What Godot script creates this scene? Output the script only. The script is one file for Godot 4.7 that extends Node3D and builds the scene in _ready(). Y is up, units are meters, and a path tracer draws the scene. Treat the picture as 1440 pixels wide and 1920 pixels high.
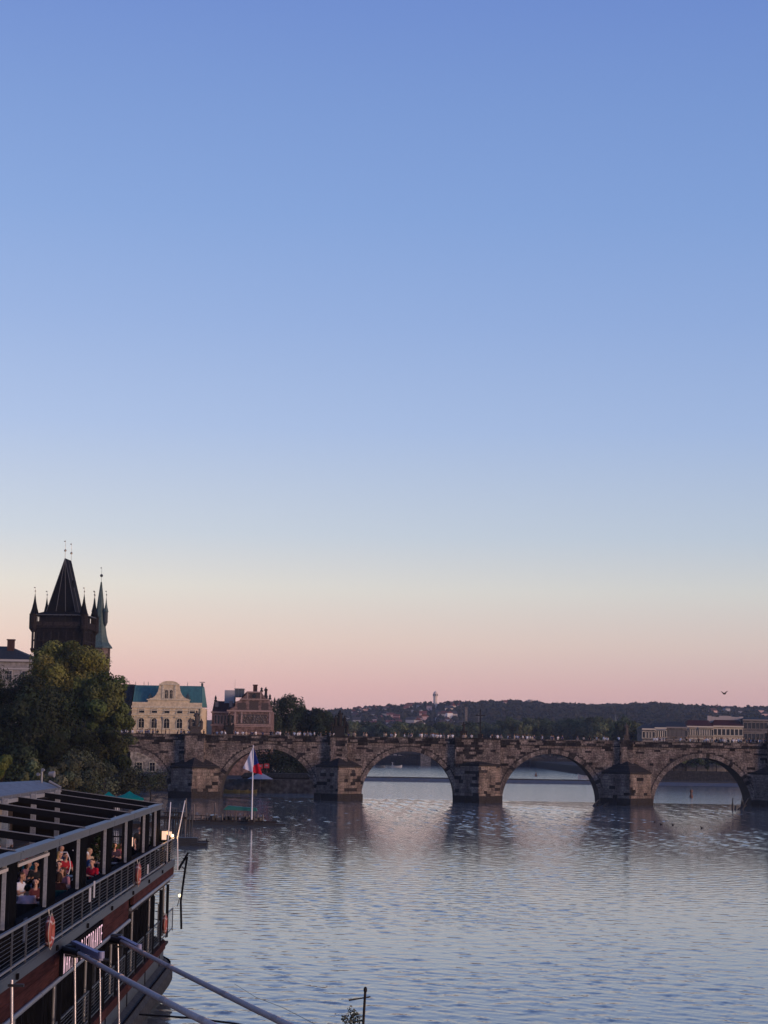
extends Node3D
# A river at dusk: moored restaurant boat, old stone arch bridge, towers and hills beyond.

const FOCAL := 3600.0
var eye := Vector3(0, 11, 0)
var view := Basis.IDENTITY
var rng := RandomNumberGenerator.new()
var used := {}
var mat_store := {}
var tex := {}

# ---------------------------------------------------------------- mesh building
class MB:
	var v := PackedVector3Array()
	var n := PackedVector3Array()
	var c := PackedColorArray()
	var col := Color(1, 1, 1)

	func tri(a: Vector3, b: Vector3, d: Vector3) -> void:
		var m := (d - a).cross(b - a).normalized()
		v.append(a); v.append(b); v.append(d)
		n.append(m); n.append(m); n.append(m)
		c.append(col); c.append(col); c.append(col)

	func tri_n(a: Vector3, b: Vector3, d: Vector3, na: Vector3, nb: Vector3, nd: Vector3) -> void:
		v.append(a); v.append(b); v.append(d)
		n.append(na); n.append(nb); n.append(nd)
		c.append(col); c.append(col); c.append(col)

	func quad(a: Vector3, b: Vector3, d: Vector3, e: Vector3) -> void:
		tri(a, b, d)
		tri(a, d, e)

	func quad_n(a: Vector3, b: Vector3, d: Vector3, e: Vector3, na: Vector3, nb: Vector3, nd: Vector3, ne: Vector3) -> void:
		tri_n(a, b, d, na, nb, nd)
		tri_n(a, d, e, na, nd, ne)

	func frame(o: Vector3, x: Vector3, y: Vector3, z: Vector3) -> void:
		for f in [[z, x, y], [-z, -x, y], [x, -z, y], [-x, z, y], [y, x, -z], [-y, x, z]]:
			var p: Vector3 = o + f[0]
			var r: Vector3 = f[1]
			var u: Vector3 = f[2]
			quad(p - r + u, p + r + u, p + r - u, p - r - u)

	func box(o: Vector3, s: Vector3, b := Basis.IDENTITY) -> void:
		frame(o, b.x * s.x * 0.5, b.y * s.y * 0.5, b.z * s.z * 0.5)

	func span(a: Vector3, b: Vector3) -> void:
		box((a + b) * 0.5, (b - a).abs())

	func bar(a: Vector3, b: Vector3, w: float, h: float, up := Vector3.UP) -> void:
		var z := (b - a)
		var zn := z.normalized()
		if absf(zn.dot(up)) > 0.98:
			up = Vector3.RIGHT
		var x := up.cross(zn).normalized()
		var y := zn.cross(x)
		frame((a + b) * 0.5, x * w * 0.5, y * h * 0.5, z * 0.5)

	func tube(pts: Array, r0: float, r1: float, sides := 8, cap := true) -> void:
		var rings := []
		var nrm := []
		var x := Vector3.ZERO
		for i in pts.size():
			var t: Vector3 = (pts[mini(i + 1, pts.size() - 1)] - pts[maxi(i - 1, 0)]).normalized()
			if x == Vector3.ZERO:
				x = t.cross(Vector3.UP if absf(t.y) < 0.9 else Vector3.RIGHT).normalized()
			else:
				x = (x - t * x.dot(t)).normalized()
			var y := t.cross(x)
			var r := lerpf(r0, r1, float(i) / maxf(1, pts.size() - 1))
			var ring := PackedVector3Array()
			var rn := PackedVector3Array()
			for k in sides:
				var a := TAU * k / sides
				var d := x * cos(a) + y * sin(a)
				rn.append(d)
				ring.append(pts[i] + d * r)
			rings.append(ring)
			nrm.append(rn)
		for i in pts.size() - 1:
			for k in sides:
				var l := (k + 1) % sides
				quad_n(rings[i][k], rings[i + 1][k], rings[i + 1][l], rings[i][l], nrm[i][k], nrm[i + 1][k], nrm[i + 1][l], nrm[i][l])
		if cap:
			for k in range(1, sides - 1):
				tri(rings[0][0], rings[0][k], rings[0][k + 1])
				tri(rings[-1][0], rings[-1][k + 1], rings[-1][k])

	func lathe(profile: Array, o: Vector3, sides := 12, turn := 0.0, flat := false) -> void:
		for i in profile.size() - 1:
			var p: Vector2 = profile[i]
			var q: Vector2 = profile[i + 1]
			var sl := Vector2(q.y - p.y, p.x - q.x).normalized()
			for k in sides:
				var a := TAU * k / sides + turn
				var b := TAU * (k + 1) / sides + turn
				var da := Vector3(sin(a), 0, cos(a))
				var db := Vector3(sin(b), 0, cos(b))
				var na := da * sl.x + Vector3.UP * sl.y
				var nb := db * sl.x + Vector3.UP * sl.y
				if flat:
					na = (na + nb).normalized()
					nb = na
				var a0 := o + da * p.x + Vector3.UP * p.y
				var b0 := o + db * p.x + Vector3.UP * p.y
				var a1 := o + da * q.x + Vector3.UP * q.y
				var b1 := o + db * q.x + Vector3.UP * q.y
				if p.x < 1e-4:
					tri_n(a0, b1, a1, na, nb, na)
				elif q.x < 1e-4:
					tri_n(a1, b0, a0, na, nb, na)
				else:
					quad_n(a1, b1, b0, a0, na, nb, nb, na)

	func prism(poly: PackedVector2Array, z0: float, z1: float, xf := Transform3D.IDENTITY) -> void:
		var area := 0.0
		for i in poly.size():
			area += poly[i].cross(poly[(i + 1) % poly.size()])
		if area < 0:
			poly = poly.duplicate()
			poly.reverse()
		for i in poly.size():
			var p := poly[i]
			var q := poly[(i + 1) % poly.size()]
			quad(xf * Vector3(p.x, p.y, z1), xf * Vector3(q.x, q.y, z1), xf * Vector3(q.x, q.y, z0), xf * Vector3(p.x, p.y, z0))
		var t := Geometry2D.triangulate_polygon(poly)
		for i in range(0, t.size(), 3):
			var a := poly[t[i]]
			var b := poly[t[i + 1]]
			var d := poly[t[i + 2]]
			if (b - a).cross(d - a) > 0:
				var h := b
				b = d
				d = h
			tri(xf * Vector3(a.x, a.y, z1), xf * Vector3(b.x, b.y, z1), xf * Vector3(d.x, d.y, z1))
			tri(xf * Vector3(a.x, a.y, z0), xf * Vector3(d.x, d.y, z0), xf * Vector3(b.x, b.y, z0))

	func ball(o: Vector3, r: Vector3, sides := 8, rows := 6) -> void:
		for i in rows:
			for k in sides:
				var q := []
				for w in [[i, k], [i, k + 1], [i + 1, k + 1], [i + 1, k]]:
					var e: float = PI * w[0] / rows
					var a: float = TAU * w[1] / sides
					q.append(Vector3(sin(e) * sin(a), cos(e), sin(e) * cos(a)))
				var p := []
				for d in q:
					p.append(o + d * r)
				if i > 0:
					tri_n(p[0], p[1], p[2], q[0], q[1], q[2])
				if i < rows - 1:
					tri_n(p[0], p[2], p[3], q[0], q[2], q[3])

	func add(o: MB, xf: Transform3D) -> void:
		var m := xf.basis.orthonormalized()
		for i in o.v.size():
			v.append(xf * o.v[i])
			n.append(m * o.n[i])
		c.append_array(o.c)

	func mesh() -> ArrayMesh:
		var a := []
		a.resize(Mesh.ARRAY_MAX)
		a[Mesh.ARRAY_VERTEX] = v
		a[Mesh.ARRAY_NORMAL] = n
		a[Mesh.ARRAY_COLOR] = c
		var m := ArrayMesh.new()
		m.add_surface_from_arrays(Mesh.PRIMITIVE_TRIANGLES, a)
		return m

# ---------------------------------------------------------------- nodes
func numbered(called: String) -> String:
	var k: int = used.get(called, 0)
	used[called] = k + 1
	return called if k == 0 else "%s_%03d" % [called, k]

func tag(o: Node, label := "", category := "", group := "", kind := "") -> Node:
	for p in [["label", label], ["category", category], ["group", group], ["kind", kind]]:
		if p[1] != "":
			o.set_meta(p[0], p[1])
	return o

func thing(called: String, label: String, category: String, where := Vector3.ZERO, turn := 0.0, group := "") -> Node3D:
	var o := Node3D.new()
	o.name = numbered(called)
	add_child(o)
	o.position = where
	o.rotation.y = turn
	return tag(o, label, category, group)

func obj(called: String, shape, m: Material, parent: Node = null) -> MeshInstance3D:
	var o := MeshInstance3D.new()
	o.mesh = shape.mesh() if shape is MB else shape
	o.material_override = m
	if parent == null:
		o.name = numbered(called)
		add_child(o)
	else:
		o.name = called
		parent.add_child(o, true)
	return o

func copy_of(o: Node3D, called: String, label: String, where: Vector3, turn := 0.0, group := "") -> Node3D:
	var d: Node3D = o.duplicate()
	d.name = numbered(called)
	add_child(d)
	d.position = where
	d.rotation.y = turn
	if label != "":
		d.set_meta("label", label)
	if group != "":
		d.set_meta("group", group)
	return d

const TENS := ["", "first", "second", "third", "fourth", "fifth", "sixth", "seventh", "eighth", "ninth", "tenth", "eleventh", "twelfth", "thirteenth", "fourteenth", "fifteenth", "sixteenth", "seventeenth", "eighteenth", "nineteenth", "twentieth"]
func ordinal(k: int) -> String:
	if k <= 20:
		return TENS[k]
	var t: String = ["twenty", "thirty", "forty", "fifty", "sixty", "seventy", "eighty"][k / 10 - 2]
	if k % 10 == 0:
		return t.trim_suffix("y") + "ieth"
	return t + "-" + TENS[k % 10]

# a point at a pixel of the 1440 x 1920 photograph, d metres ahead
func at(px: float, py: float, d: float) -> Vector3:
	var r := view * Vector3((px - 720.0) / FOCAL, (960.0 - py) / FOCAL, -1.0)
	return eye + r * (d / -r.z)

func per_px(d: float) -> float:
	return d / 3626.0

# ---------------------------------------------------------------- materials (colours given as linear base colours)
func grey_noise(freq: float, lo: float, hi: float, seed_: int, size := 512, kind := FastNoiseLite.TYPE_SIMPLEX_SMOOTH, octaves := 5) -> Image:
	var f := FastNoiseLite.new()
	f.seed = seed_
	f.noise_type = kind
	f.frequency = freq
	f.fractal_type = FastNoiseLite.FRACTAL_FBM
	f.fractal_octaves = octaves
	var im := f.get_seamless_image(size, size)
	im.convert(Image.FORMAT_L8)
	var b := im.get_data()
	for i in b.size():
		b[i] = clampi(int(255.0 * (lo + (hi - lo) * b[i] / 255.0)), 0, 255)
	return Image.create_from_data(size, size, false, Image.FORMAT_L8, b)

func to_tex(im: Image) -> ImageTexture:
	return ImageTexture.create_from_image(im)

func make_textures() -> void:
	tex.mottle = to_tex(grey_noise(0.012, 0.45, 1.0, 3))
	tex.soft = to_tex(grey_noise(0.02, 0.75, 1.0, 9))
	tex.stain = to_tex(grey_noise(0.014, 0.62, 1.12, 31, 512, FastNoiseLite.TYPE_SIMPLEX_SMOOTH, 4))
	tex.plain = to_tex(grey_noise(0.006, 0.82, 1.0, 21, 256))
	var g := grey_noise(0.03, 0.0, 1.0, 5)
	g.convert(Image.FORMAT_RGBA8)
	g.bump_map_to_normal_map(3.0)
	tex.rough_n = to_tex(g)
	var w := grey_noise(0.011, 0.0, 1.0, 17, 1024, FastNoiseLite.TYPE_SIMPLEX_SMOOTH, 4)
	w.convert(Image.FORMAT_RGBA8)
	w.bump_map_to_normal_map(9.0)
	tex.ripple_n = to_tex(w)
	# wood grain: stretched streaks
	var wd := Image.create(256, 256, false, Image.FORMAT_L8)
	var f := FastNoiseLite.new()
	f.seed = 8
	f.frequency = 0.05
	for y in 256:
		for x in 256:
			var a := TAU * x / 256.0
			wd.set_pixel(x, y, Color.from_hsv(0, 0, clampf(0.78 + 0.3 * f.get_noise_3d(cos(a) * 6.0, sin(a) * 6.0, y * 2.2), 0.3, 1.0)))
	tex.wood = to_tex(wd)

func mat(called: String, lin := Color(0.5, 0.5, 0.5), rough := 0.8, albedo := "", scale := 1.0, bump := 0.0, metal := 0.0, painted := false) -> StandardMaterial3D:
	if mat_store.has(called):
		return mat_store[called]
	var m := StandardMaterial3D.new()
	m.resource_name = called
	m.albedo_color = lin.linear_to_srgb()
	m.roughness = rough
	m.metallic = metal
	if rough >= 0.65:
		m.metallic_specular = 0.2
	m.vertex_color_use_as_albedo = painted
	if albedo != "":
		m.albedo_texture = tex[albedo]
		m.uv1_triplanar = true
		m.uv1_world_triplanar = true
		m.uv1_scale = Vector3.ONE * scale
		if bump > 0.0:
			m.normal_enabled = true
			m.normal_texture = tex.rough_n
			m.normal_scale = bump
	mat_store[called] = m
	return m

func glow(called: String, lin: Color, strength: float) -> StandardMaterial3D:
	if mat_store.has(called):
		return mat_store[called]
	var m := StandardMaterial3D.new()
	m.resource_name = called
	m.albedo_color = lin.linear_to_srgb()
	m.emission_enabled = true
	m.emission = lin.linear_to_srgb()
	m.emission_energy_multiplier = strength
	mat_store[called] = m
	return m

func pane(called: String, tint: Color, alpha: float) -> StandardMaterial3D:
	if mat_store.has(called):
		return mat_store[called]
	var m := StandardMaterial3D.new()
	m.resource_name = called
	m.albedo_color = Color(tint.r, tint.g, tint.b, alpha)
	m.transparency = BaseMaterial3D.TRANSPARENCY_ALPHA
	m.roughness = 0.03
	mat_store[called] = m
	return m

# ---------------------------------------------------------------- skins: tapered capsules joined smoothly and meshed as surface nets
func skin(bones: Array, cell: float, k: float) -> Dictionary:
	var lo := Vector3.ONE * 1e9
	var hi := -lo
	for b in bones:
		var r: float = maxf(b[2], b[3]) + cell * 2.5
		lo = lo.min(b[0] - Vector3.ONE * r).min(b[1] - Vector3.ONE * r)
		hi = hi.max(b[0] + Vector3.ONE * r).max(b[1] + Vector3.ONE * r)
	var nx := int((hi.x - lo.x) / cell) + 2
	var ny := int((hi.y - lo.y) / cell) + 2
	var nz := int((hi.z - lo.z) / cell) + 2
	var f := PackedFloat32Array()
	f.resize(nx * ny * nz)
	f.fill(1.0)
	for b in bones:
		var pa: Vector3 = b[0]
		var ba: Vector3 = b[1] - pa
		var ra: float = b[2]
		var rb: float = b[3]
		var l2 := maxf(ba.length_squared(), 1e-9)
		var r := maxf(ra, rb) + k + cell * 2.0
		var i0 := ((pa.min(b[1]) - Vector3.ONE * r - lo) / cell).floor().max(Vector3.ZERO)
		var i1 := ((pa.max(b[1]) + Vector3.ONE * r - lo) / cell).ceil().min(Vector3(nx - 1, ny - 1, nz - 1))
		for z in range(int(i0.z), int(i1.z) + 1):
			for y in range(int(i0.y), int(i1.y) + 1):
				for x in range(int(i0.x), int(i1.x) + 1):
					var p := lo + Vector3(x, y, z) * cell - pa
					var t := clampf(p.dot(ba) / l2, 0.0, 1.0)
					var d := (p - ba * t).length() - ra - (rb - ra) * t
					var at_ := (z * ny + y) * nx + x
					var e := f[at_]
					var h := maxf(k - absf(e - d), 0.0) / k
					f[at_] = minf(e, d) - h * h * k * 0.25
	var cid := PackedInt32Array()
	cid.resize(nx * ny * nz)
	cid.fill(-1)
	var off := [0, 1, nx, nx + 1, nx * ny, nx * ny + 1, nx * ny + nx, nx * ny + nx + 1]
	var edges := [[0, 1], [2, 3], [4, 5], [6, 7], [0, 2], [1, 3], [4, 6], [5, 7], [0, 4], [1, 5], [2, 6], [3, 7]]
	var vs := PackedVector3Array()
	var ns := PackedVector3Array()
	var g := []
	g.resize(8)
	for z in nz - 1:
		for y in ny - 1:
			for x in nx - 1:
				var o := (z * ny + y) * nx + x
				var neg := 0
				for i in 8:
					g[i] = f[o + off[i]]
					if g[i] < 0.0:
						neg += 1
				if neg == 0 or neg == 8:
					continue
				var s := Vector3.ZERO
				var cnt := 0
				for e in edges:
					var a: float = g[e[0]]
					var b: float = g[e[1]]
					if (a < 0.0) != (b < 0.0):
						var t := a / (a - b)
						var pa := Vector3(e[0] & 1, (e[0] >> 1) & 1, e[0] >> 2)
						var pb := Vector3(e[1] & 1, (e[1] >> 1) & 1, e[1] >> 2)
						s += pa.lerp(pb, t)
						cnt += 1
				cid[o] = vs.size()
				vs.append(lo + (Vector3(x, y, z) + s / cnt) * cell)
				ns.append(Vector3(g[1] + g[3] + g[5] + g[7] - g[0] - g[2] - g[4] - g[6], g[2] + g[3] + g[6] + g[7] - g[0] - g[1] - g[4] - g[5], g[4] + g[5] + g[6] + g[7] - g[0] - g[1] - g[2] - g[3]).normalized())
	var tris := PackedInt32Array()
	var sx := 1
	var sy := nx
	var sz := nx * ny
	for z in range(1, nz - 1):
		for y in range(1, ny - 1):
			for x in range(1, nx - 1):
				var o := (z * ny + y) * nx + x
				var a := f[o] < 0.0
				for w in [[sx, sy, sz], [sy, sz, sx], [sz, sx, sy]]:
					if a != (f[o + w[0]] < 0.0):
						var q := [cid[o], cid[o - w[1]], cid[o - w[1] - w[2]], cid[o - w[2]]]
						if q.min() < 0:
							continue
						if a:
							tris.append_array([q[0], q[2], q[1], q[0], q[3], q[2]])
						else:
							tris.append_array([q[0], q[1], q[2], q[0], q[2], q[3]])
	# nearest bone of each vertex
	var near := PackedInt32Array()
	for p in vs:
		var best := 1e9
		var bi := 0
		for i in bones.size():
			var b = bones[i]
			var ba: Vector3 = b[1] - b[0]
			var t := clampf((p - b[0]).dot(ba) / maxf(ba.length_squared(), 1e-9), 0.0, 1.0)
			var d: float = (p - b[0] - ba * t).length() - lerpf(b[2], b[3], t)
			if d < best:
				best = d
				bi = i
		near.append(bi)
	return {"v": vs, "n": ns, "t": tris, "bone": near}

func skin_to(mb: MB, s: Dictionary, paint: Callable, xf := Transform3D.IDENTITY) -> void:
	for i in s.t:
		mb.v.append(xf * s.v[i])
		mb.n.append((xf.basis * s.n[i]).normalized())
		mb.c.append(paint.call(s.v[i], s.bone[i]))

# ---------------------------------------------------------------- the scene
func _ready() -> void:
	rng.seed = 41
	# camera
	var cam := Camera3D.new()
	cam.name = "Camera"
	cam.position = eye
	cam.rotation_degrees = Vector3(6.92, 0.0, 0.9)
	cam.fov = rad_to_deg(2.0 * atan(960.0 / FOCAL))
	cam.near = 0.5
	cam.far = 14000.0
	add_child(cam)
	view = cam.basis.orthonormalized()
	# sky, air and exposure
	var around := WorldEnvironment.new()
	around.name = "Surroundings"
	var env := Environment.new()
	env.background_mode = Environment.BG_SKY
	var sky := Sky.new()
	var pan := PanoramaSkyMaterial.new()
	pan.panorama = dusk_panorama()
	sky.sky_material = pan
	env.sky = sky
	env.background_energy_multiplier = 1.0
	env.tonemap_mode = Environment.TONE_MAPPER_LINEAR
	env.tonemap_exposure = 1.0
	env.sdfgi_enabled = true
	env.ssao_enabled = true
	env.ssil_enabled = true
	env.fog_enabled = true
	env.fog_density = 0.00007
	env.fog_light_color = Color(0.72, 0.77, 0.85)
	around.environment = env
	add_child(around)
	# the last warm light from the north-west, low behind the right shoulder
	var sun := DirectionalLight3D.new()
	sun.name = "Sun"
	sun.light_energy = 0.85
	sun.light_color = Color(1.0, 0.83, 0.72)
	sun.light_angular_distance = 16.0
	sun.shadow_enabled = true
	sun.look_at_from_position(Vector3(0.84, 0.13, 0.52), Vector3.ZERO, Vector3.UP)
	add_child(sun)

	make_textures()
	make_people_shapes()
	build_water()
	build_land()
	build_bridge()
	build_tower()
	build_left_bank()
	build_river_things()
	build_far_bank()
	build_boat()
	build_small_things()

# the clear dusk sky by height above the horizon: pink belt, pale grey band, then blue
func dusk_panorama() -> ImageTexture:
	var key := [[-4.0, 172, 143, 146], [0.0, 191, 157, 162], [1.6, 201, 169, 171], [3.0, 205, 190, 186], [4.6, 200, 203, 203], [6.2, 180, 195, 213], [9.4, 156, 180, 220], [12.5, 140, 168, 217], [15.7, 126, 158, 213], [18.8, 117, 149, 208], [21.7, 108, 139, 204], [30.0, 98, 129, 197], [50.0, 88, 118, 188], [90.0, 80, 109, 181]]
	var w := 128
	var h := 1024
	var im := Image.create(w, h, false, Image.FORMAT_RGBF)
	for y in h:
		var e := 90.0 - 180.0 * (y + 0.5) / h
		var i := 0
		while i < key.size() - 2 and e > key[i + 1][0]:
			i += 1
		var a = key[i]
		var b = key[i + 1]
		var t := clampf((e - a[0]) / (b[0] - a[0]), 0.0, 1.0)
		var q := Color8(a[1], a[2], a[3]).srgb_to_linear().lerp(Color8(b[1], b[2], b[3]).srgb_to_linear(), t)
		# the afterglow where the sun went down, behind the camera's right shoulder
		for x in w:
			var away := TAU * ((x + 0.5) / w - 0.5) - atan2(0.84, -0.52)
			var g := pow(maxf(0.0, cos(away)), 2.0) * exp(-maxf(e, 0.0) / 22.0) * clampf(1.0 + e / 4.0, 0.0, 1.0)
			im.set_pixel(x, y, Color(q.r * (1.0 + 1.1 * g), q.g * (1.0 + 0.75 * g), q.b * (1.0 + 0.4 * g)))
	return ImageTexture.create_from_image(im)

# ---------------------------------------------------------------- water
func steps(list: Array) -> PackedFloat32Array:
	# [[from, step], [from, step] ... [end, 0]] with the step growing evenly in between
	var out := PackedFloat32Array()
	for i in list.size() - 1:
		var p: float = list[i][0]
		var e: float = list[i + 1][0]
		while p < e - 1e-3:
			out.append(p)
			p += lerpf(list[i][1], list[i + 1][1], (p - list[i][0]) / (e - list[i][0]))
	out.append(list[-1][0])
	return out

func water_mat() -> StandardMaterial3D:
	var m := mat("river_water", Color(0.12, 0.13, 0.125), 0.05)
	if not m.normal_enabled:
		m.normal_enabled = true
		m.normal_texture = tex.ripple_n
		m.normal_scale = 0.075
		m.uv1_triplanar = true
		m.uv1_world_triplanar = true
		m.uv1_scale = Vector3.ONE * 0.27
		m.metallic_specular = 0.5
	return m

func build_water() -> void:
	var ds := steps([[20.0, 6.0], [66.0, 1.0], [70.0, 0.16], [110.0, 0.2], [170.0, 0.32], [300.0, 0.5], [400.0, 0.8], [430.0, 1.6], [587.0, 3.0]])
	var half := steps([[0.0, 0.22], [18.0, 0.25], [34.0, 0.42], [80.0, 0.7], [130.0, 8.0], [400.0, 60.0]])
	var xs := PackedFloat32Array()
	for i in range(half.size() - 1, 0, -1):
		xs.append(-half[i])
	xs.append_array(half)
	var waves := []
	var r := RandomNumberGenerator.new()
	r.seed = 77
	for i in 22:
		var l := 0.42 * pow(5.5, i / 21.0)
		var a := r.randf_range(-1.05, 1.05) + 0.1
		var kk := TAU / l
		waves.append([sin(a) * kk, cos(a) * kk, 0.0115 / kk * r.randf_range(0.8, 1.3), r.randf() * TAU, l])
	var patch := FastNoiseLite.new()
	patch.seed = 4
	patch.frequency = 0.011
	patch.fractal_octaves = 3
	var v := PackedVector3Array()
	var n := PackedVector3Array()
	var nxs := xs.size()
	for zi in ds.size():
		var d := ds[zi]
		var dstep := d - ds[maxi(zi - 1, 0)] if zi > 0 else 6.0
		for xi in nxs:
			var x := xs[xi]
			var hgt := 0.0
			var gx := 0.0
			var gz := 0.0
			if d > 69.0 and d < 560.0 and absf(x) < 110.0:
				var xstep := x - xs[xi - 1]
				var still := smoothstep(-0.25, 0.3, patch.get_noise_2d(x * 1.6, d * 0.8))
				# sheltered, smoother water on the left beyond the boat
				still *= 1.0 - 0.75 * smoothstep(34.0, 12.0, Vector2((x + 12.0) * 0.9, (d - 232.0) * 0.32).length())
				var group := 0.5 + 2.6 * pow(maxf(0.0, patch.get_noise_2d(x * 64.0 + 500.0, d * 46.0) + 0.12), 1.4)
				var fade := (1.0 + 1.6 * smoothstep(220.0, 350.0, d)) * group * (0.45 + 0.75 * still) * smoothstep(69.0, 73.0, d) * smoothstep(110.0, 90.0, absf(x)) * smoothstep(560.0, 420.0, d)
				for w in waves:
					var amp: float = w[2] * fade * clampf(w[4] / maxf(dstep, xstep * 0.6) * 0.5 - 0.6, 0.0, 1.0)
					if amp > 0.0:
						var ph: float = w[0] * x + w[1] * d + w[3]
						hgt += amp * sin(ph)
						var cs := amp * cos(ph)
						gx += cs * w[0]
						gz -= cs * w[1]
			v.append(Vector3(x, hgt, -d))
			n.append(Vector3(-gx, 1, -gz).normalized())
	var ix := PackedInt32Array()
	var ix_far := PackedInt32Array()
	for zi in ds.size() - 1:
		var to: PackedInt32Array = []
		for xi in nxs - 1:
			var o := zi * nxs + xi
			to.append_array([o, o + nxs, o + nxs + 1, o, o + nxs + 1, o + 1])
		if ds[zi] < 399.0:
			ix.append_array(to)
		else:
			ix_far.append_array(to)
	var a := []
	a.resize(Mesh.ARRAY_MAX)
	a[Mesh.ARRAY_VERTEX] = v
	a[Mesh.ARRAY_NORMAL] = n
	a[Mesh.ARRAY_INDEX] = ix
	var m := ArrayMesh.new()
	m.add_surface_from_arrays(Mesh.PRIMITIVE_TRIANGLES, a)
	tag(obj("river_water", m, water_mat()), "", "", "", "structure")
	# beyond the bridge the weir's outflow keeps the surface choppy
	a[Mesh.ARRAY_INDEX] = ix_far
	var mf := ArrayMesh.new()
	mf.add_surface_from_arrays(Mesh.PRIMITIVE_TRIANGLES, a)
	var choppy: StandardMaterial3D = water_mat().duplicate()
	choppy.resource_name = "choppy_water"
	choppy.normal_scale = 0.3
	choppy.roughness = 0.12
	tag(obj("choppy_river_water", mf, choppy), "", "", "", "structure")
	# upstream of the weir the river stands a metre higher
	var up := MB.new()
	up.quad(Vector3(-300, 1.0, -1100), Vector3(400, 1.0, -1100), Vector3(400, 1.0, -601), Vector3(-300, 1.0, -601))
	var wm := choppy
	tag(obj("upper_river_water", up, wm), "", "", "", "structure")
	# the weir: a low sloping face with streaks of white water, a dark timber lip on top
	var wr := thing("river_weir", "long low weir with dark lip and white water streaks behind the bridge", "weir", Vector3(0, 0, -594))
	var lip := MB.new()
	for i in 60:
		var x0 := -200.0 + i * 8.0
		lip.box(Vector3(x0 + 4.0, 0.85 + rng.randf_range(-0.04, 0.04), -6.5), Vector3(7.9, 0.9, 0.7))
	obj("timber_lip", lip, mat("wet_timber", Color(0.022, 0.02, 0.02), 0.6, "wood", 0.5), wr)
	var sl := MB.new()
	sl.quad(Vector3(-200, 0.95, -6.1), Vector3(280, 0.95, -6.1), Vector3(280, 0.05, 5), Vector3(-200, 0.05, 5))
	obj("spillway", sl, mat("spill_water", Color(0.2, 0.205, 0.215), 0.8, "mottle", 0.4, 0.8), wr)
	var foam := MB.new()
	for i in 160:
		var x := rng.randf_range(-90.0, 130.0)
		var q := rng.randf()
		var z := lerpf(-5.8, 4.6, q)
		var y := 0.98 - (z + 6.1) * 0.081
		var s := rng.randf_range(0.3, 1.6)
		foam.ball(Vector3(x, y, z), Vector3(s, 0.05, rng.randf_range(0.15, 0.5)), 5, 3)
	tag(obj("white_water", foam, mat("foam", Color(0.11, 0.115, 0.125), 0.6), wr), "", "", "", "stuff")

# ---------------------------------------------------------------- land
# skyline of the far hills: pixel column, pixel row
const SKYLINE := [[-2000, 1345], [200, 1345], [560, 1338], [640, 1334], [700, 1330], [760, 1325], [800, 1323], [840, 1321], [900, 1322], [930, 1320], [960, 1319], [1000, 1321], [1060, 1325], [1150, 1327], [1230, 1323], [1290, 1327], [1340, 1330], [1440, 1331], [1700, 1333], [3600, 1350]]

func hill(x: float, d: float) -> float:
	var px := x / d * 3626.0 + 713.0
	var i := 0
	while i < SKYLINE.size() - 2 and px > SKYLINE[i + 1][0]:
		i += 1
	var row := lerpf(SKYLINE[i][1], SKYLINE[i + 1][1], clampf((px - SKYLINE[i][0]) / (SKYLINE[i + 1][0] - SKYLINE[i][0]), 0.0, 1.0))
	var flat := 1397.0 + (px - 713.0) * 0.0157
	var top := 11.0 + (flat - row - 10.0) * 2600.0 / 3626.0
	var t := smoothstep(1250.0, 2600.0, d)
	return lerpf(5.0, top, t) - maxf(0.0, d - 2650.0) * 0.06

func build_land() -> void:
	var grass := mat("dusk_grass", Color(0.035, 0.045, 0.022), 0.95, "mottle", 0.02)
	# ground sheet out to the horizon, the hills part of it
	var ds := [1012.0, 1040.0, 1120.0, 1250.0, 1400.0, 1550.0, 1700.0, 1850.0, 2000.0, 2150.0, 2300.0, 2450.0, 2600.0, 2700.0, 2900.0, 3400.0, 5000.0, 8000.0]
	var mb := MB.new()
	for k in ds.size() - 1:
		for i in 120:
			var q := []
			for w in [[k, i], [k + 1, i], [k + 1, i + 1], [k, i + 1]]:
				var d: float = ds[w[0]]
				var x: float = lerpf(-0.9, 0.9, w[1] / 120.0) * d
				q.append(Vector3(x, hill(x, d), -d))
			mb.quad(q[0], q[1], q[2], q[3])
	tag(obj("far_hills", mb, grass), "", "", "", "structure")
	# left bank ground behind its quay, right bank ground
	var lb := MB.new()
	lb.span(Vector3(-700, -2, -1012), Vector3(-51, 3.6, -170))
	tag(obj("left_bank_ground", lb, mat("bank_paving", Color(0.12, 0.115, 0.11), 0.9, "mottle", 0.1)), "", "", "", "structure")
	var pb := MB.new()
	pb.span(Vector3(-50.99, -2, -560), Vector3(-13, 3.0, -432))
	tag(obj("museum_quay_ground", pb, mat("bank_paving")), "", "", "", "structure")
	var rb := MB.new()
	rb.span(Vector3(78, -2, -1012), Vector3(900, 4.0, -640))
	tag(obj("right_bank_ground", rb, mat("dark_wall", Color(0.05, 0.048, 0.048), 0.9, "mottle", 0.15)), "", "", "", "structure")
	# embankment wall at the foot of the far bank
	var ew := thing("embankment_wall", "dark stone embankment wall at the waterline of the far bank, seen through the arches", "wall", Vector3(60, 0, -1010))
	var eb := MB.new()
	eb.span(Vector3(-160, -2, -2), Vector3(300, 5.4, 0))
	obj("wall_face", eb, mat("dark_wall", Color(0.05, 0.048, 0.048), 0.9, "mottle", 0.15), ew)
	var ec := MB.new()
	ec.span(Vector3(-160, 5.4, -2.2), Vector3(300, 5.8, 0.25))
	obj("wall_coping", ec, mat("wall_cap", Color(0.14, 0.13, 0.125), 0.9, "mottle", 0.2), ew)

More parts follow.
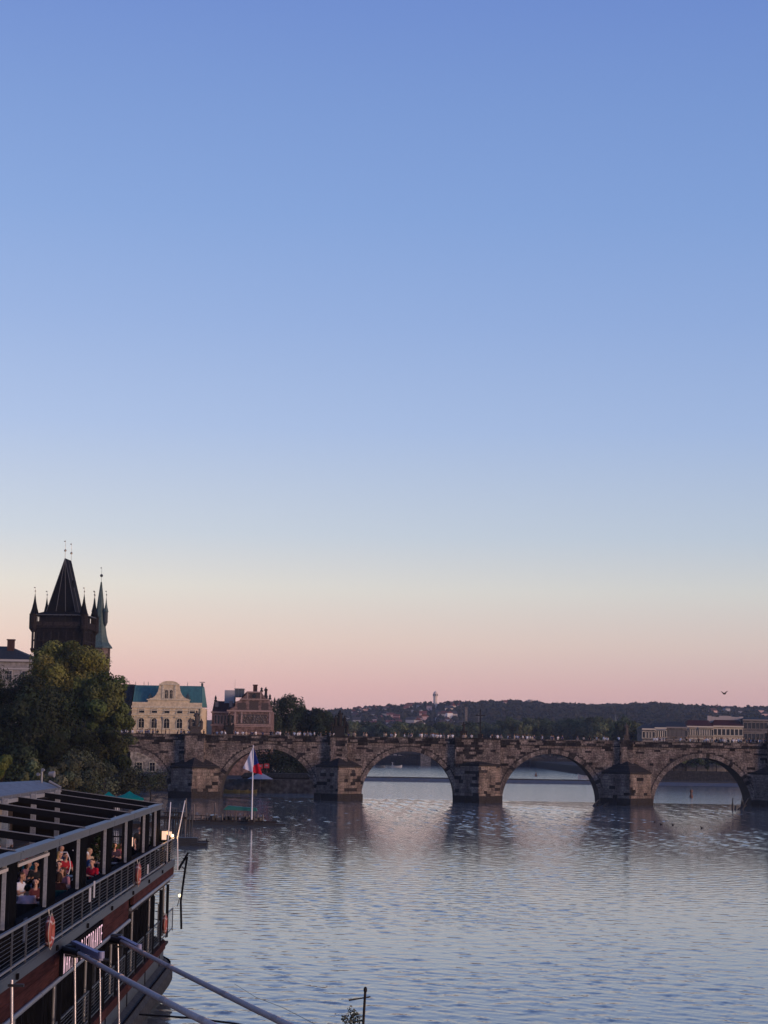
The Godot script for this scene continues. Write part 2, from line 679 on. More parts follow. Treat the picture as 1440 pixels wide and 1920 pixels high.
# ---------------------------------------------------------------- people
var pose := {}       # pose -> skin
var head_skin := {}
var hand_mesh: Dictionary
var person_mesh := {}

func sk(p: Vector3, s: float) -> Vector3:
	return Vector3(p.x * s, p.y, p.z)

# bones with the part each belongs to: t shirt, s skin, l legwear, f shoe, h hair
func body_bones(kind: String) -> Array:
	var b := []
	var hip := 0.92
	var lean := 0.0
	var seat := kind.begins_with("sit")
	if seat:
		hip = 0.52
	if kind == "sit_lean":
		lean = 0.42
	elif kind == "sit":
		lean = 0.08
	elif kind == "stand_lean":
		lean = 0.3
	var o := Vector3(0, hip, 0)
	var r := Basis(Vector3.RIGHT, lean)
	var up := func(x: float, y: float, z: float) -> Vector3: return o + r * Vector3(x, y, z)
	b.append([o + Vector3(-0.08, 0.0, 0), o + Vector3(0.08, 0.0, 0), 0.115, 0.115, "l"])
	b.append([up.call(0, 0.05, 0), up.call(0, 0.28, 0.0), 0.125, 0.135, "t"])
	b.append([up.call(-0.07, 0.36, 0.0), up.call(0.07, 0.36, 0.0), 0.125, 0.125, "t"])
	b.append([up.call(-0.16, 0.47, -0.01), up.call(0.16, 0.47, -0.01), 0.062, 0.062, "t"])
	b.append([up.call(0, 0.5, 0.0), up.call(0, 0.6, 0.02), 0.055, 0.05, "s"])
	for s in [-1.0, 1.0]:
		var sh: Vector3 = up.call(0.19 * s, 0.47, -0.01)
		var el: Vector3
		var wr: Vector3
		match kind:
			"sit": el = up.call(0.25 * s, 0.2, 0.1); wr = o + Vector3(0.12 * s, 0.27, 0.38)
			"sit_lean": el = up.call(0.27 * s, 0.22, 0.16); wr = o + Vector3(0.1 * s, 0.28, 0.46)
			"stand_lean": el = up.call(0.24 * s, 0.2, 0.12); wr = o + Vector3(0.14 * s, 0.2, 0.46)
			"walk": el = up.call(0.24 * s, 0.2, -0.06 * s - 0.02); wr = up.call(0.23 * s, -0.04, 0.1 - 0.16 * s)
			_: el = up.call(0.24 * s, 0.2, -0.02); wr = up.call(0.23 * s, -0.05, 0.07)
		b.append([sh, sh.lerp(el, 0.55), 0.054, 0.05, "t"])
		b.append([sh.lerp(el, 0.5), el, 0.047, 0.04, "s"])
		b.append([el, wr, 0.04, 0.028, "s"])
		var kn: Vector3
		var an: Vector3
		if seat:
			kn = o + Vector3(0.13 * s, 0.0, 0.42)
			an = Vector3(0.13 * s, 0.09, 0.4)
		elif kind == "walk":
			kn = Vector3(0.1 * s, 0.5, 0.12 * s + 0.04)
			an = Vector3(0.09 * s, 0.1, 0.2 * s - 0.06)
		else:
			kn = Vector3(0.11 * s, 0.5, 0.02)
			an = Vector3(0.11 * s, 0.09, -0.02)
		b.append([o + Vector3(0.09 * s, 0, 0.01), kn, 0.088, 0.06, "l"])
		b.append([kn, an, 0.058, 0.04, "l"])
		b.append([an + Vector3(0, -0.045, 0), an + Vector3(0.01 * s, -0.05, 0.15), 0.045, 0.036, "f"])
	return b

func make_people_shapes() -> void:
	for kind in ["sit", "sit_lean", "stand", "walk", "stand_lean"]:
		var b := body_bones(kind)
		pose[kind] = {"fine": skin(b, 0.03, 0.05), "bones": b}
	# a head: skull, face, jaw, nose, ears, chin up +y, face towards +z
	var hb := [[Vector3(0, 0.03, -0.02), Vector3(0, 0.03, 0.0), 0.094, 0.09], [Vector3(0, -0.01, 0.03), Vector3(0, -0.082, 0.042), 0.066, 0.042], [Vector3(0, 0.005, 0.088), Vector3(0, -0.03, 0.108), 0.01, 0.015], [Vector3(-0.088, -0.005, -0.005), Vector3(-0.09, -0.03, -0.002), 0.02, 0.014], [Vector3(0.088, -0.005, -0.005), Vector3(0.09, -0.03, -0.002), 0.02, 0.014], [Vector3(0, -0.07, -0.01), Vector3(0, -0.15, -0.02), 0.05, 0.052], [Vector3(-0.03, 0.035, 0.078), Vector3(0.03, 0.035, 0.078), 0.014, 0.014]]
	head_skin.short = skin(hb, 0.013, 0.025)
	head_skin.bald = head_skin.short
	var lb := hb.duplicate()
	lb.append([Vector3(0, 0.03, -0.06), Vector3(0, -0.13, -0.085), 0.085, 0.06])
	lb.append([Vector3(-0.07, 0.0, -0.04), Vector3(-0.085, -0.15, -0.03), 0.04, 0.03])
	lb.append([Vector3(0.07, 0.0, -0.04), Vector3(0.085, -0.15, -0.03), 0.04, 0.03])
	head_skin.long = skin(lb, 0.013, 0.025)
	# a hand: palm, four fingers of unequal length half curled, a thumb from the side of the palm; wrist at the origin, fingers to -y
	var fb := [[Vector3(-0.02, -0.02, 0), Vector3(-0.026, -0.075, 0), 0.016, 0.014], [Vector3(0.0, -0.01, 0), Vector3(0.0, -0.08, 0), 0.018, 0.014], [Vector3(0.02, -0.02, 0), Vector3(0.026, -0.075, 0), 0.016, 0.014]]
	var len := [0.04, 0.047, 0.044, 0.034]
	for i in 4:
		var x := -0.031 + i * 0.0207
		var k0 := Vector3(x, -0.085, 0)
		var k1 := k0 + Vector3(0, -len[i] * 0.95, 0.012)
		var k2 := k1 + Vector3(0, -len[i] * 0.55, 0.026)
		fb.append([k0, k1, 0.0095, 0.0085])
		fb.append([k1, k2, 0.0085, 0.007])
	fb.append([Vector3(-0.024, -0.028, 0.006), Vector3(-0.052, -0.058, 0.018), 0.013, 0.0105])
	fb.append([Vector3(-0.052, -0.058, 0.018), Vector3(-0.056, -0.088, 0.026), 0.0105, 0.008])
	hand_mesh = skin(fb, 0.006, 0.008)

func make_person_mesh(kind: String, hair_kind: String, shirt: Color, legs: Color, hair: Color, flesh: Color, look := 0.0, nod := 0.0) -> ArrayMesh:
	var key := "%s%s%s%s%s%s%s%s" % [kind, hair_kind, shirt, legs, hair, flesh, look, nod]
	if person_mesh.has(key):
		return person_mesh[key]
	var p = pose[kind]
	var bones: Array = p.bones
	var tones := {"t": shirt, "s": flesh, "l": legs, "f": Color(0.03, 0.03, 0.035), "h": hair}
	var mb := MB.new()
	skin_to(mb, p.fine, func(_v, b): return tones[bones[b][4]])
	# head on the neck
	var top: Vector3 = bones[4][1]
	var hx := Transform3D(Basis.from_euler(Vector3(nod, look, 0)), top + Vector3(0, 0.125, 0.015))
	var paint := func(q: Vector3, _b):
		if hair_kind == "cap" and q.y > 0.05:
			return Color(0.55, 0.55, 0.55)
		if hair_kind != "bald":
			if q.y > 0.085 or (q.y > 0.048 and q.z < 0.06) or (q.z < -0.03 and q.y > -0.075) or (q.z < 0.0 and absf(q.x) < 0.09 and q.y > 0.0):
				return hair
			if hair_kind == "long" and q.z < 0.012 and (absf(q.x) > 0.05 or q.z < -0.05):
				return hair
		if q.z > 0.062 and absf(q.y - 0.012) < 0.011 and absf(absf(q.x) - 0.034) < 0.014:
			return Color(0.03, 0.02, 0.018)
		if q.z > 0.06 and absf(q.y + 0.064) < 0.007 and absf(q.x) < 0.024:
			return flesh * Color(0.75, 0.4, 0.4)
		return flesh
	skin_to(mb, head_skin["short" if hair_kind == "cap" else hair_kind], paint, hx)
	# hands on the wrists
	for w in [7, 13]:
		var dir: Vector3 = (bones[w][1] - bones[w][0]).normalized()
		var y := -dir
		var side := -1.0 if w == 7 else 1.0
		var x := Vector3(-side, 0.3, 0).slide(y).normalized()
		skin_to(mb, hand_mesh, func(_v, _b): return flesh, Transform3D(Basis(x, y, x.cross(y)), bones[w][1] + dir * 0.012))
	person_mesh[key] = mb.mesh()
	return person_mesh[key]

# a coarse figure for the crowd on the bridge, a few pixels tall
func make_crowd_mesh(kind: String, shirt: Color, legs: Color, hair: Color, flesh: Color) -> ArrayMesh:
	var bones := body_bones(kind)
	var top: Vector3 = bones[4][1]
	bones.append([top + Vector3(0, 0.15, -0.02), top + Vector3(0, 0.17, -0.02), 0.1, 0.1, "h"])
	bones.append([top + Vector3(0, 0.11, 0.03), top + Vector3(0, 0.06, 0.035), 0.075, 0.05, "s"])
	if not pose.has("coarse_" + kind):
		pose["coarse_" + kind] = skin(bones, 0.06, 0.05)
	var tones := {"t": shirt, "s": flesh, "l": legs, "f": Color(0.03, 0.03, 0.035), "h": hair}
	var mb := MB.new()
	skin_to(mb, pose["coarse_" + kind], func(_v, b): return tones[bones[b][4]])
	return mb.mesh()

func skin_mat() -> StandardMaterial3D:
	return mat("clothes_and_skin", Color(1, 1, 1), 0.75, "", 1.0, 0.0, 0.0, true)

# ---------------------------------------------------------------- the old stone bridge
# arches: centre x, radius, height of the springing
const ARCHES := [[-50.6, 8.0, 1.0], [-23.05, 9.55, 0.4], [4.85, 9.3, 0.6], [33.3, 9.8, 0.05], [63.4, 9.9, -0.4], [93.4, 9.9, -0.4]]
const DECK := 11.45
const CROWN := 12.6
const BRIDGE_AT := Vector3(0.73, 0, -385)

func stone_mats() -> Array:
	var out := []
	var tones := [Color(0.25, 0.2, 0.175), Color(0.19, 0.155, 0.14), Color(0.215, 0.165, 0.15), Color(0.14, 0.118, 0.11), Color(0.08, 0.07, 0.068), Color(0.3, 0.25, 0.22), Color(0.17, 0.125, 0.115), Color(0.045, 0.04, 0.04)]
	for i in tones.size():
		out.append(mat("bridge_stone_%s" % ["tan", "brown", "rose", "grey", "sooty", "pale", "russet", "black"][i], tones[i].lerp(Color(1, 1, 1) * tones[i].get_luminance(), 0.06).lerp(Color(0.185, 0.147, 0.118), 0.0 if i in [4, 7] else 0.4) * (1.95 if i not in [4, 7] else 0.95), 0.93, "mottle", 0.33, 0.5))
	# rain stains and soot runs, taller than wide
	for m in out:
		m.detail_enabled = true
		m.detail_blend_mode = BaseMaterial3D.BLEND_MODE_MUL
		m.detail_albedo = tex.stain
		m.detail_uv_layer = BaseMaterial3D.DETAIL_UV_2
		m.uv2_triplanar = true
		m.uv2_world_triplanar = true
		m.uv2_scale = Vector3(0.075, 0.028, 0.075)
	return out

func stone_tone(r: RandomNumberGenerator, dark: float) -> int:
	var q := r.randf()
	if q < dark:
		return 4 if r.randf() < 0.6 else 7
	q = r.randf()
	return 0 if q < 0.22 else 1 if q < 0.45 else 2 if q < 0.66 else 3 if q < 0.8 else 5 if q < 0.9 else 6

func build_bridge() -> void:
	var r := RandomNumberGenerator.new()
	r.seed = 12
	var sm := stone_mats()
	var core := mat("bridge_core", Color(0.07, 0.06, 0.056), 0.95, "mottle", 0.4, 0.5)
	var br := thing("stone_bridge", "long medieval stone bridge of round arches on pointed piers, crowded with people", "bridge", BRIDGE_AT)
	var x_left := -62.0
	var x_right := 108.0
	# solid body with the vaults cut out of it, one piece per bay
	var cuts := [x_left, -37.2, -8.9, 18.7, 48.3, 78.4, x_right]
	for k in 6:
		var cx: float = ARCHES[k][0]
		var rad: float = ARCHES[k][1]
		var ys: float = ARCHES[k][2]
		var mb := MB.new()
		var xs := [cuts[k], cx - rad]
		for i in range(1, 33):
			xs.append(cx - rad * cos(PI * i / 32.0))
		xs.append(cuts[k + 1])
		for i in xs.size() - 1:
			var x0: float = xs[i]
			var x1: float = xs[i + 1]
			var b0 := -3.0
			var b1 := -3.0
			if i > 0 and i < xs.size() - 2:
				b0 = ys + sqrt(maxf(0, rad * rad - (x0 - cx) * (x0 - cx)))
				b1 = ys + sqrt(maxf(0, rad * rad - (x1 - cx) * (x1 - cx)))
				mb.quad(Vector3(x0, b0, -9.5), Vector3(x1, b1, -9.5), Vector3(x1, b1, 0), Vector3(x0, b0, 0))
			mb.quad(Vector3(x0, DECK, 0), Vector3(x1, DECK, 0), Vector3(x1, b1, 0), Vector3(x0, b0, 0))
			mb.quad(Vector3(x1, DECK, -9.5), Vector3(x0, DECK, -9.5), Vector3(x0, b0, -9.5), Vector3(x1, b1, -9.5))
		for s in [1, xs.size() - 2]:
			var x: float = xs[s]
			var t := Vector3(x, ys, 0)
			if s == 1:
				mb.quad(t, t + Vector3(0, 0, -9.5), Vector3(x, -3, -9.5), Vector3(x, -3, 0))
			else:
				mb.quad(t + Vector3(0, 0, -9.5), t, Vector3(x, -3, 0), Vector3(x, -3, -9.5))
		mb.quad(Vector3(cuts[k], DECK, -9.5), Vector3(cuts[k + 1], DECK, -9.5), Vector3(cuts[k + 1], DECK, 0), Vector3(cuts[k], DECK, 0))
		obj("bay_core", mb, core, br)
		# ring of voussoirs
		var ring := MB.new()
		for i in 24:
			var a0 := -PI / 2 + PI * i / 24.0
			var a1 := a0 + PI / 24.0
			var q := []
			for a in [a0, a1]:
				for e in [rad - 0.03, rad + 0.86]:
					q.append(Vector3(cx + e * sin(a), ys + e * cos(a), 0))
			ring.quad(q[1] + Vector3(0, 0, 0.05), q[3] + Vector3(0, 0, 0.05), q[2] + Vector3(0, 0, 0.05), q[0] + Vector3(0, 0, 0.05))
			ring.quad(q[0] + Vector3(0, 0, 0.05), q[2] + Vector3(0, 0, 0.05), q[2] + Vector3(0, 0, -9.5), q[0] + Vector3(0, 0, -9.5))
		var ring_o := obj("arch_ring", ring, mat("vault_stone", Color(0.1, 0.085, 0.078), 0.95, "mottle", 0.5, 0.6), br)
		var count := 46
		var shapes := []
		for q in 4:
			var w := MB.new()
			var da := PI / count * 0.5 * 0.96
			var out_r: float = rad + [0.8, 0.84, 0.78, 0.82][q]
			var f: float = 0.1 + 0.025 * q
			var p := []
			for sgn in [-1.0, 1.0]:
				for e in [rad - 0.06, out_r]:
					p.append(Vector3(e * sin(da * sgn), e * cos(da), 0))
			var zf := Vector3(0, 0, f)
			var zb := Vector3(0, 0, -0.35)
			w.quad(p[1] + zf, p[3] + zf, p[2] + zf, p[0] + zf)
			w.quad(p[1] + zb, p[3] + zb, p[3] + zf, p[1] + zf)
			w.quad(p[0] + zf, p[2] + zf, p[2] + zb, p[0] + zb)
			w.quad(p[3] + zf, p[3] + zb, p[2] + zb, p[2] + zf)
			w.quad(p[1] + zb, p[1] + zf, p[0] + zf, p[0] + zb)
			shapes.append(w.mesh())
		for i in count:
			var a := -PI / 2 + PI * (i + 0.5) / count
			var vo := obj("voussoir", shapes[r.randi() % 4], sm[[0, 1, 2, 5, 0, 3, 3, 4][r.randi() % 8]], ring_o)
			vo.position = Vector3(cx, ys, 0)
			vo.rotation.z = -a
	# coursed wall stones between the arches: too many to count, joined by tone
	var joined := []
	for i in sm.size():
		joined.append(MB.new())
	var y := 0.4
	while y < DECK - 0.2:
		var ch := r.randf_range(0.36, 0.52)
		if y + ch > DECK:
			ch = DECK - y
		var x := x_left + r.randf() * 0.5
		while x < x_right:
			var w := r.randf_range(0.6, 1.75)
			var lo := x
			var hi := x + w - 0.035
			x += w
			for a in ARCHES:
				var dy: float = y - a[2]
				var e: float = a[1] + 0.92
				if absf(dy) < e:
					var hw := sqrt(e * e - dy * dy)
					if lo > a[0] - hw and lo < a[0] + hw:
						lo = a[0] + hw
					if hi > a[0] - hw and hi < a[0] + hw:
						hi = a[0] - hw
					if lo < a[0] - hw and hi > a[0] + hw:
						hi = a[0] - hw
			if hi - lo < 0.12:
				continue
			var dark := 0.07 + 0.3 * smoothstep(10.3, 11.4, y + r.randf_range(-0.4, 0.4)) + 0.25 * smoothstep(2.0, 0.5, y)
			joined[stone_tone(r, dark)].span(Vector3(lo, y + 0.015, -0.2), Vector3(hi, y + ch - 0.015, r.randf_range(0.012, 0.075)))
		y += ch
	for i in joined.size():
		if joined[i].v.size():
			tag(obj("wall_stones", joined[i], sm[i], br), "", "", "", "stuff")
	var pave := MB.new()
	pave.span(Vector3(x_left, DECK - 0.05, -9.0), Vector3(x_right, DECK + 0.3, -0.5))
	obj("pavement", pave, mat("bridge_paving", Color(0.12, 0.105, 0.1), 0.9, "mottle", 0.3), br)
	# parapets: string course, low wall of long stones, coping stones
	for side in [0, 1]:
		var z0 := 0.0 if side == 0 else -9.5
		var sg := 1.0 if side == 0 else -1.0
		var st := MB.new()
		st.span(Vector3(x_left, DECK - 0.12, z0 - 0.3 * sg), Vector3(x_right, DECK + 0.1, z0 + 0.2 * sg))
		obj("string_course", st, sm[4], br)
		var groups := []
		for i in sm.size():
			groups.append(MB.new())
		for row in 2:
			var x := x_left
			while x < x_right:
				var w := r.randf_range(0.8, 2.0)
				groups[stone_tone(r, 0.62)].span(Vector3(x, DECK + 0.1 + row * 0.42, z0 - 0.42 * sg), Vector3(x + w - 0.02, DECK + 0.51 + row * 0.42, z0 + (0.02 + r.randf() * 0.04) * sg))
				x += w
		for i in groups.size():
			if groups[i].v.size():
				tag(obj("parapet_stones", groups[i], sm[i], br), "", "", "", "stuff")
		var cop := [MB.new(), MB.new()]
		var x := x_left
		while x < x_right:
			var w := r.randf_range(1.6, 2.2)
			cop[r.randi() % 2].span(Vector3(x, DECK + 0.95, z0 - 0.5 * sg), Vector3(x + w - 0.02, CROWN - 0.03 + r.randf() * 0.03, z0 + 0.1 * sg))
			x += w
		for i in 2:
			tag(obj("coping_stones", cop[i], sm[[4, 3][i]], br), "", "", "", "stuff")
	# piers: centre, half width, nose length, eave, apex, buttress half width, buttress projection
	var piers := [[-37.5, 4.75, 5.2, 6.1, 8.7, 1.8, 1.7], [-8.9, 4.4, 5.0, 6.7, 8.9, 1.6, 1.4], [18.7, 4.5, 5.0, 7.4, 8.3, 4.35, 1.15], [48.3, 4.8, 5.2, 6.3, 9.0, 1.15, 0.9], [78.4, 4.9, 5.2, 6.6, 9.0, 1.9, 1.4]]
	var unit := BoxMesh.new()
	unit.size = Vector3.ONE
	for pi in piers.size():
		var p = piers[pi]
		var cx: float = p[0]
		var hw: float = p[1]
		var nose: float = p[2]
		var pier := MB.new()
		for zs in [1.0, -1.0]:
			var z0 := 0.0 if zs > 0 else -9.5
			pier.prism(PackedVector2Array([Vector2(cx - hw, z0 - 0.4 * zs), Vector2(cx - hw, z0), Vector2(cx, z0 + nose * zs), Vector2(cx + hw, z0), Vector2(cx + hw, z0 - 0.4 * zs)]), -p[3], 3.0, Transform3D(Basis(Vector3.RIGHT, PI / 2), Vector3.ZERO))
		var po := obj("pier", pier, core, br)
		# stepped footing of big blocks
		for s in [-1.0, 1.0]:
			var a := Vector3(cx + (hw + 0.45) * s, 0, 0.2)
			var b := Vector3(cx, 0, nose + 0.75)
			var dir := (b - a).normalized()
			var nrm := Vector3(dir.z, 0, -dir.x) * (1.0 if s < 0 else -1.0)
			nrm = nrm if nrm.x * s > 0 else -nrm
			var ft := MB.new()
			var L := (b - a).length()
			var e := 0.0
			while e < L - 0.05:
				var w := minf(r.randf_range(1.3, 2.4), L - e)
				ft.box(a + dir * (e + w * 0.5) - nrm * 0.45 + Vector3(0, 0.15 + r.randf() * 0.1, 0), Vector3(w - 0.03, 2.2, 0.9 + r.randf() * 0.08), Basis(dir, Vector3.UP, dir.cross(Vector3.UP)))
				e += w
			obj("footing", ft, mat("wet_footing", Color(0.052, 0.045, 0.043), 0.75, "mottle", 0.5, 0.6), po)
		var top := MB.new()
		top.prism(PackedVector2Array([Vector2(cx - hw - 0.4, -0.3), Vector2(cx, nose + 0.6), Vector2(cx + hw + 0.4, -0.3)]), -1.32, -1.05, Transform3D(Basis(Vector3.RIGHT, PI / 2), Vector3.ZERO))
		obj("footing_ledge", top, mat("wet_footing"), po)
		# dressed stones on the two faces of the pointed nose
		for s in [-1.0, 1.0]:
			var a := Vector3(cx + hw * s, 0, 0)
			var b := Vector3(cx, 0, nose)
			var L := (b - a).length()
			var dir := (b - a) / L
			var nrm := Vector3(dir.z, 0, -dir.x)
			nrm = nrm if nrm.x * s > 0 else -nrm
			var bs := Basis(dir, Vector3.UP, dir.cross(Vector3.UP))
			var yy := 1.25
			var rest := []
			while yy < p[3] - 0.1:
				var ch := minf(r.randf_range(0.5, 0.68), p[3] - yy)
				var e := -0.02
				while e < L:
					var w := minf(r.randf_range(0.9, 1.9), L + 0.02 - e)
					if w < 0.3:
						break
					var tone := stone_tone(r, 0.16)
					var pr := r.randf_range(0.03, 0.1)
					var pos := a + dir * (e + w * 0.5) + nrm * (pr - 0.2) + Vector3(0, yy + ch * 0.5, 0)
					var size := Vector3(w - 0.035, ch - 0.03, 0.4)
					if pi < 4:
						var so := obj("stone", unit, sm[tone], po)
						so.transform = Transform3D(bs * Basis.from_scale(size), pos)
					else:
						rest.append([pos, size, tone])
					e += w
				yy += ch
			if rest.size():
				var gm := MB.new()
				for q in rest:
					gm.box(q[0], q[1], bs)
				tag(obj("nose_stones", gm, sm[1], po), "", "", "", "stuff")
		# sloping cap of slabs
		var cap := MB.new()
		var tip := Vector3(cx, p[3] + 0.05, nose + 0.25)
		var apex := Vector3(cx, p[4], 0.05)
		for s in [-1.0, 1.0]:
			var e0 := Vector3(cx + (hw + 0.2) * s, p[3] + 0.05, 0.05)
			for k in 6:
				var t0 := k / 6.0
				var t1 := (k + 1) / 6.0
				var q0 := e0.lerp(apex, t0)
				var q1 := tip.lerp(apex, t0)
				var q2 := tip.lerp(apex, t1)
				var q3 := e0.lerp(apex, t1)
				var lift := Vector3(0, 0.05 + 0.03 * (k % 2), 0)
				if s < 0:
					cap.quad(q0 + lift, q3 + lift, q2 + lift, q1 + lift)
				else:
					cap.quad(q1 + lift, q2 + lift, q3 + lift, q0 + lift)
			cap.quad(e0 + Vector3(0, 0.08, 0), tip + Vector3(0, 0.08, 0), tip - Vector3(0, 0.3, 0), e0 - Vector3(0, 0.3, 0))
		obj("sloping_cap", cap, mat("cap_slabs", Color(0.05, 0.045, 0.045), 0.9, "mottle", 0.6, 0.6), po)
		# buttress up to the parapet
		var bt := MB.new()
		bt.span(Vector3(cx - p[5], p[3] - 0.5, -0.3), Vector3(cx + p[5], CROWN - 0.1, p[6]))
		var bo := obj("buttress", bt, core, br)
		var tones := []
		for i in sm.size():
			tones.append(MB.new())
		var yb: float = p[3] + 0.2
		while yb < CROWN - 0.35:
			var ch := r.randf_range(0.42, 0.62)
			ch = minf(ch, CROWN - 0.2 - yb)
			var e: float = -p[5]
			while e < p[5] - 0.01:
				var w := minf(r.randf_range(0.7, 1.5), p[5] - e)
				if p[5] - e - w < 0.35:
					w = p[5] - e
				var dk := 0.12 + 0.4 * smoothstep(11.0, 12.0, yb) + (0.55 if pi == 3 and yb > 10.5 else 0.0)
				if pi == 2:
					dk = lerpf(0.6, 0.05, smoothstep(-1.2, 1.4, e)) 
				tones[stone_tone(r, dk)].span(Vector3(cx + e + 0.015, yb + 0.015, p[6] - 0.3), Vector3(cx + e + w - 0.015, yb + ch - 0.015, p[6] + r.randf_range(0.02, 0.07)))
				e += w
			for s in [-1.0, 1.0]:
				tones[stone_tone(r, dk0(yb))].span(Vector3(cx + p[5] * s - 0.2, yb + 0.015, 0.1), Vector3(cx + p[5] * s + 0.2 * s * 0.25 + 0.05, yb + ch - 0.015, p[6] - 0.02))
			yb += ch
		for i in tones.size():
			if tones[i].v.size():
				tag(obj("buttress_stones", tones[i], sm[i], bo), "", "", "", "stuff")
		var led := MB.new()
		led.span(Vector3(cx - p[5] - 0.15, CROWN - 0.2, -0.6), Vector3(cx + p[5] + 0.15, CROWN + 0.1, p[6] + 0.18))
		obj("buttress_ledge", led, sm[4], bo)
	build_statues(sm)
	build_crowd()

func dk0(y: float) -> float:
	return 0.15 + 0.4 * smoothstep(11.0, 12.0, y)

func robe(mb: MB, o: Vector3, h: float, turn: float, r: RandomNumberGenerator, arm := 0.0) -> void:
	# a robed stone figure: draped body, shoulders, head, arms, as one mesh
	var u := h / 1.8
	var b := Basis(Vector3.UP, turn)
	var q := func(x: float, y: float, z: float) -> Vector3: return o + b * Vector3(x, y, z) * u
	var bones := [[q.call(0, 0.1, 0), q.call(0.03, 0.9, 0.02), 0.27 * u, 0.17 * u], [q.call(-0.1, 0.15, 0.05), q.call(-0.06, 0.9, 0.04), 0.17 * u, 0.13 * u], [q.call(0, 0.9, 0), q.call(0, 1.3, 0.0), 0.18 * u, 0.19 * u], [q.call(-0.16, 1.38, 0), q.call(0.16, 1.38, 0), 0.09 * u, 0.09 * u], [q.call(0, 1.4, 0.0), q.call(0.0, 1.68, 0.03), 0.07 * u, 0.11 * u]]
	for s in [-1.0, 1.0]:
		var up := arm if s > 0 else 0.0
		var el: Vector3 = q.call(0.33 * s, 1.1 + up * 0.35, 0.08)
		bones.append([q.call(0.2 * s, 1.36, 0), el, 0.075 * u, 0.065 * u])
		bones.append([el, q.call((0.12 + up * 0.4) * s, 1.12 + up * 0.7, 0.26), 0.065 * u, 0.05 * u])
	bones.append([q.call(0.2, 0.2, -0.06), q.call(0.26, 1.2, -0.1), 0.1 * u, 0.06 * u])
	var s := skin(bones, 0.09 * u, 0.08 * u)
	skin_to(mb, s, func(_v, _b): return Color(1, 1, 1))

func statue(label: String, x: float, z: float, ped: Vector3, figures: Array, m: Material, pm: Material) -> Node3D:
	var t := thing("stone_statue", label, "statue", BRIDGE_AT + Vector3(x, CROWN + 0.1, z), 0.0, "statues along the bridge parapets")
	var r := RandomNumberGenerator.new()
	r.seed = int(absf(x) * 10)
	var mb := MB.new()
	mb.box(Vector3(0, 0.12, 0), Vector3(ped.x + 0.3, 0.24, ped.z + 0.3))
	mb.box(Vector3(0, ped.y * 0.5 + 0.1, 0), Vector3(ped.x, ped.y, ped.z))
	mb.box(Vector3(0, ped.y + 0.15, 0), Vector3(ped.x + 0.24, 0.16, ped.z + 0.24))
	obj("pedestal", mb, pm, t)
	for f in figures:
		var fm := MB.new()
		robe(fm, Vector3(f[0], f[1], f[2]), f[3], f[4], r, f[5])
		obj("figure", fm, m, t)
	return t

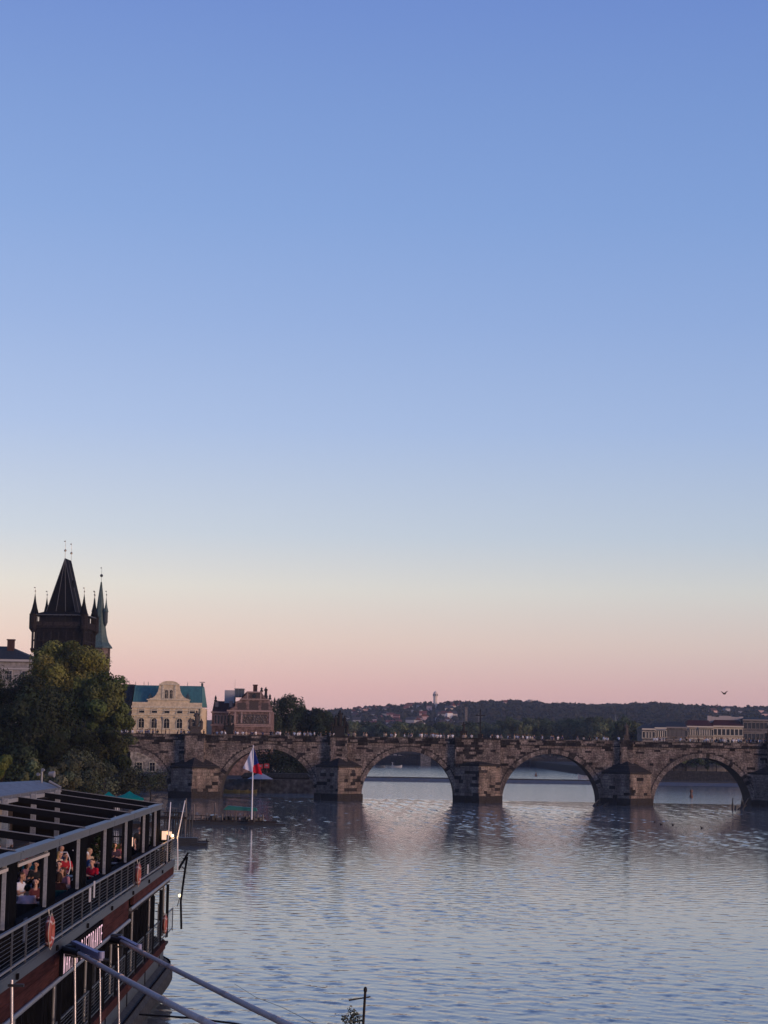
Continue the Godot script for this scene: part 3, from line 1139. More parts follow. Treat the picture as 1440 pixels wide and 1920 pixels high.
func build_statues(sm: Array) -> void:
	var lead := mat("statue_stone_dark", Color(0.05, 0.045, 0.043), 0.9, "mottle", 0.8)
	var pale := mat("statue_stone", Color(0.14, 0.12, 0.11), 0.92, "mottle", 0.8)
	statue("sandstone statue group of three saints on the first pier left of the white flag", -37.5, 0.5, Vector3(2.0, 1.2, 1.6), [[-1.15, 0.9, 0, 2.3, 0.5, 0.2], [0.1, 1.6, 0, 3.0, 0.0, 0.4], [1.1, 0.9, 0.2, 2.1, -0.5, 0.0]], pale, pale)
	statue("dark statue with an outstretched arm on the far parapet between yellow house and gabled house", -31.6, -9.3, Vector3(1.6, 1.6, 1.4), [[0, 1.8, 0, 2.6, 0.8, 0.9], [-0.9, 1.1, 0.1, 1.5, 0.2, 0.0], [0.8, 1.0, 0.1, 1.4, -0.4, 0.3]], lead, lead)
	statue("black statue group of crowded figures on the second pier, right of the round tree", -8.9, 0.4, Vector3(1.9, 1.7, 1.5), [[-0.8, 1.7, 0, 2.4, 0.3, 0.3], [0.05, 2.1, 0, 3.1, 0.0, 0.5], [0.95, 1.7, 0.1, 2.3, -0.4, 0.0], [-1.4, 0.5, 0.4, 2.2, 0.6, 0.0], [1.45, 0.6, 0.3, 2.3, -0.6, 0.2]], lead, lead)
	statue("low dark statue seen above the broad middle pier", 16.2, -9.2, Vector3(1.4, 1.2, 1.2), [[0, 1.3, 0, 2.0, 0.2, 0.2]], lead, lead)
	statue("slim pale statue of one standing figure above the narrow pier fourth from the left", 48.2, 0.2, Vector3(1.0, 0.8, 0.9), [[0, 0.9, 0, 2.6, 0.1, 0.25]], pale, pale)
	statue("tall dark group statue on the pier at the right edge", 77.6, -0.2, Vector3(2.8, 1.6, 1.9), [[-0.9, 1.7, 0, 2.1, 0.3, 0.6], [0.1, 2.0, 0, 2.7, 0.0, 0.3], [1.0, 1.7, 0.1, 2.0, -0.4, 0.0]], lead, lead)
	# bronze crucifix group on the far parapet, seen as a thin cross
	var cx := thing("bridge_crucifix", "thin dark bronze cross standing on the far parapet behind the broad middle pier", "crucifix", BRIDGE_AT + Vector3(19.6, CROWN, -9.3))
	var cb := MB.new()
	cb.box(Vector3(0, 0.5, 0), Vector3(0.9, 1.0, 0.9))
	obj("base", cb, lead, cx)
	var cc := MB.new()
	cc.box(Vector3(0, 3.4, 0), Vector3(0.2, 5.0, 0.18))
	cc.box(Vector3(0, 4.7, 0), Vector3(1.9, 0.19, 0.16))
	obj("cross", cc, lead, cx)
	# gas style street lamps on the parapets
	for q in [[-45.6, "street lamp on the bridge parapet before the yellow house, its lantern lower than its neighbour's", -0.6, 0.0], [-44.4, "street lamp with a tall lantern on the bridge before the yellow house", -0.6, 0.5], [60.7, "left one of two street lamps on the bridge before the long cream building", -0.7, 0.0], [62.6, "right one of two street lamps on the bridge before the long cream building", -0.7, 0.1]]:
		var l := thing("street_lamp", q[1], "street lamp", BRIDGE_AT + Vector3(q[0], CROWN - 1.1, q[2]), 0.0, "lamps along the bridge")
		var iron := mat("lamp_iron", Color(0.012, 0.013, 0.014), 0.5)
		var pm := MB.new()
		pm.lathe([Vector2(0.16, 0), Vector2(0.14, 0.6), Vector2(0.07, 0.8), Vector2(0.05, 3.0 + q[3]), Vector2(0.09, 3.1 + q[3])], Vector3.ZERO, 8)
		obj("post", pm, iron, l)
		var lm := MB.new()
		lm.lathe([Vector2(0.12, 0), Vector2(0.22, 0.5), Vector2(0.26, 0.55), Vector2(0.08, 0.8), Vector2(0.0, 0.95)], Vector3(0, 3.1 + q[3], 0), 6, 0.0, true)
		obj("lantern", lm, mat("lantern_glass", Color(0.1, 0.1, 0.1), 0.2), l)

func build_crowd() -> void:
	var r := RandomNumberGenerator.new()
	r.seed = 505
	var shirts := [["white", Color(0.62, 0.6, 0.6)], ["white", Color(0.62, 0.6, 0.6)], ["black", Color(0.02, 0.02, 0.022)], ["black", Color(0.02, 0.02, 0.022)], ["dark blue", Color(0.03, 0.045, 0.1)], ["white", Color(0.7, 0.7, 0.7)], ["grey", Color(0.16, 0.16, 0.17)], ["beige", Color(0.4, 0.32, 0.24)], ["pale blue", Color(0.25, 0.33, 0.45)]]
	var meshes := []
	var kinds := ["stand", "walk", "stand_lean"]
	for s in shirts:
		for k in kinds:
			var fl: Color = [Color(0.42, 0.26, 0.19), Color(0.34, 0.2, 0.14)][r.randi() % 2]
			meshes.append(make_crowd_mesh(k, s[1], [Color(0.03, 0.035, 0.06), Color(0.05, 0.05, 0.05), Color(0.3, 0.27, 0.22)][r.randi() % 3], [Color(0.02, 0.015, 0.012), Color(0.1, 0.06, 0.03), Color(0.2, 0.13, 0.06)][r.randi() % 3], fl))
	var m := skin_mat()
	var spots := ["before the yellow house", "before the gabled house", "before the riverside trees", "above the middle arch", "above the fourth arch", "before the cream building"]
	var crowd := [[], [], [], [], [], []]
	for i in 280:
		var x := r.randf_range(-58.0, 84.0)
		if r.randf() < 0.35:
			x = [-52.0, -20.0, 8.0, 27.0, 66.0, 73.0][r.randi() % 6] + r.randfn() * 3.0
		var z := -r.randf_range(0.75, 2.2) if r.randf() < 0.6 else -r.randf_range(2.2, 8.7)
		var k := r.randi() % meshes.size()
		var where := 0 if x < -41 else 1 if x < -22 else 2 if x < -4 else 3 if x < 16 else 4 if x < 50 else 5
		var o := obj("person", meshes[k], m)
		o.position = BRIDGE_AT + Vector3(x, DECK + 0.3, z)
		var kind: String = kinds[k % 3]
		o.rotation.y = r.randf_range(-0.5, 0.5) + (0.0 if z > -1.5 and kind == "stand_lean" else [PI / 2, -PI / 2, 0.3, PI][r.randi() % 4])
		o.scale = Vector3.ONE * r.randf_range(0.94, 1.08)
		tag(o, "%s topped person %s" % [shirts[k / 3][0], "walking" if kind == "walk" else "leaning" if kind == "stand_lean" else "standing"], "person", "people on the bridge")
		crowd[where].append(o)
	for w in 6:
		crowd[w].sort_custom(func(a, b): return a.position.x < b.position.x)
		for i in crowd[w].size():
			crowd[w][i].set_meta("label", "%s, %s from the left %s" % [crowd[w][i].get_meta("label"), ordinal(i + 1), spots[w]])

# ---------------------------------------------------------------- towers and houses behind the left end of the bridge
func spirelet(mb: MB, o: Vector3, r: float, h: float, sides := 8) -> void:
	mb.lathe([Vector2(r * 1.15, 0), Vector2(r, 0.12), Vector2(r * 0.62, h * 0.3), Vector2(r * 0.3, h * 0.62), Vector2(0.05, h)], o, sides, 0.0, true)

func finial(mb: MB, o: Vector3, h: float, ball: float, vane := true) -> void:
	mb.tube([o, o + Vector3(0, h, 0)], 0.05, 0.025, 5)
	mb.ball(o + Vector3(0, h * 0.45, 0), Vector3.ONE * ball, 8, 6)
	if vane:
		mb.box(o + Vector3(-0.16, h * 0.93, 0), Vector3(0.34, 0.2, 0.03))

func build_tower() -> void:
	var d := 402.0
	var base := at(113, 1390, d)
	base.y = 0
	var soot := mat("tower_soot", Color(0.016, 0.0135, 0.014), 0.95, "mottle", 0.35, 0.6)
	var soot2 := mat("tower_soot_pale", Color(0.036, 0.029, 0.028), 0.95, "mottle", 0.35, 0.6)
	var slate := mat("tower_slate", Color(0.009, 0.009, 0.012), 0.85, "mottle", 0.5, 0.5)
	var gilt := mat("gilded_ball", Color(0.32, 0.26, 0.2), 0.35, "", 1, 0, 0.8)
	var t := thing("gothic_bridge_tower", "soot black gothic gate tower with steep wedge roof and corner spirelets", "tower", base, 0.0)
	t.rotation.y = -0.07
	t.scale = Vector3(0.955, 1, 0.955)
	var w := 10.6
	var dp := 10.4
	var hy := 34.0
	var body := MB.new()
	body.box(Vector3(0, hy * 0.5, 0), Vector3(w, hy, dp))
	var bo := obj("tower_body", body, soot, t)
	# ribs, blind panels and string courses on the faces
	var ribs := MB.new()
	for i in 7:
		var x := -w * 0.5 + 0.35 + i * (w - 0.7) / 6.0
		ribs.box(Vector3(x, hy - 6.5, dp * 0.5 + 0.1), Vector3(0.28, 11.5, 0.24))
		ribs.box(Vector3(w * 0.5 + 0.1, hy - 6.5, x * dp / w), Vector3(0.24, 11.5, 0.28))
	for yy in [2.6, 5.0, 8.8, 12.2]:
		ribs.box(Vector3(0, hy - yy, 0), Vector3(w + 0.5, 0.3, dp + 0.5))
	obj("ribs", ribs, soot2, bo)
	var st := MB.new()
	for row in 16:
		for i in 14:
			var x := -w * 0.5 + 0.4 + i * (w - 0.8) / 13.0
			if rng.randf() < 0.75:
				st.box(Vector3(x + rng.randf_range(-0.05, 0.05), hy - 0.6 - row * 0.75, dp * 0.5 + 0.02), Vector3(0.66, 0.62, 0.06 + rng.randf() * 0.08))
				st.box(Vector3(w * 0.5 + 0.02, hy - 0.6 - row * 0.75, x * dp / w), Vector3(0.06 + rng.randf() * 0.08, 0.62, 0.66))
	tag(obj("wall_stones", st, mat("tower_stones", Color(0.026, 0.021, 0.021), 0.95, "mottle", 0.6, 0.6), bo), "", "", "", "stuff")
	for x in [-2.6, 2.6]:
		var wi := MB.new()
		wi.prism(arch_poly(1.3, 3.2, 1.3), dp * 0.5 + 0.13, dp * 0.5 + 0.19, Transform3D(Basis.IDENTITY, Vector3(x, hy - 8.0, 0)))
		obj("window", wi, mat("dark_pane", Color(0.01, 0.01, 0.012), 0.25), bo)
	# gallery under the eaves: parapet slabs, posts, dark void, eaves board
	var gw := w + 0.9
	var gd := dp + 0.9
	var par := MB.new()
	par.box(Vector3(0, hy + 0.15, 0), Vector3(gw, 0.3, gd))
	for s in [-1.0, 1.0]:
		par.box(Vector3(0, hy + 0.8, s * (gd * 0.5 - 0.15)), Vector3(gw, 1.0, 0.3))
		par.box(Vector3(s * (gw * 0.5 - 0.15), hy + 0.8, 0), Vector3(0.3, 1.0, gd - 0.62))
	obj("gallery_parapet", par, soot2, t)
	for i in 5:
		for s in [-1.0, 1.0]:
			var sl := MB.new()
			sl.box(Vector3(-gw * 0.4 + i * gw * 0.2, hy + 0.82, s * (gd * 0.5 + 0.02)), Vector3(gw * 0.17, 0.7, 0.1))
			obj("gallery_slab", sl, mat("gallery_slabs", Color(0.06, 0.047, 0.044), 0.9, "mottle", 0.6), t)
	var posts := MB.new()
	for i in 9:
		var x := -gw * 0.5 + 0.2 + i * (gw - 0.4) / 8.0
		for s in [-1.0, 1.0]:
			posts.box(Vector3(x, hy + 1.95, s * (gd * 0.5 - 0.15)), Vector3(0.16, 1.35, 0.16))
			posts.box(Vector3(s * (gw * 0.5 - 0.15), hy + 1.95, x * gd / gw), Vector3(0.16, 1.35, 0.16))
	obj("gallery_posts", posts, mat("old_wood", Color(0.03, 0.024, 0.022), 0.85, "wood", 0.5), t)
	var core := MB.new()
	core.box(Vector3(0, hy + 1.6, 0), Vector3(w - 1.8, 2.6, dp - 1.8))
	obj("gallery_core", core, mat("gallery_dark", Color(0.02, 0.018, 0.02), 0.9), t)
	var eav := MB.new()
	eav.box(Vector3(0, hy + 2.68, 0), Vector3(gw + 0.5, 0.16, gd + 0.5))
	obj("eaves", eav, mat("eaves_lead", Color(0.09, 0.095, 0.105), 0.5, "soft", 0.5), t)
	# skirt roof then the steep wedge roof with a short ridge running front to back
	var rf := MB.new()
	var y0 := hy + 2.76
	var e := [Vector3(-gw * 0.5, y0, gd * 0.5), Vector3(gw * 0.5, y0, gd * 0.5), Vector3(gw * 0.5, y0, -gd * 0.5), Vector3(-gw * 0.5, y0, -gd * 0.5)]
	var y1 := hy + 3.5
	var f := [Vector3(-3.2, y1, 3.7), Vector3(3.2, y1, 3.7), Vector3(3.2, y1, -3.7), Vector3(-3.2, y1, -3.7)]
	var ra := Vector3(0.3, hy + 14.7, 2.9)
	var rb := Vector3(0.3, hy + 14.7, -2.9)
	for i in 4:
		var j := (i + 1) % 4
		rf.quad(f[i], f[j], e[j], e[i])
	rf.tri(ra, f[1], f[0])
	rf.tri(rb, f[3], f[2])
	rf.quad(ra, rb, f[2], f[1])
	rf.quad(rb, ra, f[0], f[3])
	var ro := obj("roof", rf, slate, t)
	var seams := MB.new()
	for q in [[ra, f[0]], [ra, f[1]], [rb, f[2]], [rb, f[3]], [ra, f[0].lerp(f[1], 0.33)], [ra, f[0].lerp(f[1], 0.66)], [ra.lerp(rb, 0.5), f[1].lerp(f[2], 0.5)]]:
		seams.tube([q[0], q[1]], 0.06, 0.06, 5)
	obj("roof_seams", seams, mat("eaves_lead"), ro)
	var dm := MB.new()
	dm.box(Vector3(1.5, hy + 9.2, 0.4), Vector3(0.8, 1.0, 0.7))
	dm.prism(PackedVector2Array([Vector2(-0.5, 0), Vector2(0.5, 0), Vector2(0, 0.6)]), -0.3, 0.3, Transform3D(Basis(Vector3.UP, PI / 2), Vector3(1.6, hy + 9.7, 0.4)))
	obj("dormer", dm, slate, ro)
	for q in [ra, rb]:
		var fm := MB.new()
		finial(fm, q - Vector3(0, 0.2, 0), 4.0, 0.27)
		obj("finial", fm, gilt, ro)
	# corner turrets
	for sx in [-1.0, 1.0]:
		for sz in [-1.0, 1.0]:
			var o := Vector3(sx * (gw * 0.5 - 0.45), hy, sz * (gd * 0.5 - 0.45))
			var tb := MB.new()
			tb.lathe([Vector2(0.15, -5.2), Vector2(0.5, -4.4), Vector2(0.25, -4.2), Vector2(0.25, -1.0), Vector2(0.85, -0.2), Vector2(0.85, 2.7), Vector2(0.95, 2.8)], o + Vector3(sx * 0.28, 0, sz * 0.28), 8, PI / 8, true)
			var to := obj("corner_turret", tb, soot2, t)
			var sp := MB.new()
			spirelet(sp, o + Vector3(sx * 0.1, 2.8, sz * 0.1), 0.95, 4.2)
			obj("spirelet", sp, slate, to)
			var fm := MB.new()
			finial(fm, o + Vector3(sx * 0.1, 6.9, sz * 0.1), 1.5, 0.16)
			obj("finial", fm, gilt, to)
	# the green spired tower behind it
	var d2 := 492.0
	var b2 := at(180, 1390, d2)
	b2.y = 0
	var cop := mat("copper_patina", Color(0.085, 0.15, 0.135), 0.6, "mottle", 0.25, 0.3)
	var g := thing("green_spire_tower", "old tower with a flared green copper spire right behind the black tower", "tower", b2)
	var hy2 := at(190, 1214, d2).y
	var gb := MB.new()
	gb.lathe([Vector2(2.75, 0), Vector2(2.75, hy2)], Vector3.ZERO, 8, PI / 8, true)
	var go := obj("tower_body", gb, mat("rosy_plaster", Color(0.25, 0.19, 0.17), 0.9, "mottle", 0.15), g)
	var gl := MB.new()
	gl.lathe([Vector2(2.9, 0), Vector2(2.9, 0.4)], Vector3(0, hy2 - 6.2, 0), 8, PI / 8, true)
	for k in 8:
		var a := TAU * k / 8 + PI / 8
		gl.tube([Vector3(sin(a) * 2.77, hy2 - 6.0, cos(a) * 2.77), Vector3(sin(a) * 2.77, hy2, cos(a) * 2.77)], 0.16, 0.16, 5)
	obj("stone_bands", gl, mat("rosy_stone", Color(0.14, 0.1, 0.09), 0.9, "mottle", 0.3), go)
	var gs := MB.new()
	var prof := [Vector2(3.4, -0.2), Vector2(3.3, 0.15), Vector2(2.4, 1.3), Vector2(1.85, 3.0), Vector2(1.45, 5.4), Vector2(1.08, 8.6), Vector2(0.7, 12.2), Vector2(0.28, 15.6), Vector2(0.12, 16.8)]
	gs.lathe(prof, Vector3(0, hy2, 0), 8, PI / 8, true)
	var so := obj("copper_spire", gs, cop, g)
	var sm := MB.new()
	for k in 8:
		var a := TAU * k / 8 + PI / 8
		var pts := []
		for p in prof:
			pts.append(Vector3(sin(a) * p.x, hy2 + p.y, cos(a) * p.x))
		sm.tube(pts, 0.09, 0.05, 4)
	obj("spire_seams", sm, cop, so)
	var fm := MB.new()
	finial(fm, Vector3(0, hy2 + 16.6, 0), 4.1, 0.4)
	obj("finial", fm, mat("lamp_iron", Color(0.012, 0.013, 0.014), 0.5), so)
	for q in [[1.55, 0.7], [-1.6, 0.4], [-0.2, -1.9]]:
		var o := Vector3(q[0], hy2 + 7.0, q[1])
		var tb := MB.new()
		tb.lathe([Vector2(0.15, -1.6), Vector2(0.52, -0.6), Vector2(0.52, 2.0), Vector2(0.62, 2.1)], o, 8, 0, true)
		var to := obj("corner_turret", tb, mat("turret_lead", Color(0.06, 0.07, 0.072), 0.7), g)
		var sp := MB.new()
		spirelet(sp, o + Vector3(0, 2.1, 0), 0.62, 3.6)
		obj("spirelet", sp, cop, to)
		var f2 := MB.new()
		finial(f2, o + Vector3(0, 5.6, 0), 1.9, 0.17)
		obj("finial", f2, mat("lamp_iron"), to)

func arch_poly(w: float, h: float, rise: float) -> PackedVector2Array:
	var p := PackedVector2Array([Vector2(-w * 0.5, 0), Vector2(w * 0.5, 0)])
	for i in 9:
		var a := PI * i / 8.0
		p.append(Vector2(cos(a) * w * 0.5, h - rise + sin(a) * rise))
	return p

func rect_poly(w: float, h: float) -> PackedVector2Array:
	return PackedVector2Array([Vector2(-w * 0.5, 0), Vector2(w * 0.5, 0), Vector2(w * 0.5, h), Vector2(-w * 0.5, h)])

# a window: trim standing proud of the wall, dark glass within it, a mullion; shared shapes by size
var window_shapes := {}
func add_window(parent: Node, pos: Vector3, w: float, h: float, arched: bool, trim: Material, bars := true, turn := 0.0) -> void:
	var key := "%.2f %.2f %s %s" % [w, h, arched, bars]
	if not window_shapes.has(key):
		var poly := arch_poly(w, h, w * 0.5) if arched else rect_poly(w, h)
		var big := arch_poly(w + 0.3, h + 0.15, w * 0.5 + 0.15) if arched else rect_poly(w + 0.3, h + 0.18)
		var ring := MB.new()
		for i in poly.size():
			var j := (i + 1) % poly.size()
			if i == 0:
				continue
			var a := poly[i]
			var b := poly[j]
			var c := big[j]
			var e := big[i]
			ring.quad(Vector3(e.x, e.y, 0.12), Vector3(a.x, a.y, 0.12), Vector3(b.x, b.y, 0.12), Vector3(c.x, c.y, 0.12))
			ring.quad(Vector3(a.x, a.y, 0.12), Vector3(a.x, a.y, 0.0), Vector3(b.x, b.y, 0.0), Vector3(b.x, b.y, 0.12))
			ring.quad(Vector3(e.x, e.y, 0.0), Vector3(e.x, e.y, 0.12), Vector3(c.x, c.y, 0.12), Vector3(c.x, c.y, 0.0))
		ring.box(Vector3(0, -0.09, 0.1), Vector3(w + 0.5, 0.16, 0.24))
		if bars:
			ring.box(Vector3(0, h * 0.48, 0.045), Vector3(0.05, h * 0.94, 0.05))
			ring.box(Vector3(0, h * 0.62, 0.048), Vector3(w * 0.97, 0.045, 0.05))
		var gl := MB.new()
		gl.prism(poly, 0.0, 0.018)
		window_shapes[key] = [ring.mesh(), gl.mesh()]
	var o := obj("window", window_shapes[key][0], trim, parent)
	o.position = pos
	o.rotation.y = turn
	obj("pane", window_shapes[key][1], mat("dark_pane", Color(0.01, 0.01, 0.012), 0.25), o)

func build_left_bank() -> void:
	# ---- yellow riverside house with curved gable and green roof
	var d := 470.0
	var s := per_px(d)
	var pc := 311.0
	var base := at(pc, 1390, d)
	var gy := func(row: float) -> float: return at(pc, row, d).y
	base.y = 0
	var w := 131.0 * s
	var yel := mat("yellow_plaster", Color(0.78, 0.63, 0.42), 0.9, "soft", 0.08, 0.2)
	var trim := mat("yellow_trim", Color(0.78, 0.68, 0.5), 0.88, "soft", 0.2)
	var yh := thing("yellow_house", "pale yellow riverside house with curved gable, arched windows and green copper roof", "house", base)
	var eave: float = gy.call(1326.0)
	var wall := MB.new()
	wall.box(Vector3(0, eave * 0.5, -7.5), Vector3(w, eave, 15.0))
	var wo := obj("wall", wall, yel, yh)
	# parapet wall and gable as one stepped outline
	var r0: float = eave
	var r1: float = gy.call(1312.0)
	var r2: float = gy.call(1283.0)
	var gp := PackedVector2Array()
	var px := func(c: float) -> float: return (c - pc) * s
	gp.append(Vector2(-w * 0.5, r0 + 0.02)); gp.append(Vector2(w * 0.5, r0 + 0.02))
	gp.append(Vector2(w * 0.5, gy.call(1317.0))); gp.append(Vector2(px.call(353.0), gy.call(1317.0))); gp.append(Vector2(px.call(353.0), r1))
	for i in 7:
		var a := i / 6.0 * PI / 2
		gp.append(Vector2(lerpf(px.call(350.0), px.call(333.5), sin(a)), lerpf(r1 + 0.3, r2, 1.0 - cos(a))))
	for i in 9:
		var a := PI * i / 8.0
		gp.append(Vector2(px.call(314.5) + cos(a) * 17.5 * s, r2 + sin(a) * 6.5 * s))
	for i in 7:
		var a := (6 - i) / 6.0 * PI / 2
		gp.append(Vector2(lerpf(px.call(279.0), px.call(295.5), sin(a)), lerpf(r1 + 0.3, r2, 1.0 - cos(a))))
	gp.append(Vector2(px.call(275.0), r1)); gp.append(Vector2(px.call(275.0), gy.call(1317.0))); gp.append(Vector2(-w * 0.5, gy.call(1317.0)))
	var gm := MB.new()
	gm.prism(gp, -0.6, 0.0)
	var gable := obj("gable", gm, yel, yh)
	# ledges
	var lg := MB.new()
	for q in [[1326.0, 0.45, 0.35], [1332.0, 0.2, 0.2], [1340.5, 0.22, 0.25], [1367.0, 0.25, 0.28], [1312.0, 0.22, 0.22]]:
		var hw := w if q[0] > 1313 else 80.0 * s
		lg.box(Vector3(0.0 if q[0] > 1313 else px.call(314.0), gy.call(q[0]), 0.1), Vector3(hw + 0.3, q[1], q[2]))
	lg.box(Vector3(px.call(314.5), gy.call(1283.0), 0.08), Vector3(38.0 * s, 0.3, 0.3))
	lg.box(Vector3(px.call(303.0), gy.call(1296.5), 0.05), Vector3(0.45, 3.4, 0.14))
	lg.box(Vector3(px.call(326.0), gy.call(1296.5), 0.05), Vector3(0.45, 3.4, 0.14))
	obj("ledges", lg, trim, wo)
	for c in [264.0, 288.0, 311.5, 335.5, 359.0]:
		add_window(wo, Vector3(px.call(c), gy.call(1367.0) + 0.25, 0.02), 1.35, 2.35, true, trim)
		add_window(wo, Vector3(px.call(c), gy.call(1337.0) , 0.02), 1.3, 0.85, false, trim, false)
		var hd := MB.new()
		hd.box(Vector3(px.call(c), gy.call(1344.5), 0.15), Vector3(2.3, 0.22, 0.32))
		obj("window_hood", hd, trim, wo)
		for row in [1412.0, 1446.0]:
			add_window(wo, Vector3(px.call(c - 1), gy.call(row) , 0.02), 1.25, 2.0, false, trim)
	for c in [309.5, 318.5]:
		add_window(gable, Vector3(px.call(c), gy.call(1309.5), 0.02), 0.72, 2.1, true, trim)
	# hipped mansard roof behind the gable
	var rt: float = gy.call(1284.5)
	var ro := MB.new()
	var q0 := [Vector3(-w * 0.5, r0 + 0.3, -0.65), Vector3(w * 0.5, r0 + 0.3, -0.65), Vector3(w * 0.5, r0 + 0.3, -15.0), Vector3(-w * 0.5, r0 + 0.3, -15.0)]
	var q1 := [Vector3(-w * 0.5 + 0.1, rt, -4.5), Vector3(w * 0.5 - 0.5, rt, -4.5), Vector3(w * 0.5 - 0.5, rt, -11.0), Vector3(-w * 0.5 + 0.1, rt, -11.0)]
	for i in 4:
		var j := (i + 1) % 4
		ro.quad(q1[i], q1[j], q0[j], q0[i])
	ro.quad(q1[3], q1[2], q1[1], q1[0])
	var roof := obj("roof", ro, mat("green_roof", Color(0.06, 0.19, 0.18), 0.6, "soft", 0.1, 0.2), yh)
	var sms := MB.new()
	for i in 27:
		var t := i / 26.0
		sms.bar(q0[0].lerp(q0[1], t) + Vector3(0, 0.05, 0.02), q1[0].lerp(q1[1], t) + Vector3(0, 0.05, 0.02), 0.06, 0.06)
	obj("roof_seams", sms, mat("green_roof_seam", Color(0.045, 0.15, 0.14), 0.6), roof)
	for c in [278.0, 349.0]:
		var dm := MB.new()
		dm.box(Vector3(px.call(c), r0 + 2.1, -1.3), Vector3(0.7, 1.3, 1.4))
		dm.lathe([Vector2(0.55, 0), Vector2(0.2, 0.5), Vector2(0, 0.8)], Vector3(px.call(c), r0 + 2.75, -1.2), 6, 0, true)
		obj("dormer", dm, mat("dormer_dark", Color(0.03, 0.05, 0.05), 0.6), roof)
	var ch := MB.new()
	for c in [246.0, 262.0, 270.0, 345.0]:
		ch.tube([Vector3(px.call(c), rt, -5), Vector3(px.call(c), rt + 0.9, -5)], 0.07, 0.05, 5)
	ch.box(Vector3(px.call(372.0), rt + 0.2, -6), Vector3(0.5, 1.2, 0.5))
	ch.box(Vector3(px.call(372.0), rt + 1.0, -6), Vector3(1.3, 0.15, 0.3))
	obj("roof_vents", ch, mat("dormer_dark"), roof)
	var pl := MB.new()
	pl.span(Vector3(-w * 0.5 - 0.05, 0, -1.0), Vector3(w * 0.5 + 0.05, 9.2, 0.012))
	obj("lower_wall", pl, mat("pale_lower_plaster", Color(0.62, 0.54, 0.43), 0.92, "mottle", 0.15, 0.3), yh)
	var pipe := MB.new()
	pipe.tube([Vector3(w * 0.5 - 0.4, 0.5, 0.16), Vector3(w * 0.5 - 0.4, r0, 0.16)], 0.1, 0.1, 6)
	obj("drainpipe", pipe, mat("dormer_dark"), wo)

	# ---- dull grey brown house left of it, mostly behind the big tree
	var gh := thing("grey_house", "dull grey brown house squeezed between the big tree and the yellow house", "house", at(236, 1390, 474) * Vector3(1, 0, 1))
	var gw := MB.new()
	var gt := at(236, 1313, 474).y
	gw.box(Vector3(-3.0, gt * 0.5, -6), Vector3(8.0, gt, 12))
	var gwo := obj("wall", gw, mat("grey_plaster", Color(0.16, 0.135, 0.125), 0.92, "mottle", 0.15, 0.3), gh)
	for row in [1345.0, 1371.0, 1412.0, 1446.0]:
		for x in [-4.6, -2.3, 0.0]:
			add_window(gwo, Vector3(x, at(236, row, 474).y, 0.02), 1.1, 1.9, false, mat("grey_trim", Color(0.2, 0.175, 0.16), 0.9))
	var gr := MB.new()
	gr.prism(PackedVector2Array([Vector2(12.4, gt), Vector2(-0.4, gt), Vector2(2.5, gt + 4.0), Vector2(9.0, gt + 4.0)]), -7.2, 1.2, Transform3D(Basis(Vector3.UP, PI / 2), Vector3.ZERO))
	obj("roof", gr, mat("grey_slate", Color(0.055, 0.06, 0.065), 0.7, "mottle", 0.4), gh)

	# ---- pale house behind the tree at the far left edge, low pitched dark roof and chimney
	var dl := 430.0
	var lh := thing("pale_town_house", "pale grey house with low dark roof and brick chimney at the left edge", "house", at(8, 1390, dl) * Vector3(1, 0, 1))
	var lt := at(8, 1236, dl).y
	var lw := MB.new()
	lw.box(Vector3(-4.0, lt * 0.5, -8), Vector3(20.0, lt, 16))
	var lwo := obj("wall", lw, mat("pale_plaster", Color(0.33, 0.31, 0.3), 0.9, "soft", 0.1), lh)
	var lc := MB.new()
	lc.box(Vector3(-4.0, lt - 0.25, 0.2), Vector3(20.8, 0.5, 0.9))
	lc.box(Vector3(-4.0, lt - 2.1, 0.1), Vector3(20.4, 0.3, 0.4))
	obj("cornice", lc, mat("pale_trim", Color(0.4, 0.38, 0.37), 0.9), lwo)
	for x in [-10.0, -6.5, -3.0, 0.5, 4.0]:
		for yy in [4.6, 8.6, 12.6, 16.6]:
			add_window(lwo, Vector3(x, lt - yy, 0.02), 1.2, 2.0, false, mat("pale_trim"))
	var lr := MB.new()
	var lq0 := [Vector3(-14.6, lt, 0.7), Vector3(6.6, lt, 0.7), Vector3(6.6, lt, -16), Vector3(-14.6, lt, -16)]
	var lq1 := [Vector3(-7.0, lt + 3.2, -7), Vector3(-1.0, lt + 3.2, -7), Vector3(-1.0, lt + 3.2, -9), Vector3(-7.0, lt + 3.2, -9)]
	for i in 4:
		lr.quad(lq1[i], lq1[(i + 1) % 4], lq0[(i + 1) % 4], lq0[i])
	lr.quad(lq1[3], lq1[2], lq1[1], lq1[0])
	var lro := obj("roof", lr, mat("grey_slate"), lh)
	var lch := MB.new()
	lch.box(Vector3(-0.3, lt + 3.2, -5.0), Vector3(1.5, 2.6, 1.2))
	lch.box(Vector3(-0.3, lt + 4.6, -5.0), Vector3(1.8, 0.25, 1.5))
	obj("chimney", lch, mat("chimney_brick", Color(0.12, 0.06, 0.05), 0.92, "mottle", 0.6), lro)

	build_gabled_house()
	build_left_trees()

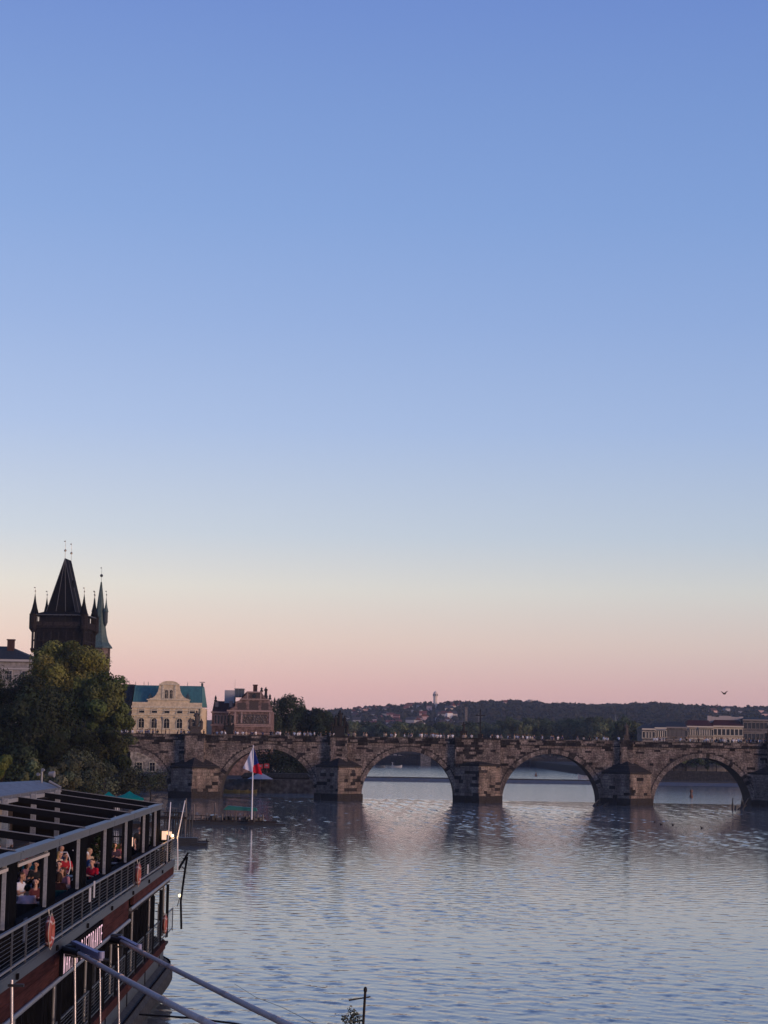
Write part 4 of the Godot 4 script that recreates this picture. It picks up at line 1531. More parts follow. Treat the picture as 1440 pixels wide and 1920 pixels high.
func build_gabled_house() -> void:
	# brown neo renaissance house with scratched plaster panels, stepped gable towards the river
	var d := 480.0
	var s := per_px(d)
	var pc := 466.0
	var px := func(c: float) -> float: return (c - pc) * s
	var gy := func(row: float) -> float: return at(pc, row, d).y
	var o := thing("gabled_brown_house", "reddish brown house with statues on its gable and a big scratched plaster panel", "house", at(pc, 1390, d) * Vector3(1, 0, 1))
	var brown := mat("brown_plaster", Color(0.32, 0.21, 0.185), 0.92, "mottle", 0.12, 0.3)
	var pale := mat("brown_trim", Color(0.42, 0.3, 0.27), 0.9, "soft", 0.3)
	var dark := mat("scratched_plaster", Color(0.15, 0.118, 0.108), 0.93, "mottle", 0.9, 0.8)
	var red := mat("red_tiles", Color(0.1, 0.035, 0.032), 0.8, "mottle", 0.7, 0.6)
	var top: float = gy.call(1333.0)
	# gable front block, right of it and the lower wing to the left set back
	var b := MB.new()
	b.span(Vector3(px.call(428.0), 0, -14), Vector3(px.call(507.0), top, 0))
	var wo := obj("wall", b, brown, o)
	var wing := MB.new()
	wing.span(Vector3(px.call(394.0), 0, -20), Vector3(px.call(428.0), gy.call(1336.0), -3.2))
	var wg := obj("side_wing", wing, brown, o)
	var gp := PackedVector2Array()
	for q in [[429, 1333], [507, 1333], [510, 1325], [505, 1322], [504, 1312], [497, 1309], [492, 1304], [488, 1297], [462, 1296], [458, 1304], [452, 1309], [448, 1313], [440, 1316], [439, 1325], [431, 1329]]:
		gp.append(Vector2(px.call(q[0]), gy.call(q[1]) + (0.02 if q[1] == 1333 else 0.0)))
	var gm := MB.new()
	gm.prism(gp, -1.0, 0.0)
	var go := obj("gable", gm, brown, o)
	var led := MB.new()
	for q in [[1333, 424, 510, 0.4], [1359, 427, 508, 0.3], [1362, 427, 508, 0.2], [1311, 448, 503, 0.25], [1297.5, 460, 490, 0.3], [1375, 427, 508, 0.2]]:
		led.span(Vector3(px.call(q[1]), gy.call(q[0]) - q[3] * 0.5, -0.02), Vector3(px.call(q[2]), gy.call(q[0]) + q[3] * 0.5, 0.3))
	led.span(Vector3(px.call(392), gy.call(1336) - 0.2, -3.2), Vector3(px.call(428), gy.call(1336) + 0.2, -2.9))
	led.span(Vector3(px.call(392), gy.call(1360) - 0.2, -3.2), Vector3(px.call(428), gy.call(1360) + 0.2, -2.95))
	for c in [429, 440, 452, 505]:
		led.span(Vector3(px.call(c) - 0.2, gy.call(1357), -0.01), Vector3(px.call(c) + 0.2, gy.call(1335), 0.14))
	for c in [462, 487]:
		led.span(Vector3(px.call(c) - 0.15, gy.call(1310), -0.01), Vector3(px.call(c) + 0.15, gy.call(1299), 0.12))
	obj("ledges", led, pale, wo)
	# picture panel in a raised frame: relief of scratched figures reads as mottled plaster
	var pn := MB.new()
	pn.span(Vector3(px.call(446), gy.call(1356), 0.0), Vector3(px.call(500), gy.call(1340), 0.06))
	var pno := obj("scratched_panel", pn, dark, wo)
	var pf := MB.new()
	for q in [[445, 501, 1340, 1339.2], [445, 501, 1357, 1356]]:
		pf.span(Vector3(px.call(q[0]), gy.call(q[2]), 0.0), Vector3(px.call(q[1]), gy.call(q[3]), 0.16))
	var rr := RandomNumberGenerator.new()
	rr.seed = 3
	for i in 60:
		pf.ball(Vector3(px.call(rr.randf_range(448, 498)), gy.call(rr.randf_range(1342, 1355)), 0.06), Vector3(rr.randf_range(0.15, 0.4), rr.randf_range(0.15, 0.5), 0.08), 5, 4)
	obj("panel_relief", pf, mat("panel_relief_plaster", Color(0.24, 0.2, 0.185), 0.9, "mottle", 0.8), pno)
	for q in [[466, 1331, 483, 1314], [444, 1331, 460, 1318], [489, 1331, 502, 1318], [466, 1309, 485, 1299]]:
		var p := MB.new()
		p.span(Vector3(px.call(q[0]), gy.call(q[1]), 0.0), Vector3(px.call(q[2]), gy.call(q[3]), 0.05))
		obj("gable_panel", p, dark, go)
	var oc := MB.new()
	oc.lathe([Vector2(0.55, 0), Vector2(0.55, 0.1), Vector2(0.0, 0.1)], Vector3.ZERO, 12)
	var oco := obj("round_window", oc, mat("dark_pane", Color(0.01, 0.01, 0.012), 0.25), go)
	oco.position = Vector3(px.call(475), gy.call(1304.5), 0.05)
	oco.rotation.x = PI / 2
	for c in [401, 407, 413, 419, 425]:
		add_window(wg, Vector3(px.call(c), gy.call(1357), -3.18), 0.42, 2.0, false, pale, false)
	add_window(wo, Vector3(px.call(435), gy.call(1356), 0.02), 0.7, 1.9, false, pale, false)
	for c in [436, 452, 468, 484, 500]:
		add_window(wo, Vector3(px.call(c), gy.call(1408), 0.02), 1.1, 2.0, true, pale)
	# red tiled roofs, plinth, glass roof cabin, statues and finials
	var rf := MB.new()
	rf.prism(PackedVector2Array([Vector2(px.call(437), gy.call(1326)), Vector2(px.call(505), gy.call(1326)), Vector2(px.call(484), gy.call(1298)), Vector2(px.call(458), gy.call(1298))]), -13.5, -1.05)
	rf.prism(PackedVector2Array([Vector2(3.0, gy.call(1336)), Vector2(20.4, gy.call(1336)), Vector2(14.0, gy.call(1314)), Vector2(9.0, gy.call(1314))]), px.call(394.0), px.call(437.0), Transform3D(Basis(Vector3.UP, PI / 2), Vector3.ZERO))
	var ro := obj("roof", rf, red, o)
	var wd := MB.new()
	for c in [401, 428]:
		wd.box(Vector3(px.call(c), gy.call(1320), -6.0), Vector3(0.8, 1.6, 1.2))
	obj("dormer", wd, pale, ro)
	var ch := MB.new()
	ch.box(Vector3(px.call(475.5), gy.call(1290), -1.6), Vector3(1.0, 1.6, 0.8))
	ch.box(Vector3(px.call(475.5), gy.call(1284), -1.6), Vector3(1.25, 0.25, 1.0))
	obj("chimney", ch, mat("chimney_brick", Color(0.12, 0.06, 0.05), 0.92, "mottle", 0.6), ro)
	var cab := MB.new()
	cab.span(Vector3(px.call(414), gy.call(1318), -12), Vector3(px.call(433), gy.call(1293), -8))
	var cabo := obj("roof_cabin", cab, mat("white_cladding", Color(0.45, 0.44, 0.46), 0.7, "soft", 0.4), o)
	for i in 3:
		var p := MB.new()
		p.box(Vector3(px.call(437.0 + i * 6.0), gy.call(1298.5), -8.0), Vector3(0.66, 2.0, 0.1))
		obj("cabin_pane", p, mat("cabin_glass", Color(0.06, 0.08, 0.1), 0.1), cabo)
	var cf := MB.new()
	cf.span(Vector3(px.call(433), gy.call(1306), -12), Vector3(px.call(450), gy.call(1290.5), -8.06))
	cf.span(Vector3(px.call(432), gy.call(1290.5), -12.2), Vector3(px.call(451), gy.call(1289.3), -7.6))
	cf.tube([Vector3(px.call(433), gy.call(1292), -9), Vector3(px.call(433), gy.call(1272), -9)], 0.05, 0.03, 5)
	obj("cabin_frame", cf, mat("white_cladding"), cabo)
	for q in [[496, 1305, 2.4], [513, 1321, 1.7], [400, 1316, 1.4], [488, 1297, 1.0], [504, 1311, 1.2]]:
		var f := MB.new()
		if q[2] > 2.0:
			f.box(Vector3(px.call(q[0]), gy.call(q[1]) - 0.5, -0.6), Vector3(1.0, 1.4, 0.9))
			robe(f, Vector3(px.call(q[0]), gy.call(q[1]), -0.6), q[2], 0.2, rr, 0.2)
		else:
			f.lathe([Vector2(0.35, 0), Vector2(0.4, 0.4), Vector2(0.2, 0.5), Vector2(0.32, 0.9), Vector2(0.12, q[2]), Vector2(0, q[2] + 0.3)], Vector3(px.call(q[0]), gy.call(q[1]), -0.6 if q[0] > 430 else -3.6), 8)
		obj("gable_statue" if q[2] > 2.0 else "finial", f, mat("statue_stone_dark", Color(0.05, 0.045, 0.043), 0.9, "mottle", 0.8), go)

# ---------------------------------------------------------------- trees
# a crown of leaf clusters: clumps spread in an egg shaped volume, leaves on and in each clump
func crown_mesh(seed_: int, size: Vector3, clumps: int, leaves: int, leaf: float, tone: Color, shape := "round") -> ArrayMesh:
	var r := RandomNumberGenerator.new()
	r.seed = seed_
	var mb := MB.new()
	var cl := []
	for i in clumps:
		var p := Vector3(r.randfn(), r.randfn(), r.randfn()).normalized() * pow(r.randf(), 0.36)
		if shape == "tall":
			p.x *= 1.0 - 0.45 * absf(p.y)
			p.z *= 1.0 - 0.45 * absf(p.y)
		elif p.y < 0:
			p.x *= 1.12
			p.z *= 1.12
		var c := Vector3(p.x * size.x * 0.5, p.y * size.y * 0.5, p.z * size.z * 0.5)
		var big := r.randf_range(0.11, 0.2) * (1.0 if clumps > 32 else 1.5) * pow(size.x * size.y * size.z, 1.0 / 3.0)
		cl.append([c, big, r.randf_range(0.5, 1.5), r.randf_range(-0.02, 0.03)])
	for i in leaves:
		var q = cl[r.randi() % clumps]
		var dir := Vector3(r.randfn(), r.randfn() + 0.15, r.randfn()).normalized()
		var st := Vector3(1, 1.25 if shape == "tall" else 0.82, 1)
		var p: Vector3 = q[0] + dir * st * q[1] * (0.45 + 0.65 * sqrt(r.randf()))
		var nn := (dir + Vector3(r.randfn(), r.randfn(), r.randfn()) * 0.33).normalized()
		var u := nn.cross(Vector3(r.randfn(), r.randfn(), r.randfn())).normalized()
		var w := nn.cross(u)
		var s := leaf * r.randf_range(0.6, 1.35)
		var t: Color = tone * q[2] * r.randf_range(0.8, 1.2)
		mb.col = Color(t.r * (1.0 + q[3] * 6.0), t.g, t.b)
		var a := p - u * s
		var b := p + w * s * 0.55 + nn * s * 0.15
		var c := p + u * s
		var e := p - w * s * 0.55 + nn * s * 0.15
		mb.tri(a, b, c)
		mb.tri(a, c, e)
	return mb.mesh()

func trunk_mesh(h: float, r0: float, seed_: int, limbs := 6, spread := 0.35) -> ArrayMesh:
	var r := RandomNumberGenerator.new()
	r.seed = seed_
	var mb := MB.new()
	var pts := [Vector3.ZERO, Vector3(r.randf_range(-0.2, 0.2), h * 0.3, r.randf_range(-0.2, 0.2)), Vector3(r.randf_range(-0.4, 0.4), h * 0.6, 0), Vector3(r.randf_range(-0.5, 0.5), h * 0.9, 0)]
	mb.tube(pts, r0, r0 * 0.25, 7)
	for i in limbs:
		var y := h * r.randf_range(0.25, 0.7)
		var a := r.randf() * TAU
		var l := h * spread * r.randf_range(0.6, 1.1)
		var d := Vector3(cos(a), 0.7, sin(a)) * l
		mb.tube([Vector3(0, y, 0), Vector3(0, y, 0) + d * 0.5 + Vector3(0, -0.1 * l, 0), Vector3(0, y, 0) + d], r0 * 0.4, r0 * 0.1, 5)
	return mb.mesh()

func leaf_mat() -> StandardMaterial3D:
	var m := mat("foliage", Color(1, 1, 1), 0.75, "", 1, 0, 0, true)
	m.metallic_specular = 0.15
	m.backlight_enabled = true
	m.backlight = Color(0.35, 0.4, 0.2)
	return m

func tree(called: String, label: String, where: Vector3, crown: ArrayMesh, lift: float, trunk: ArrayMesh, category := "tree", group := "") -> Node3D:
	var t := thing(called, label, category, where, 0.0, group)
	obj("trunk", trunk, mat("bark", Color(0.04, 0.032, 0.026), 0.95, "mottle", 1.0, 0.5), t)
	var c := obj("crown", crown, leaf_mat(), t)
	c.position.y = lift
	return t

func build_left_trees() -> void:
	# the group of big trees on the left bank: pixel column, row of the crown's middle, width and height in pixels, depth
	var deep := Color(0.026, 0.035, 0.02)
	var mid := Color(0.024, 0.03, 0.014)
	var olive := Color(0.125, 0.125, 0.036)
	var grn := Color(0.07, 0.085, 0.03)
	var shrub := Color(0.06, 0.07, 0.042)
	var list := [
		["broadleaf_tree", "big olive topped tree standing highest before the black tower", 126, 1285, 150, 150, 318, olive, 75, 42000],
		["broadleaf_tree", "huge dark tree filling the left edge above the boat roof", 42, 1378, 185, 200, 285, deep, 100, 42000],
		["broadleaf_tree", "green tree right of the olive one, reaching out before the grey house", 196, 1345, 92, 165, 312, grn, 60, 26000],
		["broadleaf_tree", "dull dark tree low before the bridge end, left of its first arch", 172, 1418, 125, 95, 292, mid, 50, 24000],
		["broadleaf_tree", "tall dark tree cut off by the left edge of the picture", -60, 1370, 200, 260, 296, deep, 80, 20000]]
	for q in list:
		var d: float = q[6]
		var s := per_px(d)
		var c := at(q[2], q[3], d)
		var size := Vector3(q[4] * s, q[5] * s, q[4] * s * 0.9)
		tree(q[0], q[1], Vector3(c.x, 3.4, c.z), crown_mesh(int(q[2]) + 500, size, q[8], q[9], 0.25, q[7]), c.y - 3.4, trunk_mesh(maxf(4.0, c.y - 2.0), 0.45, int(q[2]) + 9))
	var shrubs := [
		["young_tree", "bushy young tree in front of the dark trees, above the green tents", 166, 1455, 78, 90, 262, shrub, 30, 7000, ""],
		["shrub", "rounded grey green shrub just behind the loudspeakers of the boat", 122, 1462, 62, 60, 235, Color(0.085, 0.094, 0.058), 22, 5000, ""],
		["willow_tree", "small drooping willow behind the boat roof, left of the loudspeakers", 62, 1452, 38, 44, 225, Color(0.09, 0.1, 0.05), 14, 3200, "tall"],
		["shrub", "bright leafy branch end at the left edge above the boat roof", 0, 1432, 28, 50, 150, Color(0.085, 0.105, 0.035), 10, 2000, ""],
		["shrub", "dark low shrub overhanging the water left of the first arch", 232, 1462, 70, 50, 330, Color(0.035, 0.042, 0.026), 20, 4600, ""],
		["shrub", "thin twiggy shrub before the pale wall under the first arch", 283, 1462, 66, 40, 352, Color(0.04, 0.048, 0.03), 16, 1700, ""],
		["shrub", "small shrub with light leaves hanging before the bridge's left end", 236, 1402, 34, 46, 345, Color(0.07, 0.078, 0.035), 12, 1700, ""]]
	for q in shrubs:
		var d: float = q[6]
		var s := per_px(d)
		var c := at(q[2], q[3], d)
		var size := Vector3(q[4] * s, q[5] * s, q[4] * s)
		var foot := 3.4 if q[2] < 230 else 0.2
		tree(q[0], q[1], Vector3(c.x, foot, c.z), crown_mesh(int(q[2]) + 77, size, q[8], q[9], 0.2, q[7], q[10] if q[10] != "" else "round"), c.y - foot, trunk_mesh(maxf(1.5, c.y - foot), 0.14, int(q[2]) + 5, 5, 0.3), "shrub" if q[0] == "shrub" else "tree")
	# poplars and a round tree right of the gabled house
	var right := [
		["poplar_tree", "tall loose poplar directly right of the gabled brown house", 508, 1352, 44, 62, 500, Color(0.032, 0.045, 0.03), 24, 5200, "tall"],
		["poplar_tree", "tallest poplar in the middle of the group right of the gabled house", 538, 1345, 46, 74, 503, Color(0.034, 0.048, 0.032), 26, 6000, "tall"],
		["poplar_tree", "feathery topped poplar on the right of the group beside the gabled house", 562, 1350, 40, 66, 506, Color(0.034, 0.048, 0.032), 24, 5000, "tall"],
		["round_tree", "dark round tree between the poplars and the black statue group", 606, 1357, 52, 54, 505, Color(0.024, 0.034, 0.022), 30, 6500, ""],
		["round_tree", "low dark tree behind the flag, seen under the second arch", 520, 1425, 90, 52, 452, Color(0.02, 0.027, 0.018), 30, 5000, ""],
		["round_tree", "low dark tree at the right under the second arch", 575, 1428, 60, 56, 458, Color(0.02, 0.027, 0.018), 24, 4000, ""]]
	for q in right:
		var d: float = q[6]
		var s := per_px(d)
		var c := at(q[2], q[3], d)
		var size := Vector3(q[4] * s, q[5] * s, q[4] * s)
		tree(q[0], q[1], Vector3(c.x, 3.0, c.z), crown_mesh(int(q[2]) + 31, size, q[8], q[9], 0.3, q[7], q[10] if q[10] != "" else "round"), c.y - 3.0, trunk_mesh(c.y - 2.0, 0.3, int(q[2])))

# ---------------------------------------------------------------- things on the river
func flat(p: Vector3, y := 0.0) -> Vector3:
	return Vector3(p.x, y, p.z)

func build_river_things() -> void:
	var timber := mat("river_timber", Color(0.045, 0.036, 0.032), 0.9, "wood", 0.6, 0.4)
	var timber2 := mat("grey_timber", Color(0.25, 0.22, 0.205), 0.9, "wood", 0.6, 0.4)
	var wet := mat("wet_timber", Color(0.022, 0.02, 0.02), 0.6, "wood", 0.5)
	# timber breakwater with posts
	var d := 262.0
	var s := per_px(d)
	var jt := thing("timber_breakwater", "low dark timber breakwater with uneven posts before the left pier", "breakwater", flat(at(440, 1545, d)))
	var b := MB.new()
	b.span(Vector3(-7.0, -1, -0.8), Vector3(5.6, 0.42, 0.8))
	b.span(Vector3(5.6, -1, -0.5), Vector3(6.9, 0.3, 0.5))
	obj("sill", b, wet, jt)
	for i in 7:
		var pl := MB.new()
		pl.box(Vector3(-6.1 + i * 1.82, 0.5 + (i % 2) * 0.05, 0.62 - (i % 3) * 0.1), Vector3(1.78, 0.2, 0.34))
		obj("plank", pl, timber, jt)
	for q in [[348, 1515, 0.10], [363, 1508, 0.09], [387, 1527, 0.09], [402, 1505, 0.09], [407, 1528, 0.1], [416, 1526, 0.08], [432, 1526, 0.1], [441, 1525, 0.1], [457, 1525, 0.1], [466, 1528, 0.1], [482, 1527, 0.1], [492, 1527, 0.1], [378, 1530, 0.13]]:
		var pm := MB.new()
		var x: float = (q[0] - 440) * s
		var y := at(q[0], q[1], d).y
		pm.tube([Vector3(x, -1, -0.2), Vector3(x + 0.03, y, -0.2)], q[2] * 1.35, q[2] * 1.25, 6)
		obj("post", pm, timber2, jt)
	var rails := MB.new()
	rails.bar(Vector3(-6.6, 1.25, -0.25), Vector3(-3.0, 1.1, -0.25), 0.06, 0.09)
	rails.bar(Vector3(-6.6, 0.8, -0.25), Vector3(-2.4, 0.75, -0.25), 0.06, 0.09)
	rails.bar(Vector3(-3.0, 1.15, -0.25), Vector3(4.2, 1.0, -0.25), 0.05, 0.07)
	obj("rail", rails, timber, jt)
	var heap := MB.new()
	for i in 24:
		heap.box(Vector3(rng.randf_range(-4.5, 3.5), 0.55 + rng.randf() * 0.3, rng.randf_range(-0.6, 0.3)), Vector3(rng.randf_range(0.2, 0.8), rng.randf_range(0.2, 0.7), 0.4), Basis(Vector3.UP, rng.randf()))
	obj("stored_gear", heap, wet, jt)
	# green canopy standing on it
	var cn := thing("green_canopy", "small flat green canopy on thin posts over the timber breakwater", "canopy", flat(at(451, 1530, d), 0.4))
	var cm := MB.new()
	cm.prism(PackedVector2Array([Vector2(-2.3, 1.62), Vector2(2.25, 1.5), Vector2(2.1, 1.9), Vector2(-1.7, 2.16)]), -0.9, 0.9)
	obj("canopy_sheet", cm, mat("canopy_green", Color(0.03, 0.16, 0.14), 0.7, "soft", 0.6), cn)
	for x in [-1.9, 1.9]:
		for z in [-0.75, 0.75]:
			var pm := MB.new()
			pm.tube([Vector3(x, 0, z), Vector3(x, 1.62, z)], 0.045, 0.045, 5)
			obj("post", pm, timber2, cn)
	# flagpole and flag
	var fp := thing("flagpole", "tall white flagpole standing on the timber breakwater", "flagpole", flat(at(472, 1531, d - 1.5), 0.35))
	var top := at(475, 1400, d - 1.5).y - 0.35
	var pm := MB.new()
	pm.tube([Vector3.ZERO, Vector3(0.0, top, 0)], 0.11, 0.055, 8)
	pm.ball(Vector3(0, top + 0.08, 0), Vector3.ONE * 0.1)
	obj("pole", pm, mat("white_pole", Color(0.62, 0.62, 0.64), 0.45), fp)
	var ft := MB.new()
	ft.box(Vector3(0, 0.2, 0), Vector3(0.5, 0.5, 0.5))
	obj("foot", ft, timber, fp)
	# the flag hangs folded over both sides of the pole: white to the left, blue and red to the right
	var fl := thing("flag", "white, blue and red flag drooping from the tall white pole", "flag", fp.position + Vector3(0, top, 0.16))
	var cloth := func(called: String, edge: Array, lin: Color):
		var mb := MB.new()
		for j in 12:
			for i in 8:
				var q := []
				for w in [[i, j], [i + 1, j], [i + 1, j + 1], [i, j + 1]]:
					var v: float = w[1] / 12.0
					var u: float = w[0] / 8.0
					var l: Vector2 = edge[0].lerp(edge[3], v)
					var rr: Vector2 = edge[1].lerp(edge[2], v)
					var p := l.lerp(rr, u)
					q.append(Vector3(p.x, p.y, -0.12 + sin(p.x * 7.0 + p.y * 1.3) * 0.1 * clampf(-p.y, 0.0, 1.0)))
				mb.quad(q[0], q[1], q[2], q[3])
		obj(called, mb, mat("flag_" + called, lin, 0.8, "soft", 0.8), fl)
	cloth.call("white_half", [Vector2(-0.06, -0.1), Vector2(0.0, -0.05), Vector2(0.02, -3.45), Vector2(-1.35, -2.9)], Color(0.62, 0.63, 0.76))
	cloth.call("blue_wedge", [Vector2(0.0, -0.05), Vector2(0.06, -0.15), Vector2(0.78, -2.2), Vector2(0.02, -2.55)], Color(0.03, 0.055, 0.26))
	cloth.call("red_half", [Vector2(0.02, -2.55), Vector2(0.78, -2.2), Vector2(1.3, -3.75), Vector2(0.02, -3.42)], Color(0.5, 0.012, 0.03))
	# moored gear by the boat's end: pile wharf, floats
	var wh := thing("pile_wharf", "dark timber wharf on close set piles behind the boat's far end", "wharf", flat(at(333, 1552, 236)))
	for i in 11:
		var p := MB.new()
		var x := -1.6 + i * 0.33
		p.tube([Vector3(x, -1, rng.randf_range(-0.5, 0.5)), Vector3(x + 0.04, rng.randf_range(2.0, 3.0), 0)], 0.1, 0.09, 6)
		obj("pile", p, wet, wh)
	var wd := MB.new()
	wd.span(Vector3(-2.6, 1.7, -1.4), Vector3(1.1, 2.0, 1.0))
	wd.span(Vector3(-1.7, 2.4, -0.9), Vector3(0.5, 2.52, 0.6))
	obj("deck", wd, timber, wh)
	var wr := MB.new()
	for x in [-1.6, 0.2]:
		wr.tube([Vector3(x, 1.9, 0), Vector3(x, 3.6, 0)], 0.05, 0.05, 5)
	wr.tube([Vector3(-1.6, 3.0, 0), Vector3(0.2, 3.0, 0)], 0.04, 0.04, 5)
	wr.tube([Vector3(1.0, -1, 0.5), Vector3(1.0, 4.2, 0.5)], 0.1, 0.09, 6)
	obj("frame_posts", wr, timber2, wh)
	var pn := thing("floating_platform", "flat dark two stepped floating platform on the water right of the boat's end", "pontoon", flat(at(362, 1580, 208)))
	for q in [[Vector3(-1.6, -0.2, -0.9), Vector3(1.55, 0.42, 0.9), "hull"], [Vector3(-1.5, 0.42, -0.75), Vector3(0.5, 0.85, 0.6), "upper_step"], [Vector3(-1.7, 0.4, -0.95), Vector3(1.65, 0.5, -0.2), "deck"]]:
		var m := MB.new()
		m.span(q[0], q[1])
		obj(q[2], m, [wet, timber][int(q[2] == "deck")], pn)
	var kn := MB.new()
	kn.box(Vector3(1.4, 0.62, -0.5), Vector3(0.16, 0.3, 0.16))
	kn.box(Vector3(0.35, 0.1, 0.93), Vector3(0.9, 0.3, 0.08))
	obj("bollard", kn, wet, pn)
	# green market tents on the bank behind the boat
	for q in [[204, 1484, 2.7, "smaller green tent peak showing left above the boat's pergola"], [243, 1483, 3.4, "larger green tent peak showing right above the boat's pergola"]]:
		var p := at(q[0], q[1], 250)
		var t := thing("green_tent", q[3], "tent", flat(p, 0.6), 0.2, "green tents behind the boat")
		var m := MB.new()
		var h: float = p.y - 0.6
		var w: float = q[2] * 0.5
		var e := [Vector3(-w, h - 0.85, w), Vector3(w, h - 0.85, w), Vector3(w, h - 0.85, -w), Vector3(-w, h - 0.85, -w)]
		var mid := []
		for v in e:
			mid.append(Vector3(v.x * 0.36, h - 0.42, v.z * 0.36))
		for i in 4:
			var j := (i + 1) % 4
			m.quad(mid[i], mid[j], e[j], e[i])
			m.tri(Vector3(0, h, 0), mid[j], mid[i])
			m.quad(e[i], e[j], e[j] - Vector3(0, 0.3, 0), e[i] - Vector3(0, 0.3, 0))
		obj("roof_cloth", m, mat("tent_teal", Color(0.0, 0.19, 0.17), 0.75, "soft", 0.4), t)
		for v in e:
			var l := MB.new()
			l.tube([Vector3(v.x, 0, v.z) * 0.96, v * 0.96], 0.04, 0.04, 5)
			obj("leg", l, mat("white_pole"), t)
	var ft2 := thing("landing_stage", "floating landing stage under the green tents, hidden by the boat", "pontoon", flat(at(222, 1500, 250)))
	var fm := MB.new()
	fm.span(Vector3(-6, -0.3, -4), Vector3(4, 0.6, 3.5))
	obj("deck", fm, timber, ft2)
	# under the second arch: boathouse, parasol tent, rowing boats, red signs
	var bh := thing("boathouse", "dark low boathouse on the quay under the second arch", "boathouse", flat(at(500, 1475, 436), 0.0))
	var hm := MB.new()
	hm.span(Vector3(-5.5, 0.0, -4), Vector3(9.5, 3.4, 0))
	obj("wall", hm, mat("boathouse_boards", Color(0.03, 0.028, 0.03), 0.9, "wood", 0.3), bh)
	for i in 12:
		var bm := MB.new()
		bm.box(Vector3(-4.7 + i * 1.2, 1.3, 0.06), Vector3(1.12, 1.5, 0.1))
		obj("board", bm, mat("boathouse_rail", Color(0.06, 0.06, 0.068), 0.8, "wood", 0.4), bh)
	var rm := MB.new()
	rm.prism(PackedVector2Array([Vector2(-6, 3.4), Vector2(10, 3.4), Vector2(9, 4.3), Vector2(-5, 4.3)]), -4.4, 0.4)
	obj("roof", rm, mat("grey_slate"), bh)
	var um := thing("white_parasol", "wide white parasol roof beside the flag under the second arch", "parasol", flat(at(488, 1462, 430), 2.0))
	var u := MB.new()
	u.lathe([Vector2(2.9, 1.1), Vector2(1.2, 2.0), Vector2(0, 2.5)], Vector3.ZERO, 8, 0.2, true)
	obj("canopy", u, mat("parasol_white", Color(0.27, 0.28, 0.31), 0.8), um)
	var us := MB.new()
	us.tube([Vector3(0, -1.6, 0), Vector3(0, 2.4, 0)], 0.08, 0.06, 6)
	obj("pole", us, timber2, um)
	for q in [[488, 1437, "left red sign glowing dully under the second arch"], [500, 1436, "right red sign glowing dully under the second arch"]]:
		var sg := MB.new()
		sg.box(Vector3.ZERO, Vector3(1.1, 1.0, 0.15))
		var so := obj("red_sign", sg, mat("sign_red", Color(0.4, 0.03, 0.03), 0.6))
		tag(so, q[2], "sign", "red signs under the second arch")
		so.position = at(q[0], q[1], 431.5)
		var pl := MB.new()
		pl.box(Vector3(0, 0.08, 0.09), Vector3(0.5, 0.28, 0.04))
		obj("sign_panel", pl, mat("parasol_white"), so)
		var po := MB.new()
		po.tube([Vector3(0, -0.5, 0), Vector3(0, -so.position.y + 3.3, 0)], 0.07, 0.07, 5)
		obj("sign_post", po, wet, so)
	for i in 3:
		var bo := rowing_boat("yellow_boat", "long yellow boat lying at the quay beside the left pier, %s of three" % ["nearest", "middle", "farthest"][i], flat(at(428 + i * 16, 1482, 424 + i * 2.0)), 5.2, Color(0.3, 0.2, 0.03))
		bo.rotation.y = 0.08
	# upstream pedal boats, buoys, moored launch
	var pb := rowing_boat("pedal_boat", "dark pedal boat on the upper water, left of the white swan boat", flat(at(713, 1444, 860), 1.0), 3.4, Color(0.1, 0.11, 0.12))
	pb.scale = Vector3.ONE * 1.2
	var pw := rowing_boat("pedal_boat", "white swan like pedal boat seen through the middle arch", flat(at(744, 1442, 880), 1.0), 3.6, Color(0.5, 0.5, 0.52))
	pw.scale = Vector3.ONE * 1.3
	var sw := MB.new()
	sw.tube([Vector3(-1.3, 0.5, 0), Vector3(-1.6, 1.1, 0), Vector3(-1.4, 1.7, 0), Vector3(-1.9, 1.75, 0)], 0.16, 0.12, 6)
	obj("swan_neck", sw, mat("parasol_white"), pw)
	var lb := rowing_boat("white_launch", "white launch moored at the far bank, seen through the fourth arch", flat(at(1106, 1453, 640), 1.0), 5.0, Color(0.42, 0.44, 0.47))
	lb.scale = Vector3(1.6, 1.8, 1.4)
	var lc := MB.new()
	lc.span(Vector3(-0.6, 0.5, -0.5), Vector3(0.6, 1.4, 0.5))
	obj("cabin", lc, mat("white_cladding", Color(0.45, 0.44, 0.46), 0.7, "soft", 0.4), lb)
	var by := thing("orange_buoy", "small orange buoy upstream seen through the fourth arch", "buoy", flat(at(1005, 1452, 680), 0.9))
	var bm2 := MB.new()
	bm2.lathe([Vector2(0.5, 0), Vector2(0.55, 0.3), Vector2(0.3, 0.6), Vector2(0.15, 1.4), Vector2(0.0, 1.5)], Vector3.ZERO, 10)
	obj("float", bm2, mat("buoy_orange", Color(0.45, 0.16, 0.06), 0.6), by)
	var bd := thing("river_marker", "slim brown marker post standing in the water under the right arch", "marker post", flat(at(1296, 1486, 452)))
	var dm := MB.new()
	dm.lathe([Vector2(0.42, -0.5), Vector2(0.42, 0.5), Vector2(0.26, 0.6), Vector2(0.2, 1.1), Vector2(0.36, 1.2), Vector2(0.36, 1.75), Vector2(0.0, 1.8)], Vector3.ZERO, 8)
	obj("post", dm, mat("marker_brown", Color(0.14, 0.08, 0.06), 0.7), bd)
	# driftwood against the piers
	var r := RandomNumberGenerator.new()
	r.seed = 6
